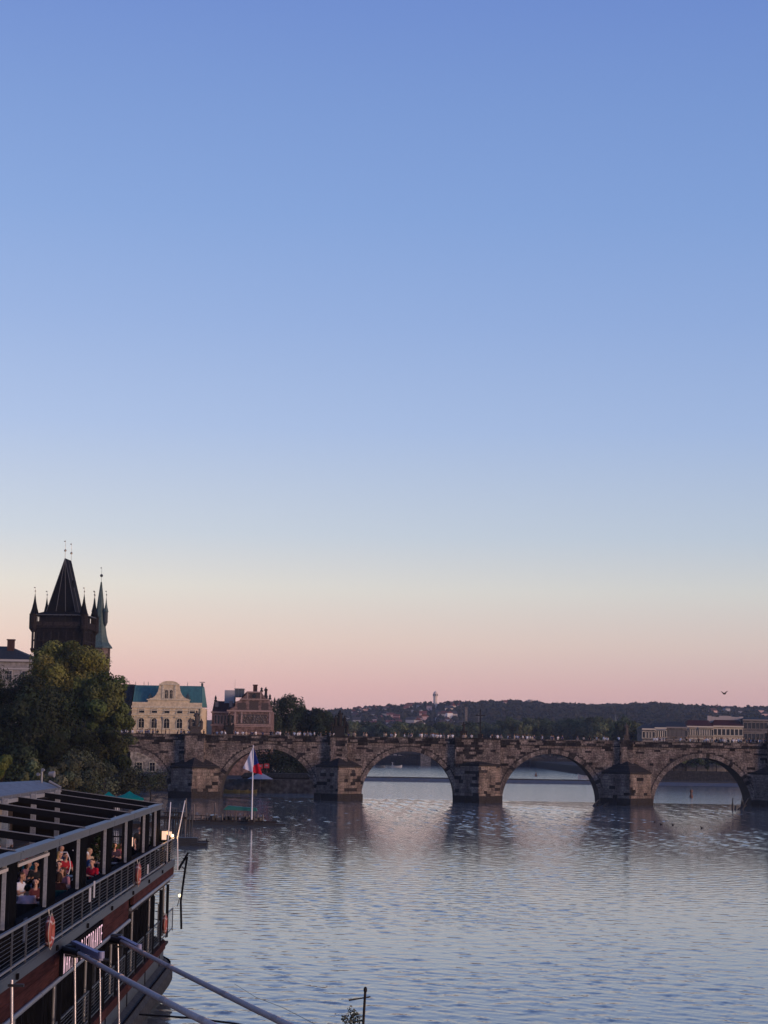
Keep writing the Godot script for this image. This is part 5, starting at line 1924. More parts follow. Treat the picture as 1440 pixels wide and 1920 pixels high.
	for q in [[1385, 1502, 366, 9, 2.6, "tangle of black driftwood logs lodged against the right edge pier"], [1123, 1504, 372, 6, 1.4, "small heap of dark driftwood at the left foot of the narrow pier"]]:
		var dw := thing("driftwood", q[5], "driftwood", flat(at(q[0], q[1], q[2])))
		for i in q[3]:
			var lg := MB.new()
			var a := Vector3(r.randf_range(-1.2, 0.6), -0.2, r.randf_range(-0.6, 0.6))
			var e := a + Vector3(r.randf_range(0.0, 1.6), r.randf_range(0.3, 1.0) * q[4], r.randf_range(-0.5, 0.5))
			lg.tube([a, a.lerp(e, 0.5) + Vector3(0, 0.12, 0), e], 0.2, 0.09, 6)
			obj("log", lg, wet, dw)
	# ducks
	for q in [[1240, 1544, "second"], [1262, 1545, "third"], [1316, 1550, "fourth"], [1228, 1540, "first"]]:
		var p := at(q[0], q[1], 11.0 * 3626.0 / (q[1] - 1405.0))
		var dk := MB.new()
		dk.ball(Vector3(0, 0.08, 0), Vector3(0.26, 0.13, 0.15))
		dk.ball(Vector3(-0.2, 0.27, 0), Vector3(0.09, 0.09, 0.08))
		dk.tube([Vector3(-0.16, 0.12, 0), Vector3(-0.2, 0.27, 0)], 0.06, 0.05, 5)
		dk.tube([Vector3(-0.27, 0.27, 0), Vector3(-0.36, 0.25, 0)], 0.03, 0.02, 4)
		dk.tube([Vector3(0.2, 0.12, 0), Vector3(0.34, 0.2, 0)], 0.07, 0.02, 5)
		var o := obj("duck", dk, mat("duck_brown", Color(0.05, 0.042, 0.038), 0.8))
		tag(o, "dark duck swimming before the narrow pier, %s from the left" % q[2], "duck", "ducks on the river")
		o.position = flat(p, 0.02)
		o.scale = Vector3.ONE * 0.75
	# a gull in flight
	var gl := thing("gull", "dark gull flying over the hills at the right", "bird", at(1358, 1301, 300))
	var gb := MB.new()
	gb.ball(Vector3.ZERO, Vector3(0.34, 0.11, 0.1))
	gb.ball(Vector3(0.32, 0.04, 0), Vector3(0.1, 0.08, 0.07))
	gb.tri(Vector3(-0.3, 0, 0), Vector3(-0.55, 0.03, 0.1), Vector3(-0.55, 0.03, -0.1))
	obj("body", gb, mat("duck_brown", Color(0.05, 0.042, 0.038), 0.8), gl)
	for sd in [-1.0, 1.0]:
		var wm := MB.new()
		for i in 2:
			var z: float = sd * 0.03 * (2 * i - 1)
			wm.quad(Vector3(0.14, 0.05 + z, 0.05 * sd), Vector3(0.08, 0.36 + z, 0.55 * sd), Vector3(-0.1, 0.36 + z, 0.55 * sd), Vector3(-0.16, 0.05 + z, 0.05 * sd))
			wm.quad(Vector3(0.08, 0.36 + z, 0.55 * sd), Vector3(-0.25, 0.42 + z, 1.0 * sd), Vector3(-0.27, 0.42 + z, 1.0 * sd), Vector3(-0.1, 0.36 + z, 0.55 * sd))
		obj("wing", wm, mat("duck_brown"), gl)
	gl.rotation.y = 0.7
	# foreground pile with a stick and a plant at the bottom edge
	var fd := 60.0
	var fgp := thing("mooring_stick", "thin dark mooring stick with a knobbed top at the bottom edge of the water", "mooring post", flat(at(676, 1930, fd)))
	var tp := at(685, 1856, fd) - fgp.position
	var sm := MB.new()
	sm.tube([Vector3(-0.08, -1, 0), tp], 0.045, 0.04, 7)
	sm.ball(tp, Vector3(0.06, 0.1, 0.06), 7, 5)
	sm.tube([tp + Vector3(-0.5, -0.32, 0), tp + Vector3(0.16, -0.2, 0)], 0.025, 0.02, 5)
	obj("stick", sm, timber, fgp)
	var pp := at(661, 1902, fd)
	var pl := tree("water_plant", "leafy green plant growing on a pile at the bottom edge, left of the stick", flat(pp), crown_mesh(99, Vector3(0.5, 0.75, 0.5), 34, 300, 0.045, Color(0.1, 0.11, 0.085)), pp.y - 0.1, trunk_mesh(pp.y - 0.2, 0.1, 4, 3, 0.3), "plant")
	pl = pl
	# the fixed mooring booms that hold the boat, running out of the picture at the bottom
	var steel := mat("boom_wrap", Color(0.66, 0.53, 0.45), 0.8, "soft", 1.2, 0.5)
	var lav := mat("lavender_steel", Color(0.26, 0.27, 0.42), 0.5, "soft", 0.8)
	for q in [[140, 1783, 53.6, 400, 1920, 36.5, 138, 1766, 190, 1790, "nearer grey mooring boom slanting down from beside the sign to the bottom edge"], [221, 1762, 64.6, 545, 1921, 40.0, 219, 1754, 261, 1775, "farther grey mooring boom slanting down over the hull to the bottom edge"]]:
		var a := at(q[0], q[1], q[2])
		var e := at(q[3], q[4], q[5])
		e = a + (e - a) * 1.3
		var o := thing("mooring_boom", q[10], "mooring boom", a, 0.0, "mooring booms of the boat")
		var m := MB.new()
		m.tube([Vector3.ZERO, (e - a) * 0.33 + Vector3(0, -0.05, 0), (e - a) * 0.66 + Vector3(0, -0.05, 0), e - a], 0.064, 0.074, 12)
		obj("boom_tube", m, steel, o)
		var wm := MB.new()
		for i in 4:
			var t: float = [0.16, 0.31, 0.55, 0.72][i]
			var p: Vector3 = (e - a) * t + Vector3(0, -0.05 * sin(t * PI), 0)
			wm.tube([p, p + (e - a).normalized() * 0.5], 0.074, 0.078, 10)
		obj("wrapping", wm, mat("boom_wrap_dark", Color(0.56, 0.44, 0.37), 0.8, "soft", 1.5, 0.5), o)
		var cl := MB.new()
		cl.box(Vector3(-0.05, 0.02, 0), Vector3(0.35, 0.3, 0.45))
		cl.tube([Vector3(-0.4, 0.06, 0.1), (e - a).normalized() * 0.8], 0.1, 0.1, 10)
		obj("clamp", cl, mat("black_steel", Color(0.014, 0.014, 0.016), 0.5), o)
		var b0 := at(q[6], q[7], q[2] + 0.3) - a
		var b1 := at(q[8], q[9], q[2] - 3.0) - a
		var bm := MB.new()
		bm.bar(b0, b1, 0.15, 0.07)
		bm.bar(b0 + Vector3(0, -0.09, 0), b1 + Vector3(0, -0.09, 0), 0.1, 0.12)
		bm.tube([b1 + Vector3(0, -0.09, 0), b1 + Vector3(0, 0.08, 0)], 0.085, 0.085, 10)
		obj("bracket", bm, lav, o)
	# bright steel guide posts in the water beside the hull
	for q in [[140, 1785, 53.4, "guide post under the nearer boom's clamp, beside the sign", 0.03], [221, 1768, 64.4, "guide post under the farther boom's clamp", 0.03], [22, 1837, 43.6, "guide post at the bottom left corner", 0.036], [187, 1792, 56.0, "thin guide post hanging below the nearer lavender bracket", 0.022]]:
		var p := at(q[0], q[1], q[2])
		var o := thing("steel_post", "bright steel " + q[3], "post", flat(p), 0.0, "steel posts along the hull")
		var m := MB.new()
		m.tube([Vector3(0.25, -1, 0), Vector3(0, p.y, 0)], q[4], q[4], 8)
		obj("post", m, mat("bright_steel", Color(0.6, 0.56, 0.54), 0.35, "", 1, 0, 0.5), o)
		var c := MB.new()
		c.box(Vector3(0.1, p.y - 0.12, 0), Vector3(0.35, 0.06, 0.1))
		obj("bracket", c, mat("black_steel"), o)

func rowing_boat(called: String, label: String, where: Vector3, l: float, lin: Color) -> Node3D:
	var o := thing(called, label, "boat", where, 0.0, "boats seen under the bridge")
	var m := MB.new()
	var sec := []
	for i in 9:
		var t := i / 8.0
		var x := (t - 0.5) * l
		var w := 0.75 * pow(sin(PI * clampf(t * 0.9 + 0.05, 0, 1)), 0.6)
		var rise := 0.35 * pow(absf(t - 0.5) * 2.0, 3.0)
		sec.append([Vector3(x, 0.55 + rise, w), Vector3(x, -0.15, w * 0.5), Vector3(x, -0.15, -w * 0.5), Vector3(x, 0.55 + rise, -w)])
	for i in 8:
		for k in 3:
			m.quad(sec[i][k], sec[i + 1][k], sec[i + 1][k + 1], sec[i][k + 1])
	m.quad(sec[0][0], sec[0][1], sec[0][2], sec[0][3])
	m.quad(sec[8][3], sec[8][2], sec[8][1], sec[8][0])
	obj("hull", m, mat("hull_" + called + label.left(5), lin, 0.5, "soft", 0.5), o)
	for x in [-0.22, 0.1, 0.3]:
		var s := MB.new()
		s.box(Vector3(x * l, 0.42, 0), Vector3(0.28, 0.06, 1.2))
		obj("thwart", s, mat("river_timber", Color(0.045, 0.036, 0.032), 0.9, "wood", 0.6, 0.4), o)
	return o

# ---------------------------------------------------------------- the far bank, the hills
func build_far_bank() -> void:
	var r := RandomNumberGenerator.new()
	r.seed = 91
	# low far bridge behind the middle arch
	var fb := thing("far_bridge", "dark low bridge with pale piers far upstream, seen through the middle arch", "bridge", Vector3(20, 0, -985))
	var m := MB.new()
	m.span(Vector3(-90, 6.6, -8), Vector3(42, 10.2, 8))
	obj("deck", m, mat("far_bridge_stone", Color(0.04, 0.042, 0.05), 0.9, "mottle", 0.1), fb)
	for x in [-66.0, -32.0, 3.0, 38.0]:
		var p := MB.new()
		p.span(Vector3(x - 2.6, -1, -9), Vector3(x + 2.6, 8.6, 9))
		obj("pier", p, mat("far_bridge_pier", Color(0.19, 0.18, 0.18), 0.9, "mottle", 0.1), fb)
		var ar := MB.new()
		var poly := PackedVector2Array([Vector2(x + 2.6, 6.6)])
		for i in 9:
			poly.append(Vector2(x + 2.6 + i * 29.0 / 8.0, 3.8 + 2.8 * sin(PI * i / 8.0)))
		poly.append(Vector2(x + 31.6, 6.62))
		ar.prism(poly, -6, 6)
		obj("arch_rib", ar, mat("far_bridge_stone"), fb)
	# rows of trees on the far bank and the island, each its own
	var crowns := []
	var trunks := []
	for i in 4:
		var tone: Color = [Color(0.05, 0.068, 0.036), Color(0.065, 0.082, 0.038), Color(0.034, 0.048, 0.032), Color(0.08, 0.095, 0.045)][i]
		crowns.append(crown_mesh(300 + i, Vector3(17, 15 if i != 2 else 21, 16) if i != 2 else Vector3(9, 22, 9), 34, 2600, 0.75, tone, "tall" if i == 2 else "round"))
		trunks.append(trunk_mesh(12, 0.5, 300 + i))
	var rows := []
	for i in 44:
		rows.append([645.0 + i * 12.4 + r.randf_range(-5, 5), r.randf_range(1352, 1368), r.randf_range(1016, 1075)])
	for i in 11:
		rows.append([1228.0 + i * 19 + r.randf_range(-4, 4), r.randf_range(1403, 1416), r.randf_range(641.5, 642.5)])
	for i in 10:
		rows.append([1010.0 + i * 16 + r.randf_range(-5, 5), r.randf_range(1345, 1358), r.randf_range(1018, 1050)])
	for q in [[957, 1345, 1030], [968, 1350, 1035], [1167, 1343, 760], [1178, 1350, 765], [1185, 1356, 770], [1156, 1356, 770], [1200, 1366, 760], [1214, 1372, 755]]:
		rows.append(q)
	var protos := {}
	var sections := {}
	rows.sort_custom(func(a, b): return a[0] < b[0])
	for q in rows:
		var k := r.randi() % 4
		if k == 2 and r.randf() < 0.6:
			k = 0
		if q[0] in [957, 1167, 968]:
			k = 2
		var d: float = q[2]
		var top := at(q[0], q[1], d)
		var foot := 4.0
		var hgt := top.y - foot
		var where := "at the middle arch" if q[0] < 870 else "by the broad pier" if q[0] < 1100 else "near the slim statue" if q[0] < 1225 else "under the last arch"
		sections[where] = sections.get(where, 0) + 1
		var label := "%s tree, %s from the left of those %s" % [["dark spreading", "mid green spreading", "narrow dark", "lighter green"][k], ordinal(sections[where]), where]
		var t: Node3D
		if protos.has(k):
			t = copy_of(protos[k], "far_tree", label, Vector3(top.x, foot, top.z), r.randf() * TAU, "trees on the far bank")
		else:
			t = tree("far_tree", label, Vector3(top.x, foot, top.z), crowns[k], 13.5, trunks[k], "tree", "trees on the far bank")
			t.rotation.y = r.randf() * TAU
			protos[k] = t
		var sc := hgt / (24.5 if k == 2 else 21.0)
		t.scale = Vector3(sc * r.randf_range(0.9, 1.2), sc, sc)
	# woods that cover the hills: far off, read as one mass
	var clump := MB.new()
	var cr := RandomNumberGenerator.new()
	cr.seed = 15
	for i in 150:
		var dir := Vector3(cr.randfn(), absf(cr.randfn()) + 0.05, cr.randfn()).normalized()
		var p := dir * Vector3(5.2, 8.5, 5.2) * cr.randf_range(0.75, 1.05)
		var nn := (dir + Vector3(cr.randfn(), cr.randfn(), cr.randfn()) * 0.4).normalized()
		var u := nn.cross(Vector3.UP + Vector3(0.1, 0, 0.2)).normalized()
		var w := nn.cross(u)
		var s := cr.randf_range(0.8, 1.7)
		clump.col = Color(0.026, 0.031, 0.021) * cr.randf_range(0.7, 1.3)
		clump.quad(p - u * s - w * s * 0.6, p - u * s * 0.7 + w * s, p + u * s + w * s * 0.6, p + u * s * 0.7 - w * s)
	clump.col = Color(0.014, 0.018, 0.013)
	clump.ball(Vector3(0, 2.0, 0), Vector3(4.2, 6.0, 4.2), 7, 5)
	var mm := MultiMesh.new()
	mm.transform_format = MultiMesh.TRANSFORM_3D
	mm.use_colors = true
	mm.mesh = clump.mesh()
	var xf := []
	var cols := []
	var tries := 0
	while xf.size() < 6500 and tries < 60000:
		tries += 1
		var d := 1150.0 + 1500.0 * sqrt(r.randf())
		var px := r.randf_range(560, 1500)
		var x := (px - 713.0) * d / 3626.0
		var town := px < 860 and r.randf() < 0.62 and d > 1350
		if absf(px - 816.0) < 9.0 and d > 1700.0:
			continue
		if town or (px > 1345 and d > 2000 and r.randf() < 0.6):
			continue
		var sc := r.randf_range(0.6, 1.25)
		xf.append(Transform3D(Basis(Vector3.UP, r.randf() * TAU).scaled(Vector3(sc, sc * r.randf_range(0.8, 1.15), sc)), Vector3(x, hill(x, d) - 1.0, -d)))
		var b := r.randf_range(0.6, 1.3)
		cols.append(Color(b * r.randf_range(0.9, 1.35), b, b * 0.95))
	mm.instance_count = xf.size()
	for i in xf.size():
		mm.set_instance_transform(i, xf[i])
		mm.set_instance_color(i, cols[i])
	var wo := MultiMeshInstance3D.new()
	wo.name = "hillside_wood"
	wo.multimesh = mm
	wo.material_override = leaf_mat()
	add_child(wo)
	tag(wo, "dense dark woods covering the far hills", "wood", "", "stuff")
	# houses on the hillside
	var walls := [["white", Color(0.7, 0.66, 0.63)], ["cream", Color(0.6, 0.5, 0.4)], ["pink", Color(0.55, 0.36, 0.32)], ["grey", Color(0.34, 0.32, 0.32)]]
	var roofs := [["red", Color(0.15, 0.05, 0.04)], ["brown", Color(0.1, 0.055, 0.045)], ["dark", Color(0.045, 0.045, 0.05)]]
	var spots := []
	for i in 150:
		spots.append([r.randf_range(640, 872), r.randf_range(1500, 2560), 0])
	for i in 22:
		spots.append([r.randf_range(1335, 1445), r.randf_range(2150, 2620), 1])
	for i in 12:
		spots.append([r.randf_range(890, 1240), r.randf_range(1180, 1260), 2])
	for q in [[947, 2330, 3], [953, 2320, 3], [1101, 2350, 4], [1118, 2280, 4]]:
		spots.append(q)
	for q in spots:
		if absf(q[0] - 816.0) < 10.0 and q[1] > 1700.0:
			q[0] += 24.0
		var wl = walls[r.randi() % 4]
		var rf = roofs[r.randi() % 3]
		if q[2] == 3:
			wl = walls[0]
			rf = roofs[0]
		var w := r.randf_range(4.5, 9.5) * (1.25 if q[2] == 0 and r.randf() < 0.3 else 1.0)
		var dp := r.randf_range(5, 8)
		var h := r.randf_range(4.5, 8.5)
		var x: float = (q[0] - 713.0) * q[1] / 3626.0
		var col := "behind black statue" if q[0] < 690 else "left of water tower" if q[0] < 770 else "below water tower" if q[0] < 825 else "right of water tower"
		var rank := "high" if q[1] > 2250 else "mid" if q[1] > 1900 else "low"
		var place: String = ["%s left hill %s" % [rank, col], "right edge hilltop, %s" % ("left end" if q[0] < 1370 else "middle" if q[0] < 1410 else "right end"), "at the hills' foot, %s" % ("left of the middle" if q[0] < 1000 else "middle" if q[0] < 1120 else "right"), "alone in the hill's middle woods", "alone in the woods of the hill's right half"][q[2]]
		var o := thing("hillside_house", "%s %s house with %s roof, %s" % ["broad" if w > 8.0 else "tall" if h > 7.0 else "small", wl[0], rf[0], place], "house", Vector3(x, hill(x, q[1]) - 1.5, -q[1]), r.randf_range(-0.5, 0.5), "houses on the far hills")
		var wm := MB.new()
		wm.box(Vector3(0, (h + 1.5) * 0.5, 0), Vector3(w, h + 1.5, dp))
		var wobj := obj("wall", wm, mat("hill_wall_" + wl[0], wl[1], 0.9), o)
		var rm := MB.new()
		var hr := r.randf_range(1.6, 3.2)
		if r.randf() < 0.5:
			rm.prism(PackedVector2Array([Vector2(-w * 0.55, 0), Vector2(w * 0.55, 0), Vector2(0, hr)]), -dp * 0.53, dp * 0.53, Transform3D(Basis.IDENTITY, Vector3(0, h + 1.5, 0)))
		else:
			rm.prism(PackedVector2Array([Vector2(-dp * 0.55, 0), Vector2(dp * 0.55, 0), Vector2(0, hr)]), -w * 0.53, w * 0.53, Transform3D(Basis(Vector3.UP, PI / 2), Vector3(0, h + 1.5, 0)))
		obj("roof", rm, mat("hill_roof_" + rf[0], rf[1], 0.85), o)
		var n := int(w / 3.2)
		for i in n:
			for k in int(h / 3.2):
				var pm := MB.new()
				pm.box(Vector3((i + 0.5) * w / n - w * 0.5, 2.6 + k * 3.1, dp * 0.5 + 0.02), Vector3(1.1, 1.6, 0.1))
				obj("window", pm, mat("dark_pane", Color(0.01, 0.01, 0.012), 0.25), wobj)
	var alike := {}
	for o in get_children():
		if o.has_meta("group") and o.get_meta("group") == "houses on the far hills":
			var l: String = o.get_meta("label")
			if not alike.has(l):
				alike[l] = []
			alike[l].append(o)
	for l in alike:
		if alike[l].size() > 1:
			alike[l].sort_custom(func(a, b): return a.position.x / a.position.z > b.position.x / b.position.z)
			for i in alike[l].size():
				alike[l][i].set_meta("label", "%s, %s from left" % [l, ordinal(i + 1)])
	# lookout tower catching the last light, round tower, tall pylon, spires
	var td := 2500.0
	var tp := at(816, 1325, td)
	var lt := thing("hilltop_tower", "slim pale water tower on the hilltop catching the last pink light", "tower", Vector3(tp.x, hill(tp.x, td) - 2.0, tp.z))
	var th := at(816, 1297, td).y - lt.position.y
	var lm := MB.new()
	lm.lathe([Vector2(2.8, 0), Vector2(2.6, th * 0.74), Vector2(3.1, th * 0.77), Vector2(3.1, th * 0.9), Vector2(2.4, th * 0.92), Vector2(2.4, th * 0.97), Vector2(0, th + 1.0)], Vector3.ZERO, 10)
	obj("shaft", lm, mat("sunlit_render", Color(0.62, 0.5, 0.42), 0.85), lt)
	var ring := MB.new()
	for i in 8:
		var a := TAU * i / 8
		ring.box(Vector3(sin(a) * 3.06, th * 0.83, cos(a) * 3.06), Vector3(1.2, 2.4, 0.3), Basis(Vector3.UP, a))
	obj("windows", ring, mat("dark_pane"), lt)
	var rt := at(994, 1322, 2500.0)
	var rto := thing("round_tower", "short round pale tower on the ridge right of the red roofed villa", "tower", Vector3(rt.x, hill(rt.x, 2500.0) - 1.0, rt.z))
	var rh := at(994, 1312, 2500.0).y - rto.position.y
	var rmm := MB.new()
	rmm.lathe([Vector2(3.2, 0), Vector2(3.2, rh * 0.9), Vector2(3.5, rh * 0.92), Vector2(3.5, rh), Vector2(0, rh + 0.4)], Vector3.ZERO, 12)
	obj("drum", rmm, mat("round_tower_render", Color(0.42, 0.34, 0.31), 0.9), rto)
	var py := at(874, 1352, 1300.0)
	var pyo := thing("tall_chimney", "tall square tan chimney standing before the wooded hill left of the broad pier", "chimney", Vector3(py.x, 5, py.z))
	var ph := at(874, 1327, 1300.0).y - 5.0
	var pm2 := MB.new()
	pm2.box(Vector3(0, ph * 0.5, 0), Vector3(1.7, ph, 1.7))
	pm2.box(Vector3(0, ph, 0), Vector3(2.0, 0.5, 2.0))
	obj("stack", pm2, mat("tan_brick", Color(0.3, 0.26, 0.23), 0.9, "mottle", 0.2), pyo)
	for q in [[897, 1338, "thin mast with a crossbar rising left of the broad pier"]]:
		var mp := at(q[0], 1380, 1150.0)
		var mo := thing("mast", q[2], "mast", flat(mp, 5.0))
		var mh := at(q[0], q[1], 1150.0).y - 5.0
		var mb := MB.new()
		mb.tube([Vector3.ZERO, Vector3(0, mh, 0)], 0.35, 0.2, 5)
		mb.box(Vector3(0.4, mh - 2.0, 0), Vector3(4.0, 0.3, 0.3))
		obj("mast_pole", mb, mat("mast_grey", Color(0.14, 0.14, 0.14), 0.7), mo)
	for q in [[1144, 1341, "left one of twin pale church spires low before the wood"], [1154, 1340, "right one of twin pale church spires low before the wood"]]:
		var sp := at(q[0], 1380, 1100.0)
		var so := thing("church_spire", q[2], "spire", flat(sp, 4.5), 0.0, "twin church spires")
		var sh := at(q[0], q[1], 1100.0).y - 4.5
		var sm := MB.new()
		sm.box(Vector3(0, sh * 0.32, 0), Vector3(2.8, sh * 0.64, 2.8))
		obj("belfry", sm, mat("spire_stone", Color(0.2, 0.2, 0.2), 0.9), so)
		var s2 := MB.new()
		s2.lathe([Vector2(2.1, sh * 0.64), Vector2(0.8, sh * 0.82), Vector2(0.05, sh)], Vector3.ZERO, 8, PI / 8, true)
		obj("spire_cap", s2, mat("spire_slate", Color(0.12, 0.14, 0.15), 0.8), so)
	# the red roofed white villa house with a pale gable in the middle of the trees
	var vg := thing("red_roof_house", "house with a steep red roof and pale gable standing among the far bank trees", "house", flat(at(754, 1380, 1120), 5.0))
	var vm := MB.new()
	vm.box(Vector3(0, 6, 0), Vector3(9.5, 12, 8))
	var vwo := obj("wall", vm, mat("hill_wall_cream"), vg)
	var vr := MB.new()
	vr.prism(PackedVector2Array([Vector2(-4.6, 12), Vector2(4.6, 12), Vector2(0, 17.5)]), -5.2, 5.2, Transform3D(Basis(Vector3.UP, PI / 2), Vector3.ZERO))
	obj("roof", vr, mat("bright_red_tiles", Color(0.2, 0.05, 0.045), 0.85, "mottle", 0.3), vg)
	var vq := MB.new()
	vq.prism(PackedVector2Array([Vector2(-2.6, 10), Vector2(2.6, 10), Vector2(0, 16.5)]), 3.0, 5.5, Transform3D(Basis.IDENTITY, Vector3(2.6, 0, 0)))
	obj("gable", vq, mat("hill_wall_white"), vg)
	for x in [-3.6, -1.6, 2.6]:
		var pmm := MB.new()
		pmm.box(Vector3(x, 8, 4.03 if x < 0 else 5.55), Vector3(1.2, 2.0, 0.1))
		obj("window", pmm, mat("dark_pane"), vwo)
	build_right_bank(r)

func town_block(label: String, p0: float, p1: float, top: float, eave: float, d: float, wall: Material, roof: Material, trim: Material, cols: int, rows: int, back := 14.0) -> Node3D:
	var s := per_px(d)
	var pc := (p0 + p1) * 0.5
	var w := (p1 - p0) * s
	var o := thing("town_house", label, "house", at(pc, 1390, d) * Vector3(1, 0, 1) + Vector3(0, 3.9, 0), 0.0, "houses along the right bank")
	var he := at(pc, eave, d).y - 3.9
	var ht := at(pc, top, d).y - 3.9
	var m := MB.new()
	m.box(Vector3(0, he * 0.5, -back * 0.5), Vector3(w, he, back))
	var wo := obj("wall", m, wall, o)
	var r := MB.new()
	var a := [Vector3(-w * 0.5 - 0.3, he, 0.4), Vector3(w * 0.5 + 0.3, he, 0.4), Vector3(w * 0.5 + 0.3, he, -back - 0.4), Vector3(-w * 0.5 - 0.3, he, -back - 0.4)]
	var ins := minf(w * 0.16, 4.0)
	var b := [Vector3(-w * 0.5 + ins, ht, -back * 0.42), Vector3(w * 0.5 - ins * 0.3, ht, -back * 0.42), Vector3(w * 0.5 - ins * 0.3, ht, -back * 0.58), Vector3(-w * 0.5 + ins, ht, -back * 0.58)]
	for i in 4:
		r.quad(b[i], b[(i + 1) % 4], a[(i + 1) % 4], a[i])
	r.quad(b[3], b[2], b[1], b[0])
	obj("roof", r, roof, o)
	var c := MB.new()
	c.box(Vector3(0, he - 0.2, 0.1), Vector3(w + 0.5, 0.45, 0.6))
	c.box(Vector3(0, he - 4.2, 0.05), Vector3(w + 0.2, 0.25, 0.3))
	obj("cornice", c, trim, wo)
	for i in cols:
		for k in rows:
			add_window(wo, Vector3((i + 0.5) * w / cols - w * 0.5, he - 3.1 - k * 3.7, 0.02), 1.15, 2.0, false, trim, false)
	return o

func build_right_bank(r: RandomNumberGenerator) -> void:
	var cream := mat("cream_front", Color(0.42, 0.35, 0.26), 0.9, "soft", 0.1)
	var creamt := mat("cream_trim", Color(0.5, 0.44, 0.35), 0.9)
	var blue := mat("blue_grey_front", Color(0.25, 0.26, 0.29), 0.9)
	var grey := mat("dull_front", Color(0.2, 0.18, 0.17), 0.92, "mottle", 0.1)
	var slate := mat("grey_slate")
	var red := mat("right_red_roof", Color(0.12, 0.04, 0.038), 0.85, "mottle", 0.4)
	var blk := town_block("cream building with long red roof and tall windows, right half of its block", 1337, 1393, 1349, 1361, 650, cream, red, creamt, 7, 3)
	town_block("dimmer cream building with close set windows, left half of the red roofed block", 1288, 1336.5, 1350, 1361.5, 649, mat("dull_cream_front", Color(0.3, 0.26, 0.21), 0.9, "soft", 0.1), red, creamt, 11, 3)
	town_block("grey brown narrow building left of the red roofed block", 1249, 1287.5, 1353, 1363, 647, grey, slate, mat("grey_trim", Color(0.2, 0.175, 0.16), 0.9), 8, 3)
	town_block("pale blue grey building with dark roof left of the narrow grey brown one", 1228, 1248.5, 1355, 1364, 645, blue, slate, creamt, 5, 3)
	town_block("dim house with dark mansard roof at the left end of the right bank houses", 1205, 1227.5, 1358, 1366, 643, grey, slate, creamt, 4, 3)
	town_block("dark grey building right of the cream block, behind the dark statue group", 1394, 1440, 1345, 1349, 651, grey, slate, mat("grey_trim"), 6, 4)
	town_block("grey stone house cut off by the right edge of the picture", 1441, 1500, 1344, 1355, 653, mat("edge_front", Color(0.24, 0.21, 0.2), 0.9), slate, creamt, 7, 3)
	# dark quay under these houses, chimneys on the roofs
	var qw := thing("right_quay_wall", "dark quay wall under the houses at the right, seen through the last arch", "wall", Vector3(180, 0, -640))
	var q := MB.new()
	q.span(Vector3(-102, -2, 0.0), Vector3(120, 4.0, 0.6))
	obj("wall_face", q, mat("dark_wall"), qw)
	for i in 9:
		var c := MB.new()
		var px := 1330.0 + i * 7.4
		var p := at(px, 1350.0, 656)
		c.box(Vector3(0, 0, 0), Vector3(1.4, 2.4, 0.9))
		var o := obj("chimney", c, mat("chimney_pale", Color(0.34, 0.3, 0.29), 0.9), blk)
		o.position = p + Vector3(0, r.randf_range(-0.3, 0.3), 0) - blk.position

# ---------------------------------------------------------------- the restaurant boat
# boat axes: u metres in from the right hand side wall, s metres ahead of the eye, y up
const BOAT_S := 65.0
var boat: Node3D

func bp(u: float, s: float, y: float) -> Vector3:
	return Vector3(6.0 - u, y, BOAT_S - s)

func on_boat(u: float, s: float, y: float) -> Vector3:
	return boat.transform * bp(u, s, y)

# u of a pixel column at distance s
func u_of(px: float, s: float) -> float:
	return (636.0 - px) * s / 3626.0 - 7.5

func hull_ring(s: float) -> Array:
	# plan: straight side, then rounding in to the far end
	var e := clampf((s - 85.5) / 6.0, 0.0, 1.0)
	var ins := 6.0 * (1.0 - sqrt(maxf(0.0, 1.0 - e * e)))
	var rise := 0.25 * e * e
	var q := []
	for w in [[0.0, 2.1], [0.0, 1.62 + rise], [-0.28, 1.5 + rise], [-0.42, 1.3 + rise], [-0.42, 0.85 + rise], [-0.3, 0.6 + rise], [0.05, 0.4], [0.5, -0.3]]:
		q.append(bp(w[0] + ins, s, w[1]))
	return q

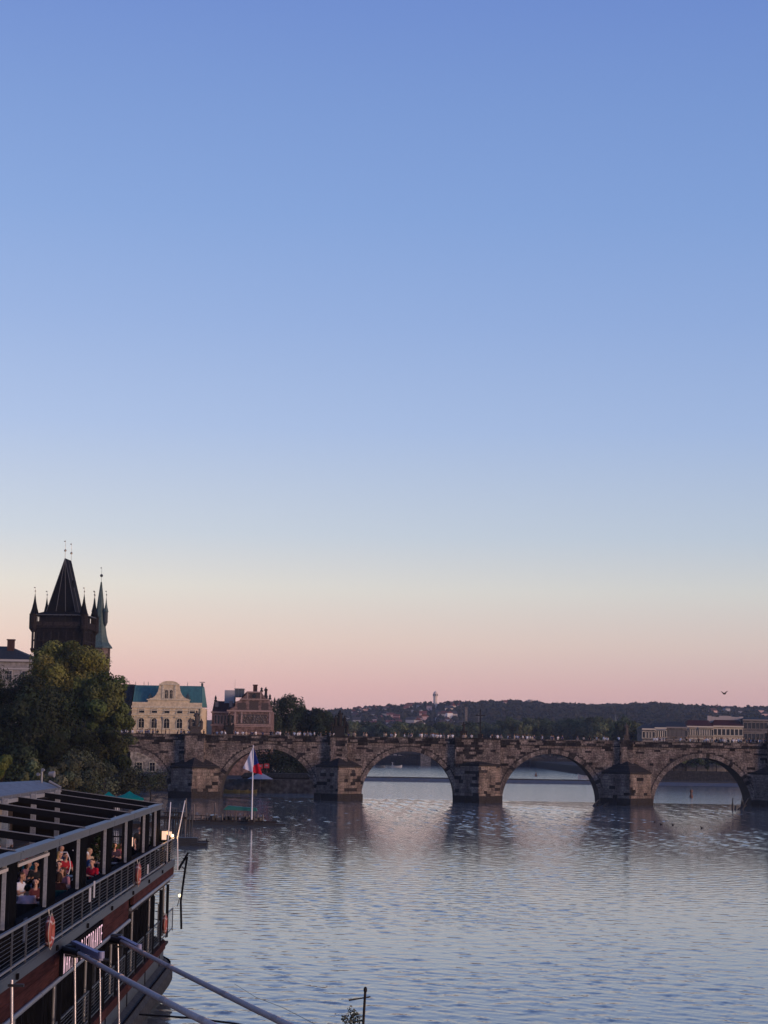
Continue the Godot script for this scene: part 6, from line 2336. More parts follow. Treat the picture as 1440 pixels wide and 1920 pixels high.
func build_boat() -> void:
	var dir := at(636, 1397, 100.0)
	var yaw := atan2(-dir.x, 100.0)
	boat = thing("restaurant_boat", "long dark two storey restaurant boat with pergola roof and brown bands, moored at the left", "boat")
	boat.rotation.y = yaw
	boat.position = Basis(Vector3.UP, yaw) * Vector3(-13.5, -0.11, -BOAT_S)
	var steel := mat("boat_grey_steel", Color(0.04, 0.046, 0.058), 0.45, "soft", 0.7)
	var dark := mat("boat_dark_frame", Color(0.008, 0.009, 0.012), 0.45)
	var black := mat("boat_black", Color(0.008, 0.008, 0.01), 0.6)
	var pale := mat("boat_pale_post", Color(0.3, 0.31, 0.33), 0.5, "soft", 1.0)
	var brown := mat("boat_brown_board", Color(0.08, 0.031, 0.028), 0.85, "wood", 0.5, 0.2)
	var brown2 := mat("boat_brown_board_dark", Color(0.062, 0.024, 0.022), 0.85, "wood", 0.45, 0.2)
	dark.metallic_specular = 0.05
	dark.roughness = 0.9
	black.metallic_specular = 0.0
	black.roughness = 1.0
	brown.metallic_specular = 0.15
	brown2.metallic_specular = 0.15
	var hullm := mat("boat_hull_grey", Color(0.036, 0.044, 0.056), 0.55, "mottle", 0.4, 0.15)
	var beltm := mat("boat_belt_grey", Color(0.06, 0.065, 0.073), 0.75, "mottle", 0.5, 0.4)
	var lead := mat("boat_roof_sheet", Color(0.16, 0.17, 0.2), 0.55, "mottle", 0.5)
	var glass := pane("boat_glass", Color(0.55, 0.65, 0.68), 0.16)
	var floorm := mat("boat_floor", Color(0.03, 0.022, 0.018), 0.7, "wood", 0.5)
	# hull
	var ss := [34.0, 60.0, 80.0, 85.5]
	for i in range(1, 13):
		ss.append(85.5 + 6.0 * sin(i / 12.0 * PI / 2))
	var hm := MB.new()
	var bm := MB.new()
	for i in ss.size() - 1:
		var a := hull_ring(ss[i])
		var b := hull_ring(ss[i + 1])
		for k in 7:
			var t: MB = bm if k >= 1 and k <= 5 else hm
			t.quad(a[k], b[k], b[k + 1], a[k + 1])
	hm.quad(bp(0, 34, 2.1), bp(12, 34, 2.1), bp(12, 34, -0.3), bp(0, 34, -0.3))
	hm.quad(bp(12, 91.4, 2.1), bp(12, 34, 2.1), bp(12, 34, -0.3), bp(12, 91.4, -0.3))
	hm.quad(bp(6, 91.5, 2.1), bp(12, 91.4, 2.1), bp(12, 91.4, -0.3), bp(6, 91.5, -0.3))
	obj("hull", hm, hullm, boat)
	obj("rubbing_belt", bm, beltm, boat)
	var lines := MB.new()
	var pts := []
	for s in ss:
		pts.append(hull_ring(s)[2] + Vector3(0.02, 0.02, 0))
	lines.tube(pts, 0.035, 0.035, 6)
	for s in [52.0, 58.0, 64.5, 71.0, 77.5, 83.5]:
		lines.span(bp(0.02, s, 1.62), bp(-0.03, s + 0.05, 2.1))
	obj("hull_seams", lines, black, boat)
	# bollard and white fender line on the belt
	var fd := MB.new()
	fd.tube([bp(-0.35, 58.6, 1.62), bp(-0.35, 58.6, 1.98)], 0.12, 0.1, 8)
	fd.ball(bp(-0.35, 58.6, 2.05), Vector3(0.14, 0.12, 0.14))
	obj("fender", fd, mat("fender_white", Color(0.45, 0.42, 0.4), 0.8), boat)
	var fl := MB.new()
	fl.tube([bp(-0.37, 58.6, 1.9), bp(-0.55, 58.2, 1.2), bp(-0.6, 57.6, 0.4), bp(-0.62, 57.0, -0.2)], 0.02, 0.02, 5)
	obj("fender_rope", fl, black, boat)
	# main deck plate and brown sill boards
	var dk := MB.new()
	dk.span(bp(0.05, 34, 2.1), bp(12, 88.5, 2.2))
	var dpoly := PackedVector2Array()
	for i in range(3, ss.size()):
		var q := hull_ring(ss[i])
		dpoly.append(Vector2(q[0].x, -q[0].z))
	dpoly.append(Vector2(-6.0, 26.4))
	dpoly.append(Vector2(-6.0, 20.5))
	dk.prism(dpoly, 2.105, 2.19, Transform3D(Basis(Vector3.RIGHT, -PI / 2), Vector3.ZERO))
	obj("main_deck", dk, floorm, boat)
	var sb := 36.0
	while sb < 86.0:
		var l := minf(3.2, 86.2 - sb)
		var m := MB.new()
		m.span(bp(-0.03, sb, 2.1), bp(0.12, sb + l - 0.015, 2.42))
		obj("plank", m, brown if int(sb) % 2 else brown2, boat)
		sb += 3.2
	var sbm := MB.new()
	for i in 12:
		var a: Vector3 = hull_ring(lerpf(86.1, 91.3, i / 12.0))[0]
		var b: Vector3 = hull_ring(lerpf(86.1, 91.3, (i + 1) / 12.0))[0]
		sbm.bar(a + Vector3(0, 0.16, 0), b + Vector3(0, 0.16, 0), 0.12, 0.32)
	obj("end_sill", sbm, brown, boat)
	# lower storey: dark glass wall with mullions, pale pipes, wire rail panels along the side
	var lw := MB.new()
	lw.span(bp(0.75, 35, 2.2), bp(0.8, 88.0, 4.75))
	obj("lower_glass_wall", lw, mat("boat_lower_glass", Color(0.012, 0.015, 0.02), 0.12), boat)
	var le := MB.new()
	le.span(bp(0.7, 88.0, 2.2), bp(11.5, 88.1, 5.0))
	obj("lower_end_wall", le, mat("boat_lower_glass"), boat)
	var s := 36.0
	var k := 0
	while s < 88.0:
		var mu := MB.new()
		mu.span(bp(0.62, s, 2.2), bp(0.75, s + 0.09, 4.75))
		mu.span(bp(0.66, s + 0.3, 2.2), bp(0.75, s + 0.34, 4.75))
		mu.span(bp(0.66, s + 0.55, 2.2), bp(0.75, s + 0.6, 4.75))
		obj("mullion", mu, dark, boat)
		s += 1.02
		k += 1
	s = 37.4
	k = 0
	while s < 88.0:
		var po := MB.new()
		po.span(bp(0.02, s, 2.42), bp(0.14, s + 0.12, 4.75))
		obj("lower_post", po, dark, boat)
		if k % 2 == 1:
			var pp := MB.new()
			pp.tube([bp(0.3, s + 0.5, 2.42), bp(0.3, s + 0.5, 4.8)], 0.055, 0.055, 8)
			obj("downpipe", pp, mat("boat_pipe", Color(0.12, 0.125, 0.135), 0.4), boat)
		var pn := Node3D.new()
		pn.name = "rail_panel"
		boat.add_child(pn, true)
		var fr := MB.new()
		fr.bar(bp(0.08, s + 0.2, 3.45), bp(0.08, s + 3.1, 3.45), 0.05, 0.05)
		fr.bar(bp(0.08, s + 0.2, 2.56), bp(0.08, s + 3.1, 2.56), 0.04, 0.04)
		fr.span(bp(0.06, s + 3.06, 2.42), bp(0.1, s + 3.1, 3.45))
		obj("rail_frame", fr, steel, pn)
		for i in 7:
			var wm := MB.new()
			wm.bar(bp(0.08, s + 0.2, 2.68 + i * 0.11), bp(0.08, s + 3.05, 2.68 + i * 0.11), 0.014, 0.014)
			obj("rail_wire", wm, steel, pn)
		s += 3.36
		k += 1
	for q in [[49.5, 0.5], [57.0, 0.62], [65.8, 0.5], [74.0, 0.55], [79.0, 0.6]]:
		var cu := MB.new()
		cu.span(bp(0.55, q[0], 2.3), bp(0.62, q[0] + q[1], 4.4))
		obj("pale_curtain", cu, mat("curtain", Color(0.04, 0.045, 0.055), 0.9, "soft", 0.7), boat)
	# brown fascia boards under the upper deck
	sb = 36.0
	while sb < 70.5:
		var l := minf(3.3, 70.6 - sb)
		for row in 2:
			var m := MB.new()
			m.span(bp(-0.02, sb, 4.74 + row * 0.37), bp(0.1, sb + l - 0.015, 5.1 + row * 0.37))
			obj("plank", m, brown if (int(sb) + row) % 2 else brown2, boat)
		sb += 3.3
	while sb < 89.5:
		var l := minf(3.3, 89.6 - sb)
		var m := MB.new()
		m.span(bp(-0.02, sb, 5.11), bp(0.1, sb + l - 0.015, 5.47))
		obj("plank", m, brown, boat)
		sb += 3.3
	for q in [[36.0, 70.6, 4.7], [70.9, 88.9, 5.06]]:
		var gt := MB.new()
		gt.tube([bp(-0.06, q[0], q[2]), bp(-0.06, q[1], q[2])], 0.065, 0.065, 10)
		var cs: float = q[0] + 3.0
		while cs < q[1]:
			gt.tube([bp(-0.06, cs, q[2]), bp(-0.06, cs + 0.12, q[2])], 0.075, 0.075, 10)
			cs += 5.4
		obj("side_pipe", gt, mat("boat_pipe", Color(0.12, 0.125, 0.135), 0.4), boat)
	# upper deck
	var ud := MB.new()
	ud.span(bp(0.1, 35, 5.5), bp(12, 89.6, 5.6))
	ud.span(bp(0.12, 35, 4.76), bp(12, 89.4, 4.9))
	obj("upper_deck", ud, floorm, boat)
	var eb := MB.new()
	eb.span(bp(-0.05, 35, 5.47), bp(0.1, 89.8, 5.71))
	eb.span(bp(-0.04, 35, 5.71), bp(0.03, 89.8, 5.76))
	eb.span(bp(0.1, 89.6, 5.47), bp(12.0, 89.8, 5.71))
	obj("deck_edge_beam", eb, steel, boat)
	for q in [40.0, 46.1, 52.5, 58.8, 65.0, 71.6, 77.5, 83.3]:
		var sc := MB.new()
		sc.box(bp(-0.07, q, 5.6), Vector3(0.06, 0.13, 0.2))
		obj("scupper", sc, black, boat)
	# railing: handrail, posts, wires, each bay a panel
	var hr := MB.new()
	hr.bar(bp(0.0, 35, 6.72), bp(0.0, 84.8, 6.72), 0.07, 0.06)
	hr.bar(bp(0.0, 35, 5.86), bp(0.0, 84.8, 5.86), 0.05, 0.05)
	hr.bar(bp(0.0, 84.8, 6.72), bp(0.0, 89.6, 6.72), 0.05, 0.05)
	obj("handrail", hr, mat("boat_rail_steel", Color(0.12, 0.13, 0.145), 0.45), boat)
	s = 35.3
	while s < 89.0:
		var pn := Node3D.new()
		pn.name = "railing_panel"
		boat.add_child(pn, true)
		var po := MB.new()
		po.span(bp(-0.02, s, 5.72), bp(0.02, s + 0.04, 6.7))
		obj("railing_post", po, mat("boat_rail_post", Color(0.055, 0.06, 0.07), 0.5), pn)
		for i in 7:
			var wm := MB.new()
			wm.bar(bp(0, s + 0.06, 5.96 + i * 0.1), bp(0, s + 2.05, 5.96 + i * 0.1), 0.011, 0.011)
			obj("railing_wire", wm, mat("rail_wire_dark", Color(0.02, 0.023, 0.03), 0.5), pn)
		s += 2.05
	# glazed front: low wall, sill, folded glass doors at each joint, pale posts, gutter beam
	var low := MB.new()
	low.span(bp(0.62, 35, 5.6), bp(0.72, 88.0, 6.42))
	obj("low_wall", low, black, boat)
	var sill := MB.new()
	sill.span(bp(0.52, 35, 6.42), bp(0.8, 88.0, 6.5))
	obj("sill", sill, dark, boat)
	var joints := [42.5, 49.2, 55.9, 62.6, 69.5, 76.2, 83.0, 88.0]
	for j in joints:
		for q in [[0.0, 0.09], [-1.5, 0.08]]:
			var po := MB.new()
			po.span(bp(0.56, j + q[0], 6.5), bp(0.65, j + q[0] + q[1], 8.09))
			obj("pale_post", po, pale, boat)
		for i in 6:
			var fm := MB.new()
			var z: float = j - 0.2 - i * 0.21
			fm.span(bp(0.5, z, 6.52), bp(0.78, z + 0.045, 8.08))
			obj("folded_door_frame", fm, dark, boat)
	for i in joints.size() - 1:
		var a: float = joints[i] + 0.03
		var b: float = joints[i + 1] - 0.03
		var gb := MB.new()
		gb.span(bp(0.45, a, 8.09), bp(0.75, b, 8.31))
		gb.span(bp(0.4, a + 0.02, 8.29), bp(0.5, b - 0.02, 8.33))
		obj("gutter_beam", gb, mat("boat_gutter", Color(0.075, 0.085, 0.105), 0.42, "soft", 0.6), boat)
		if i < 2:
			var lb := MB.new()
			lb.span(bp(0.5, a, 7.92), bp(0.62, b - 1.5, 8.0))
			obj("blind_rail", lb, mat("boat_blind", Color(0.4, 0.36, 0.31), 0.6), boat)
	# rafters rise from each joint to the cabin roof
	for j in joints:
		var rm := MB.new()
		rm.bar(bp(0.6, j, 8.22), bp(5.1, j, 8.78), 0.1, 0.2)
		var ro := obj("rafter", rm, dark, boat)
		var tm := MB.new()
		tm.bar(bp(0.6, j, 8.335), bp(5.1, j, 8.895), 0.06, 0.025)
		obj("rafter_track", tm, mat("boat_track", Color(0.16, 0.16, 0.17), 0.4), ro)
	var edge := MB.new()
	edge.bar(bp(0.6, 88.25, 8.24), bp(5.1, 88.25, 8.8), 0.08, 0.14)
	edge.bar(bp(0.6, 87.6, 8.2), bp(5.1, 87.6, 8.76), 0.06, 0.1)
	obj("end_rafters", edge, dark, boat)
	# solid cabin roof of pale sheets
	var rs := 36.0
	while rs < 88.0:
		var l := minf(3.36, 88.2 - rs)
		var m := MB.new()
		m.prism(PackedVector2Array([Vector2(6 - 5.05, 8.86), Vector2(6 - 5.05, 8.99), Vector2(6 - 6.05, 9.28), Vector2(-6.0, 8.9), Vector2(-6.0, 8.7), Vector2(0, 9.0)]), BOAT_S - rs - l + 0.05, BOAT_S - rs)
		obj("roof_sheet", m, lead, boat)
		rs += 3.36
	var fas := MB.new()
	fas.span(bp(5.0, 36, 8.7), bp(5.1, 88.2, 8.85))
	obj("roof_fascia", fas, pale, boat)
	# inside the upper deck: cabin wall, columns, bar, shelves
	var cw := MB.new()
	cw.span(bp(7.2, 36, 5.6), bp(7.3, 87.5, 9.0))
	cw.span(bp(0.9, 87.6, 5.6), bp(2.6, 87.7, 6.5))
	cw.span(bp(2.6, 87.6, 5.6), bp(7.2, 87.7, 8.5))
	obj("inner_wall", cw, black, boat)
	for j in [45.5, 52.2, 58.9, 65.6, 72.3, 79.0, 85.7]:
		var po := MB.new()
		po.span(bp(4.75, j, 5.6), bp(4.95, j + 0.16, 8.92))
		obj("inner_column", po, pale, boat)
	var bar := MB.new()
	bar.span(bp(5.6, 74, 5.6), bp(6.6, 86, 6.7))
	bar.span(bp(5.5, 73.9, 6.7), bp(6.7, 86.1, 6.78))
	obj("bar_counter", bar, mat("bar_wood", Color(0.05, 0.035, 0.028), 0.6, "wood", 0.6), boat)
	for i in 5:
		var sh := MB.new()
		sh.span(bp(6.8, 74.5 + i * 2.4, 7.0), bp(7.15, 76.2 + i * 2.4, 8.3))
		obj("bar_shelf", sh, mat("shelf_pale", Color(0.22, 0.2, 0.19), 0.8) if i % 2 else mat("shelf_dark", Color(0.05, 0.04, 0.035), 0.8), boat)
	# the sign: lit letters on a black board
	var sg := MB.new()
	sg.span(bp(-0.1, 53.3, 4.68), bp(-0.03, 62.4, 5.46))
	var so := obj("sign_board", sg, black, boat)
	var fnt := SystemFont.new()
	fnt.font_names = PackedStringArray(["Droid Sans"])
	var words := "MARINA RISTORANTE"
	var letter_meshes := {}
	for i in words.length():
		var ch := words[i]
		if ch == " ":
			continue
		if not letter_meshes.has(ch):
			var tm := TextMesh.new()
			tm.text = ch
			tm.font = fnt
			tm.font_size = 64
			tm.pixel_size = 0.0112
			tm.depth = 0.004
			letter_meshes[ch] = tm
		var lt := obj("sign_letter", letter_meshes[ch], glow("sign_light", Color(0.85, 0.6, 0.7), 0.55), so)
		var bb: AABB = letter_meshes[ch].get_aabb()
		var sc := Vector3((0.3 if ch != "I" else 0.07) / maxf(bb.size.x, 0.01), 0.56 / maxf(bb.size.y, 0.01), 1.0)
		lt.transform = Transform3D(Basis(Vector3(0, 0, -1), Vector3.UP, Vector3.RIGHT) * Basis.from_scale(sc), bp(-0.105, 53.75 + i * 0.515, 5.06) - Vector3(0, (bb.position.y + bb.size.y * 0.5) * sc.y, 0) + Vector3(0, 0, (bb.position.x + bb.size.x * 0.5) * sc.x))
	var sl := AreaLight3D.new()
	sl.name = "SignLight"
	sl.area_size = Vector2(8.7, 0.5)
	sl.light_color = Color(1.0, 0.82, 0.9)
	sl.light_energy = 0.006
	sl.shadow_enabled = true
	boat.add_child(sl)
	sl.position = bp(-0.2, 57.85, 5.06)
	sl.rotation.y = -PI / 2
	# reversed lettering on the glass inside
	var t2 := TextMesh.new()
	t2.text = "RÔ"
	t2.font = fnt
	t2.font_size = 64
	t2.pixel_size = 0.008
	t2.depth = 0.02
	var gl2 := MB.new()
	gl2.span(bp(3.6, 66.0, 7.6), bp(4.7, 66.03, 8.3))
	var go2 := obj("lettered_pane", gl2, glass, boat)
	var t2o := obj("pane_letters", t2, mat("pane_letter", Color(0.2, 0.2, 0.2), 0.7), go2)
	t2o.position = bp(4.0, 65.9, 7.9)
	t2o.rotation.y = PI
	# bow fittings: white poles, davit, small rail with a lamp
	var wp := mat("white_pole", Color(0.62, 0.62, 0.64), 0.45)
	var inv := boat.transform.affine_inverse()
	for q in [[[312, 1653, 87.5], [314, 1590, 87.8], [320, 1504, 88.2]], [[333, 1632, 89.6], [333, 1570, 89.6], [347, 1501, 89.8]]]:
		var pm := MB.new()
		var pp := []
		for p in q:
			pp.append(inv * at(p[0], p[1], p[2]))
		pm.tube(pp, 0.026, 0.022, 8)
		obj("white_pole", pm, wp, boat)
	var dv := MB.new()
	dv.tube([inv * at(340, 1742, 90), inv * at(339, 1690, 90), inv * at(345, 1645, 90), inv * at(351, 1606, 90)], 0.05, 0.05, 8)
	dv.tube([inv * at(334, 1631, 90), inv * at(353, 1599, 90.2)], 0.06, 0.05, 8)
	for q in [[340, 1608, 346, 1611], [341, 1625, 349, 1632]]:
		dv.tube([inv * at(q[0], q[1], 90), inv * at(q[2], q[3], 90)], 0.02, 0.02, 5)
	obj("davit", dv, dark, boat)
	var br := MB.new()
	var rr := []
	for i in 7:
		rr.append(hull_ring(lerpf(87.5, 91.2, i / 6.0))[0])
	for hgt in [0.45, 0.8, 1.15, 1.5]:
		var rp := []
		for p in rr:
			rp.append(p + Vector3(-0.1, 0.3 + hgt, 0))
		br.tube(rp, 0.022, 0.022, 5)
	for p in rr:
		br.tube([p + Vector3(-0.1, 0.2, 0), p + Vector3(-0.1, 1.82, 0)], 0.03, 0.03, 6)
	obj("end_rail", br, steel, boat)
	# dark corner frames at the far end of the upper deck
	var cf := MB.new()
	for q in [[0.15, 85.0], [0.15, 86.6], [0.15, 89.5], [1.0, 89.5], [2.2, 89.5], [4.0, 89.5], [7.0, 89.5]]:
		cf.span(bp(q[0], q[1], 5.72), bp(q[0] + 0.09, q[1] + 0.09, 6.75))
	cf.bar(bp(0.2, 89.55, 6.75), bp(11, 89.55, 6.75), 0.06, 0.06)
	for i in 5:
		cf.bar(bp(0.2, 89.55, 5.9 + i * 0.16), bp(11, 89.55, 5.9 + i * 0.16), 0.015, 0.015)
	obj("end_railing", cf, dark, boat)
	# horn loudspeakers and floodlight on the roof's end
	var hs := MB.new()
	var hb := inv * at(78, 1466, 87.0)
	hs.tube([hb - Vector3(0, 0.1, 0), hb + Vector3(0, 0.5, 0)], 0.05, 0.05, 6)
	obj("speaker_mast", hs, pale, boat)
	for q in [[0.1, 0.52, 0.12, 0.3, 0], [-0.1, 0.32, 0.12, 0.28, 0], [0.32, 0.36, 0.3, 0.17, 1], [0.34, 0.02, 0.62, 0.1, 2]]:
		var m := MB.new()
		var c := hb + Vector3(q[0], q[1], 0.05)
		if q[4] == 0:
			m.tube([c, c + Vector3(-0.05, 0.02, 0.14)], 0.05, 0.08, 10)
		elif q[4] == 1:
			m.tube([c, c + Vector3(0.26, -0.02, 0.05)], 0.09, 0.145, 12)
		else:
			m.tube([c, c + Vector3(0.55, -0.26, 0.05)], 0.075, 0.045, 10)
		obj("loudspeaker", m, mat("speaker_grey", Color(0.17, 0.17, 0.18), 0.5), boat)
	build_boat_company()

func lamp_at(label: String, pos: Vector3, size: Vector3, e: float) -> void:
	var o := thing("deck_lantern", label, "lantern", pos, boat.rotation.y, "lit lanterns at the boat's end")
	var m := MB.new()
	m.box(Vector3(0, size.y * 0.5 + 0.04, 0), size)
	obj("lit_shade", m, glow("lantern_light", Color(1.0, 0.7, 0.48), 0.55), o)
	var b := MB.new()
	b.box(Vector3(0, 0.02, 0), Vector3(size.x * 1.15, 0.04, size.z * 1.15))
	b.box(Vector3(0, size.y + 0.055, 0), Vector3(size.x * 1.15, 0.03, size.z * 1.15))
	obj("cap", b, mat("black_steel", Color(0.014, 0.014, 0.016), 0.5), o)
	var l := OmniLight3D.new()
	l.name = "LanternLight"
	l.light_color = Color(1.0, 0.72, 0.45)
	l.light_energy = e
	l.light_size = 0.1
	l.omni_range = 25.0
	l.omni_attenuation = 2.0
	l.shadow_enabled = true
	o.add_child(l)
	l.position = Vector3(0, size.y * 0.5 + 0.04, 0)

func table_at(label: String, u: float, s: float) -> void:
	var nth := 0
	var o := thing("dining_table", label, "table", on_boat(u, s, 5.6), boat.rotation.y, "dining tables on the boat's upper deck")
	var m := MB.new()
	m.box(Vector3(0, 0.74, 0), Vector3(0.8, 0.04, 0.8))
	obj("table_top", m, mat("table_top_grey", Color(0.14, 0.13, 0.12), 0.5, "wood", 0.8), o)
	var p := MB.new()
	p.tube([Vector3(0, 0.04, 0), Vector3(0, 0.72, 0)], 0.045, 0.045, 8)
	p.box(Vector3(0, 0.02, 0), Vector3(0.5, 0.04, 0.5))
	obj("pedestal", p, mat("black_steel"), o)
	for q in [[0.15, 0.1], [-0.18, -0.12]]:
		var g := MB.new()
		g.lathe([Vector2(0.035, 0), Vector2(0.006, 0.01), Vector2(0.006, 0.09), Vector2(0.035, 0.13), Vector2(0.03, 0.2)], Vector3(q[0], 0.762, q[1]), 8)
		var go := obj("wine_glass", g, pane("drink_glass", Color(0.8, 0.8, 0.8), 0.3))
		nth += 1
		tag(go, "%s small drinking glass on the %s" % [["farther", "nearer"][nth - 1], label.trim_prefix("square ")], "glass", "glasses on the boat's tables")
		go.transform = o.transform

var chair0: Node3D
func chair_at(label: String, u: float, s: float, face: float, cloth: Color, tone: String) -> void:
	var where := on_boat(u, s, 5.6)
	var o := thing("dining_chair", label, "chair", where, face, "chairs on the boat's upper deck")
	var m := mat("chair_" + tone, cloth, 0.8, "soft", 0.8)
	var seat := MB.new()
	seat.box(Vector3(0, 0.44, 0), Vector3(0.5, 0.08, 0.48))
	obj("seat", seat, m, o)
	var bk := MB.new()
	for i in 6:
		var a := -1.1 + i * 2.2 / 5.0
		bk.box(Vector3(sin(a) * 0.29, 0.68, -cos(a) * 0.27), Vector3(0.14, 0.44, 0.05), Basis(Vector3.UP, PI - a))
	obj("backrest", bk, m, o)
	for x in [-0.2, 0.2]:
		for z in [-0.18, 0.18]:
			var l := MB.new()
			l.tube([Vector3(x, 0, z), Vector3(x * 0.9, 0.42, z * 0.9)], 0.018, 0.02, 6)
			obj("leg", l, mat("black_steel", Color(0.014, 0.014, 0.016), 0.5), o)

func build_boat_company() -> void:
	var fair := Color(0.45, 0.27, 0.2)
	var tan := Color(0.34, 0.19, 0.13)
	var black_hair := Color(0.012, 0.01, 0.01)
	var brown_hair := Color(0.06, 0.035, 0.02)
	var grey_hair := Color(0.4, 0.39, 0.38)
	var blond := Color(0.3, 0.2, 0.09)
	var jeans := Color(0.04, 0.055, 0.1)
	var darkc := Color(0.02, 0.02, 0.022)
	# label, column, s, facing (0 = towards the camera), pose, hair kind, shirt, legs, hair, skin, head turn
	var list := [
		["person in a pink T-shirt seated with the back to us, leaning on the table", 64, 55.6, PI + 0.15, "sit", "short", Color(0.55, 0.38, 0.42), jeans, black_hair, tan, 0.0, "dark_brown"],
		["person in a maroon top facing the one in pink across the table", 78, 58.4, 0.3, "sit", "long", Color(0.1, 0.03, 0.03), darkc, black_hair, fair, -0.3, ""],
		["person in a white T-shirt seated at the left of the pink shirted one", 49, 60.8, 1.2, "sit", "short", Color(0.6, 0.6, 0.62), jeans, brown_hair, tan, 0.2, "dark_brown"],
		["person in a black T-shirt facing us behind the pink shirted one", 78, 66.3, 0.1, "sit", "short", darkc, jeans, black_hair, tan, 0.0, ""],
		["person in a rose top seen sideways above the white shirted one", 50, 67.6, 1.4, "sit_lean", "long", Color(0.3, 0.14, 0.14), darkc, brown_hair, fair, 0.0, "dark_brown"],
		["person in a black shirt facing us in the third bay, above the teal chair", 121, 66.8, 0.0, "sit", "short", darkc, darkc, black_hair, fair, 0.05, ""],
		["person in a dark dress on the teal chair, back to us", 120, 60.8, PI - 0.2, "sit", "long", Color(0.03, 0.015, 0.015), darkc, Color(0.03, 0.018, 0.012), fair, 0.0, "teal"],
		["person in a red top standing behind the black shirted one", 132, 71.8, 0.4, "sit", "short", Color(0.32, 0.02, 0.03), darkc, brown_hair, fair, 0.3, "dark_brown"],
		["person in a rose patterned blouse at the edge of the third bay", 139, 64.4, -0.7, "sit_lean", "long", Color(0.35, 0.16, 0.18), darkc, brown_hair, fair, 0.0, ""],
		["person in a blue shirt with a white cap in the fourth bay", 184, 73.4, -1.2, "sit_lean", "cap", Color(0.06, 0.1, 0.2), darkc, grey_hair, tan, 0.0, "dark_brown"],
		["person in a beige top at the left of the white capped one", 174, 74.8, 0.9, "sit", "long", Color(0.4, 0.3, 0.2), darkc, blond, fair, 0.3, ""],
		["person in a bright red top low in the fourth bay, before the white capped one", 184, 68.2, -0.5, "sit", "short", Color(0.42, 0.015, 0.03), darkc, brown_hair, fair, 0.2, "teal"],
		["person in dark clothes seated in the fifth bay", 222, 79.0, 0.2, "sit", "short", Color(0.04, 0.03, 0.05), darkc, black_hair, fair, 0.2, "dark_brown"],
		["person in a plum top seated in the fifth bay, nearer the lantern", 231, 81.0, 0.6, "sit_lean", "long", Color(0.16, 0.04, 0.06), darkc, brown_hair, fair, 0.0, ""],
		["person in a grey top at the left edge under the gutter", 5, 57.5, 0.5, "sit", "short", Color(0.2, 0.2, 0.22), jeans, brown_hair, fair, 0.0, "dark_brown"],
		["person in an orange top seen through the roof beams at the far left", 8, 76.0, 0.7, "sit", "short", Color(0.35, 0.13, 0.06), darkc, brown_hair, fair, 0.0, ""],
		["person in a crimson top seen through the roof beams right of the inner column", 62, 76.5, -0.4, "sit", "short", Color(0.3, 0.03, 0.04), darkc, brown_hair, fair, 0.0, ""],
		["person in a teal shirt behind the black shirted one in the second bay", 66, 70.5, 0.2, "sit", "short", Color(0.03, 0.12, 0.12), jeans, brown_hair, tan, -0.4, ""],
		["person in a cream blouse leaning in at the back of the third bay", 112, 73.5, 0.9, "sit_lean", "long", Color(0.45, 0.38, 0.3), darkc, blond, fair, 0.3, ""],
		["person in a navy shirt at the back of the third bay", 127, 76.0, -0.6, "sit", "bald", Color(0.03, 0.04, 0.09), darkc, black_hair, tan, 0.2, ""],
		["person in a white shirt at the back of the fourth bay", 190, 78.5, 0.1, "sit", "short", Color(0.5, 0.5, 0.52), darkc, brown_hair, fair, -0.3, ""],
		["person in a yellow top at the right of the fifth bay", 238, 84.0, -0.4, "sit", "short", Color(0.4, 0.28, 0.05), jeans, black_hair, Color(0.1, 0.055, 0.035), 0.3, ""],
		["person in a black jacket standing in the sixth bay by the end wall", 268, 85.5, 0.5, "stand", "short", darkc, darkc, brown_hair, fair, 0.2, ""],
		["standing waiter in a white shirt deep inside the boat beside the inner column", 22, 79.0, 0.3, "stand", "short", Color(0.5, 0.5, 0.5), darkc, black_hair, fair, 0.0, ""]]
	var k := 0
	for q in list:
		var u := u_of(q[1], q[2])
		var o := obj("person", make_person_mesh(q[4], q[5], q[6], q[7], q[8], q[9], q[10], 0.1), skin_mat())
		tag(o, q[0], "person", "guests on the restaurant boat")
		o.position = on_boat(u, q[2], 5.66)
		o.rotation.y = q[3] + boat.rotation.y
		if q[4] != "stand":
			var tone: String = q[11] if q[11] != "" else "dark_brown"
			chair_at("%s tub chair of the %s" % [tone.replace("_", " "), " ".join(q[0].get_slice(",", 0).replace(" seated", "").split(" ").slice(0, 10))], u, q[2], q[3] + boat.rotation.y, Color(0.01, 0.05, 0.055) if tone == "teal" else Color(0.035, 0.026, 0.024), tone)
		k += 1
	for q in [[70, 57.7, "before the pink shirted person"], [52, 62.5, "at the white shirted person"], [100, 63.6, "behind the teal chair in the third bay"], [128, 69.0, "in the third bay"], [178, 71.0, "in the fourth bay"], [226, 80.2, "in the fifth bay"], [208, 76.6, "at the start of the fifth bay"]]:
		table_at("square dining table " + q[2], maxf(u_of(q[0], q[1]), 1.3), q[1])
	# lanterns glowing at the far end
	lamp_at("tall lit lantern inside the fifth bay of the boat", on_boat(u_of(252, 79.0), 79.0, 6.85), Vector3(0.16, 0.36, 0.16), 0.25)
	lamp_at("big lit lantern standing on the rail corner beyond the last post", on_boat(0.2, 86.6, 6.75), Vector3(0.19, 0.38, 0.19), 0.3)
	lamp_at("lit lantern behind the white pole, left of the small round light", at(310, 1573, 89.0), Vector3(0.17, 0.34, 0.17), 0.2)
	lamp_at("lit lantern right of the white pole above the planter", at(318, 1573, 89.0), Vector3(0.17, 0.3, 0.17), 0.2)
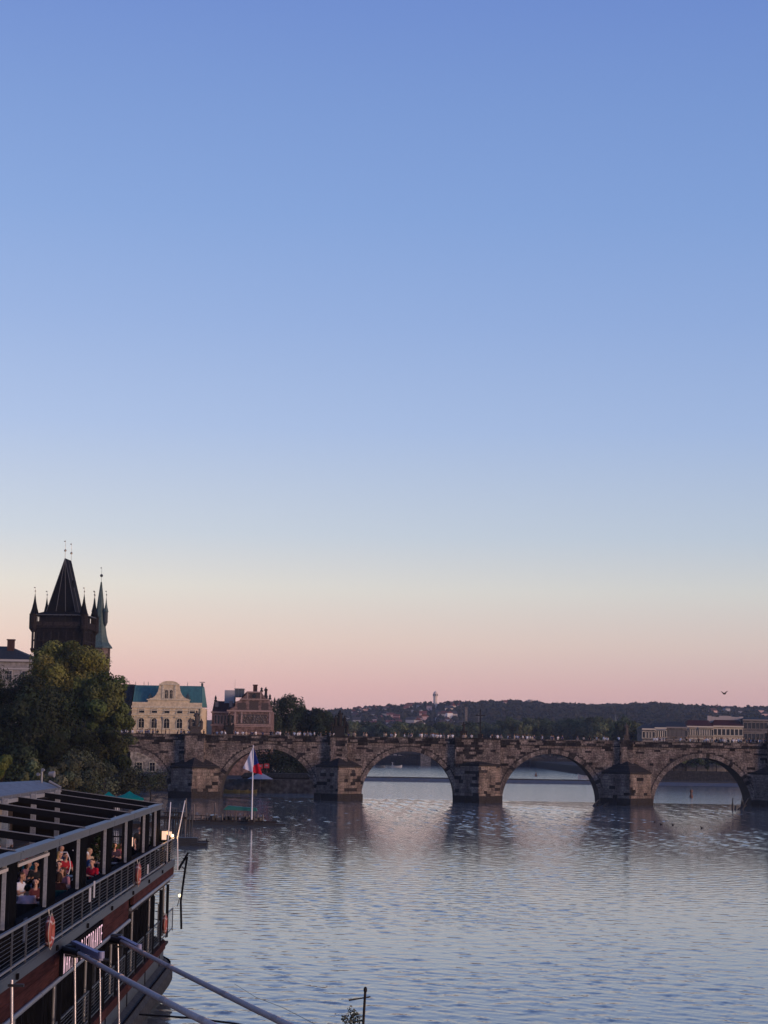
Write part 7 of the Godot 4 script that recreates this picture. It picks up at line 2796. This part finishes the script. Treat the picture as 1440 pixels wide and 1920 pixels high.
	for q in [[323, 1567, 89.3, "small round light above the planter at the boat's end"], [337, 1679, 90.3, "round lit lamp on the low rail at the boat's far end"]]:
		var o := thing("round_lamp", q[3], "lamp", at(q[0], q[1], q[2]), 0.0, "round lamps at the boat's end")
		var m := MB.new()
		m.ball(Vector3.ZERO, Vector3.ONE * 0.075)
		obj("bulb", m, glow("bulb_light", Color(1.0, 0.8, 0.5), 2.2), o)
		var b := MB.new()
		b.tube([Vector3(0, -0.1, 0), Vector3(-0.1, -0.5, 0.0)], 0.02, 0.02, 5)
		obj("stem", b, mat("black_steel"), o)
		var l := OmniLight3D.new()
		l.name = "LampLight"
		l.light_color = Color(1.0, 0.76, 0.48)
		l.light_energy = 0.35
		l.light_size = 0.06
		l.omni_range = 25.0
		l.omni_attenuation = 2.0
		l.shadow_enabled = true
		o.add_child(l)
	# planter with bushy plants on the end deck
	var pw := on_boat(0.6, 88.9, 5.6)
	var pl := tree("deck_plant", "leafy plant in a dark planter under the lanterns at the boat's end", pw, crown_mesh(640, Vector3(0.8, 0.7, 0.7), 14, 900, 0.07, Color(0.05, 0.06, 0.02)), 1.05, trunk_mesh(1.0, 0.05, 4, 4, 0.3), "plant")
	var pb := MB.new()
	pb.box(Vector3(0, 0.3, 0), Vector3(0.7, 0.6, 0.5))
	obj("planter", pb, mat("black_steel"), pl)
	var p2 := tree("deck_plant", "thin tall plant inside the fifth bay before the lantern", on_boat(1.9, 78.2, 5.6), crown_mesh(641, Vector3(0.7, 1.3, 0.7), 12, 700, 0.07, Color(0.03, 0.04, 0.02)), 1.2, trunk_mesh(1.3, 0.04, 5, 4, 0.3), "plant")
	p2 = p2
	# pale arched lamp stems between the guests
	for q in [[113, 1598, 128, 1640, 66, "left"], [136, 1594, 133, 1655, 67, "right"], [74, 1606, 80, 1625, 64, "first bay's"]]:
		var o := MB.new()
		var a := at(q[0], q[1], q[4])
		var b := at(q[2], q[3], q[4])
		var c := a.lerp(b, 0.45) + Vector3(0.18, 0.15, 0)
		o.tube([a, a.lerp(c, 0.5) + Vector3(0.07, 0.1, 0), c, c.lerp(b, 0.5) + Vector3(0.06, 0, 0), b], 0.016, 0.016, 6)
		var ob := obj("curved_stem", o, mat("white_pole"))
		tag(ob, "thin pale curved rod, the %s one among the seated guests" % q[5], "rod", "curved rods on the upper deck")

func ring_buoy(label: String, u: float, s: float, y: float) -> void:
	var o := thing("lifebuoy", label, "lifebuoy", on_boat(u, s, y), boat.rotation.y, "lifebuoys hung on the boat's side")
	var m := MB.new()
	var bands := MB.new()
	for i in 24:
		for k in 8:
			var q := []
			var n := []
			for w in [[i, k], [i + 1, k], [i + 1, k + 1], [i, k + 1]]:
				var a: float = TAU * w[0] / 24
				var b: float = TAU * w[1] / 8
				var d := Vector3(0, cos(a), sin(a))
				var nn := d * cos(b) + Vector3.RIGHT * sin(b)
				n.append(nn)
				q.append(d * 0.32 + nn * 0.085)
			m.quad_n(q[3], q[2], q[1], q[0], n[3], n[2], n[1], n[0])
	obj("ring", m, mat("lifebuoy_orange", Color(0.34, 0.075, 0.05), 0.6, "soft", 1.5), o)
	for i in 4:
		var a := TAU * (i + 0.5) / 4
		var d := Vector3(0, cos(a), sin(a))
		var t := Vector3(0, -sin(a), cos(a))
		var b := MB.new()
		b.tube([d * 0.32 - t * 0.035, d * 0.32 + t * 0.035], 0.09, 0.09, 10)
		obj("band", b, mat("lifebuoy_band", Color(0.42, 0.3, 0.28), 0.6), o)
	var r := MB.new()
	var pts := []
	for i in 17:
		var a := TAU * i / 16
		pts.append(Vector3(0.03, cos(a), sin(a)) * Vector3(1, 0.43 + 0.03 * cos(4 * a), 0.43 + 0.03 * cos(4 * a)))
	r.tube(pts, 0.012, 0.012, 5)
	obj("grab_line", r, mat("rope_pale", Color(0.4, 0.36, 0.3), 0.9), o)
	var h := MB.new()
	h.tube([Vector3(-0.02, 0.36, 0), Vector3(-0.06, 0.56, 0)], 0.02, 0.02, 5)
	obj("hanger", h, mat("rope_pale"), o)

func build_small_things() -> void:
	ring_buoy("orange lifebuoy on the upper railing left of the boat's sign", -0.12, 50.7, 6.2)
	ring_buoy("orange lifebuoy on the upper railing near the boat's far end", -0.12, 72.6, 6.2)
	ring_buoy("orange lifebuoy on the lower deck near the boat's far end", -0.08, 85.0, 3.25)
	# papers and tags tied to the railing
	for q in [[176, 1673, 59.2, 0.28, 0.42, "white paper notice tied to the railing, left of the paired tags"], [184, 1663, 60.2, 0.2, 0.5, "pale rag tied to the railing beside the white notice"], [283, 1626, 77.0, 0.32, 0.36, "white square notice on the railing right of the far lifebuoy"], [70, 1736, 49.0, 0.5, 0.55, "blue grey bag hanging behind the railing, left of the near lifebuoy"]]:
		var m := MB.new()
		var sgn := 0
		m.box(Vector3.ZERO, Vector3(0.03, q[4], q[3]))
		var o := obj("notice" if q[0] != 70 else "bag", m, mat("paper_white", Color(0.42, 0.43, 0.45), 0.8) if q[0] != 70 else mat("bag_blue", Color(0.06, 0.075, 0.11), 0.8))
		tag(o, q[5], "notice" if q[0] != 70 else "bag")
		var y: float = eye.y - (q[1] - 1396.0) * q[2] / 3626.0
		o.position = on_boat(-0.05 if q[0] != 70 else 0.25, q[2], y)
		o.rotation.y = boat.rotation.y
		sgn = sgn
	# dark mooring line low across the bottom
	var ln := MB.new()
	ln.tube([at(262, 1902, 66), at(350, 1908, 63), at(440, 1919, 58), at(600, 1950, 50)], 0.035, 0.035, 6)
	tag(obj("mooring_line", ln, mat("black_steel", Color(0.014, 0.014, 0.016), 0.5)), "dark mooring line low over the water below the booms", "rope")
	var gr := MB.new()
	gr.tube([at(440, 1845, 55), at(480, 1870, 52), at(530, 1889, 48), at(600, 1925, 45)], 0.006, 0.006, 4)
	tag(obj("thin_cable", gr, mat("black_steel")), "hair thin cable above the farther boom", "cable")
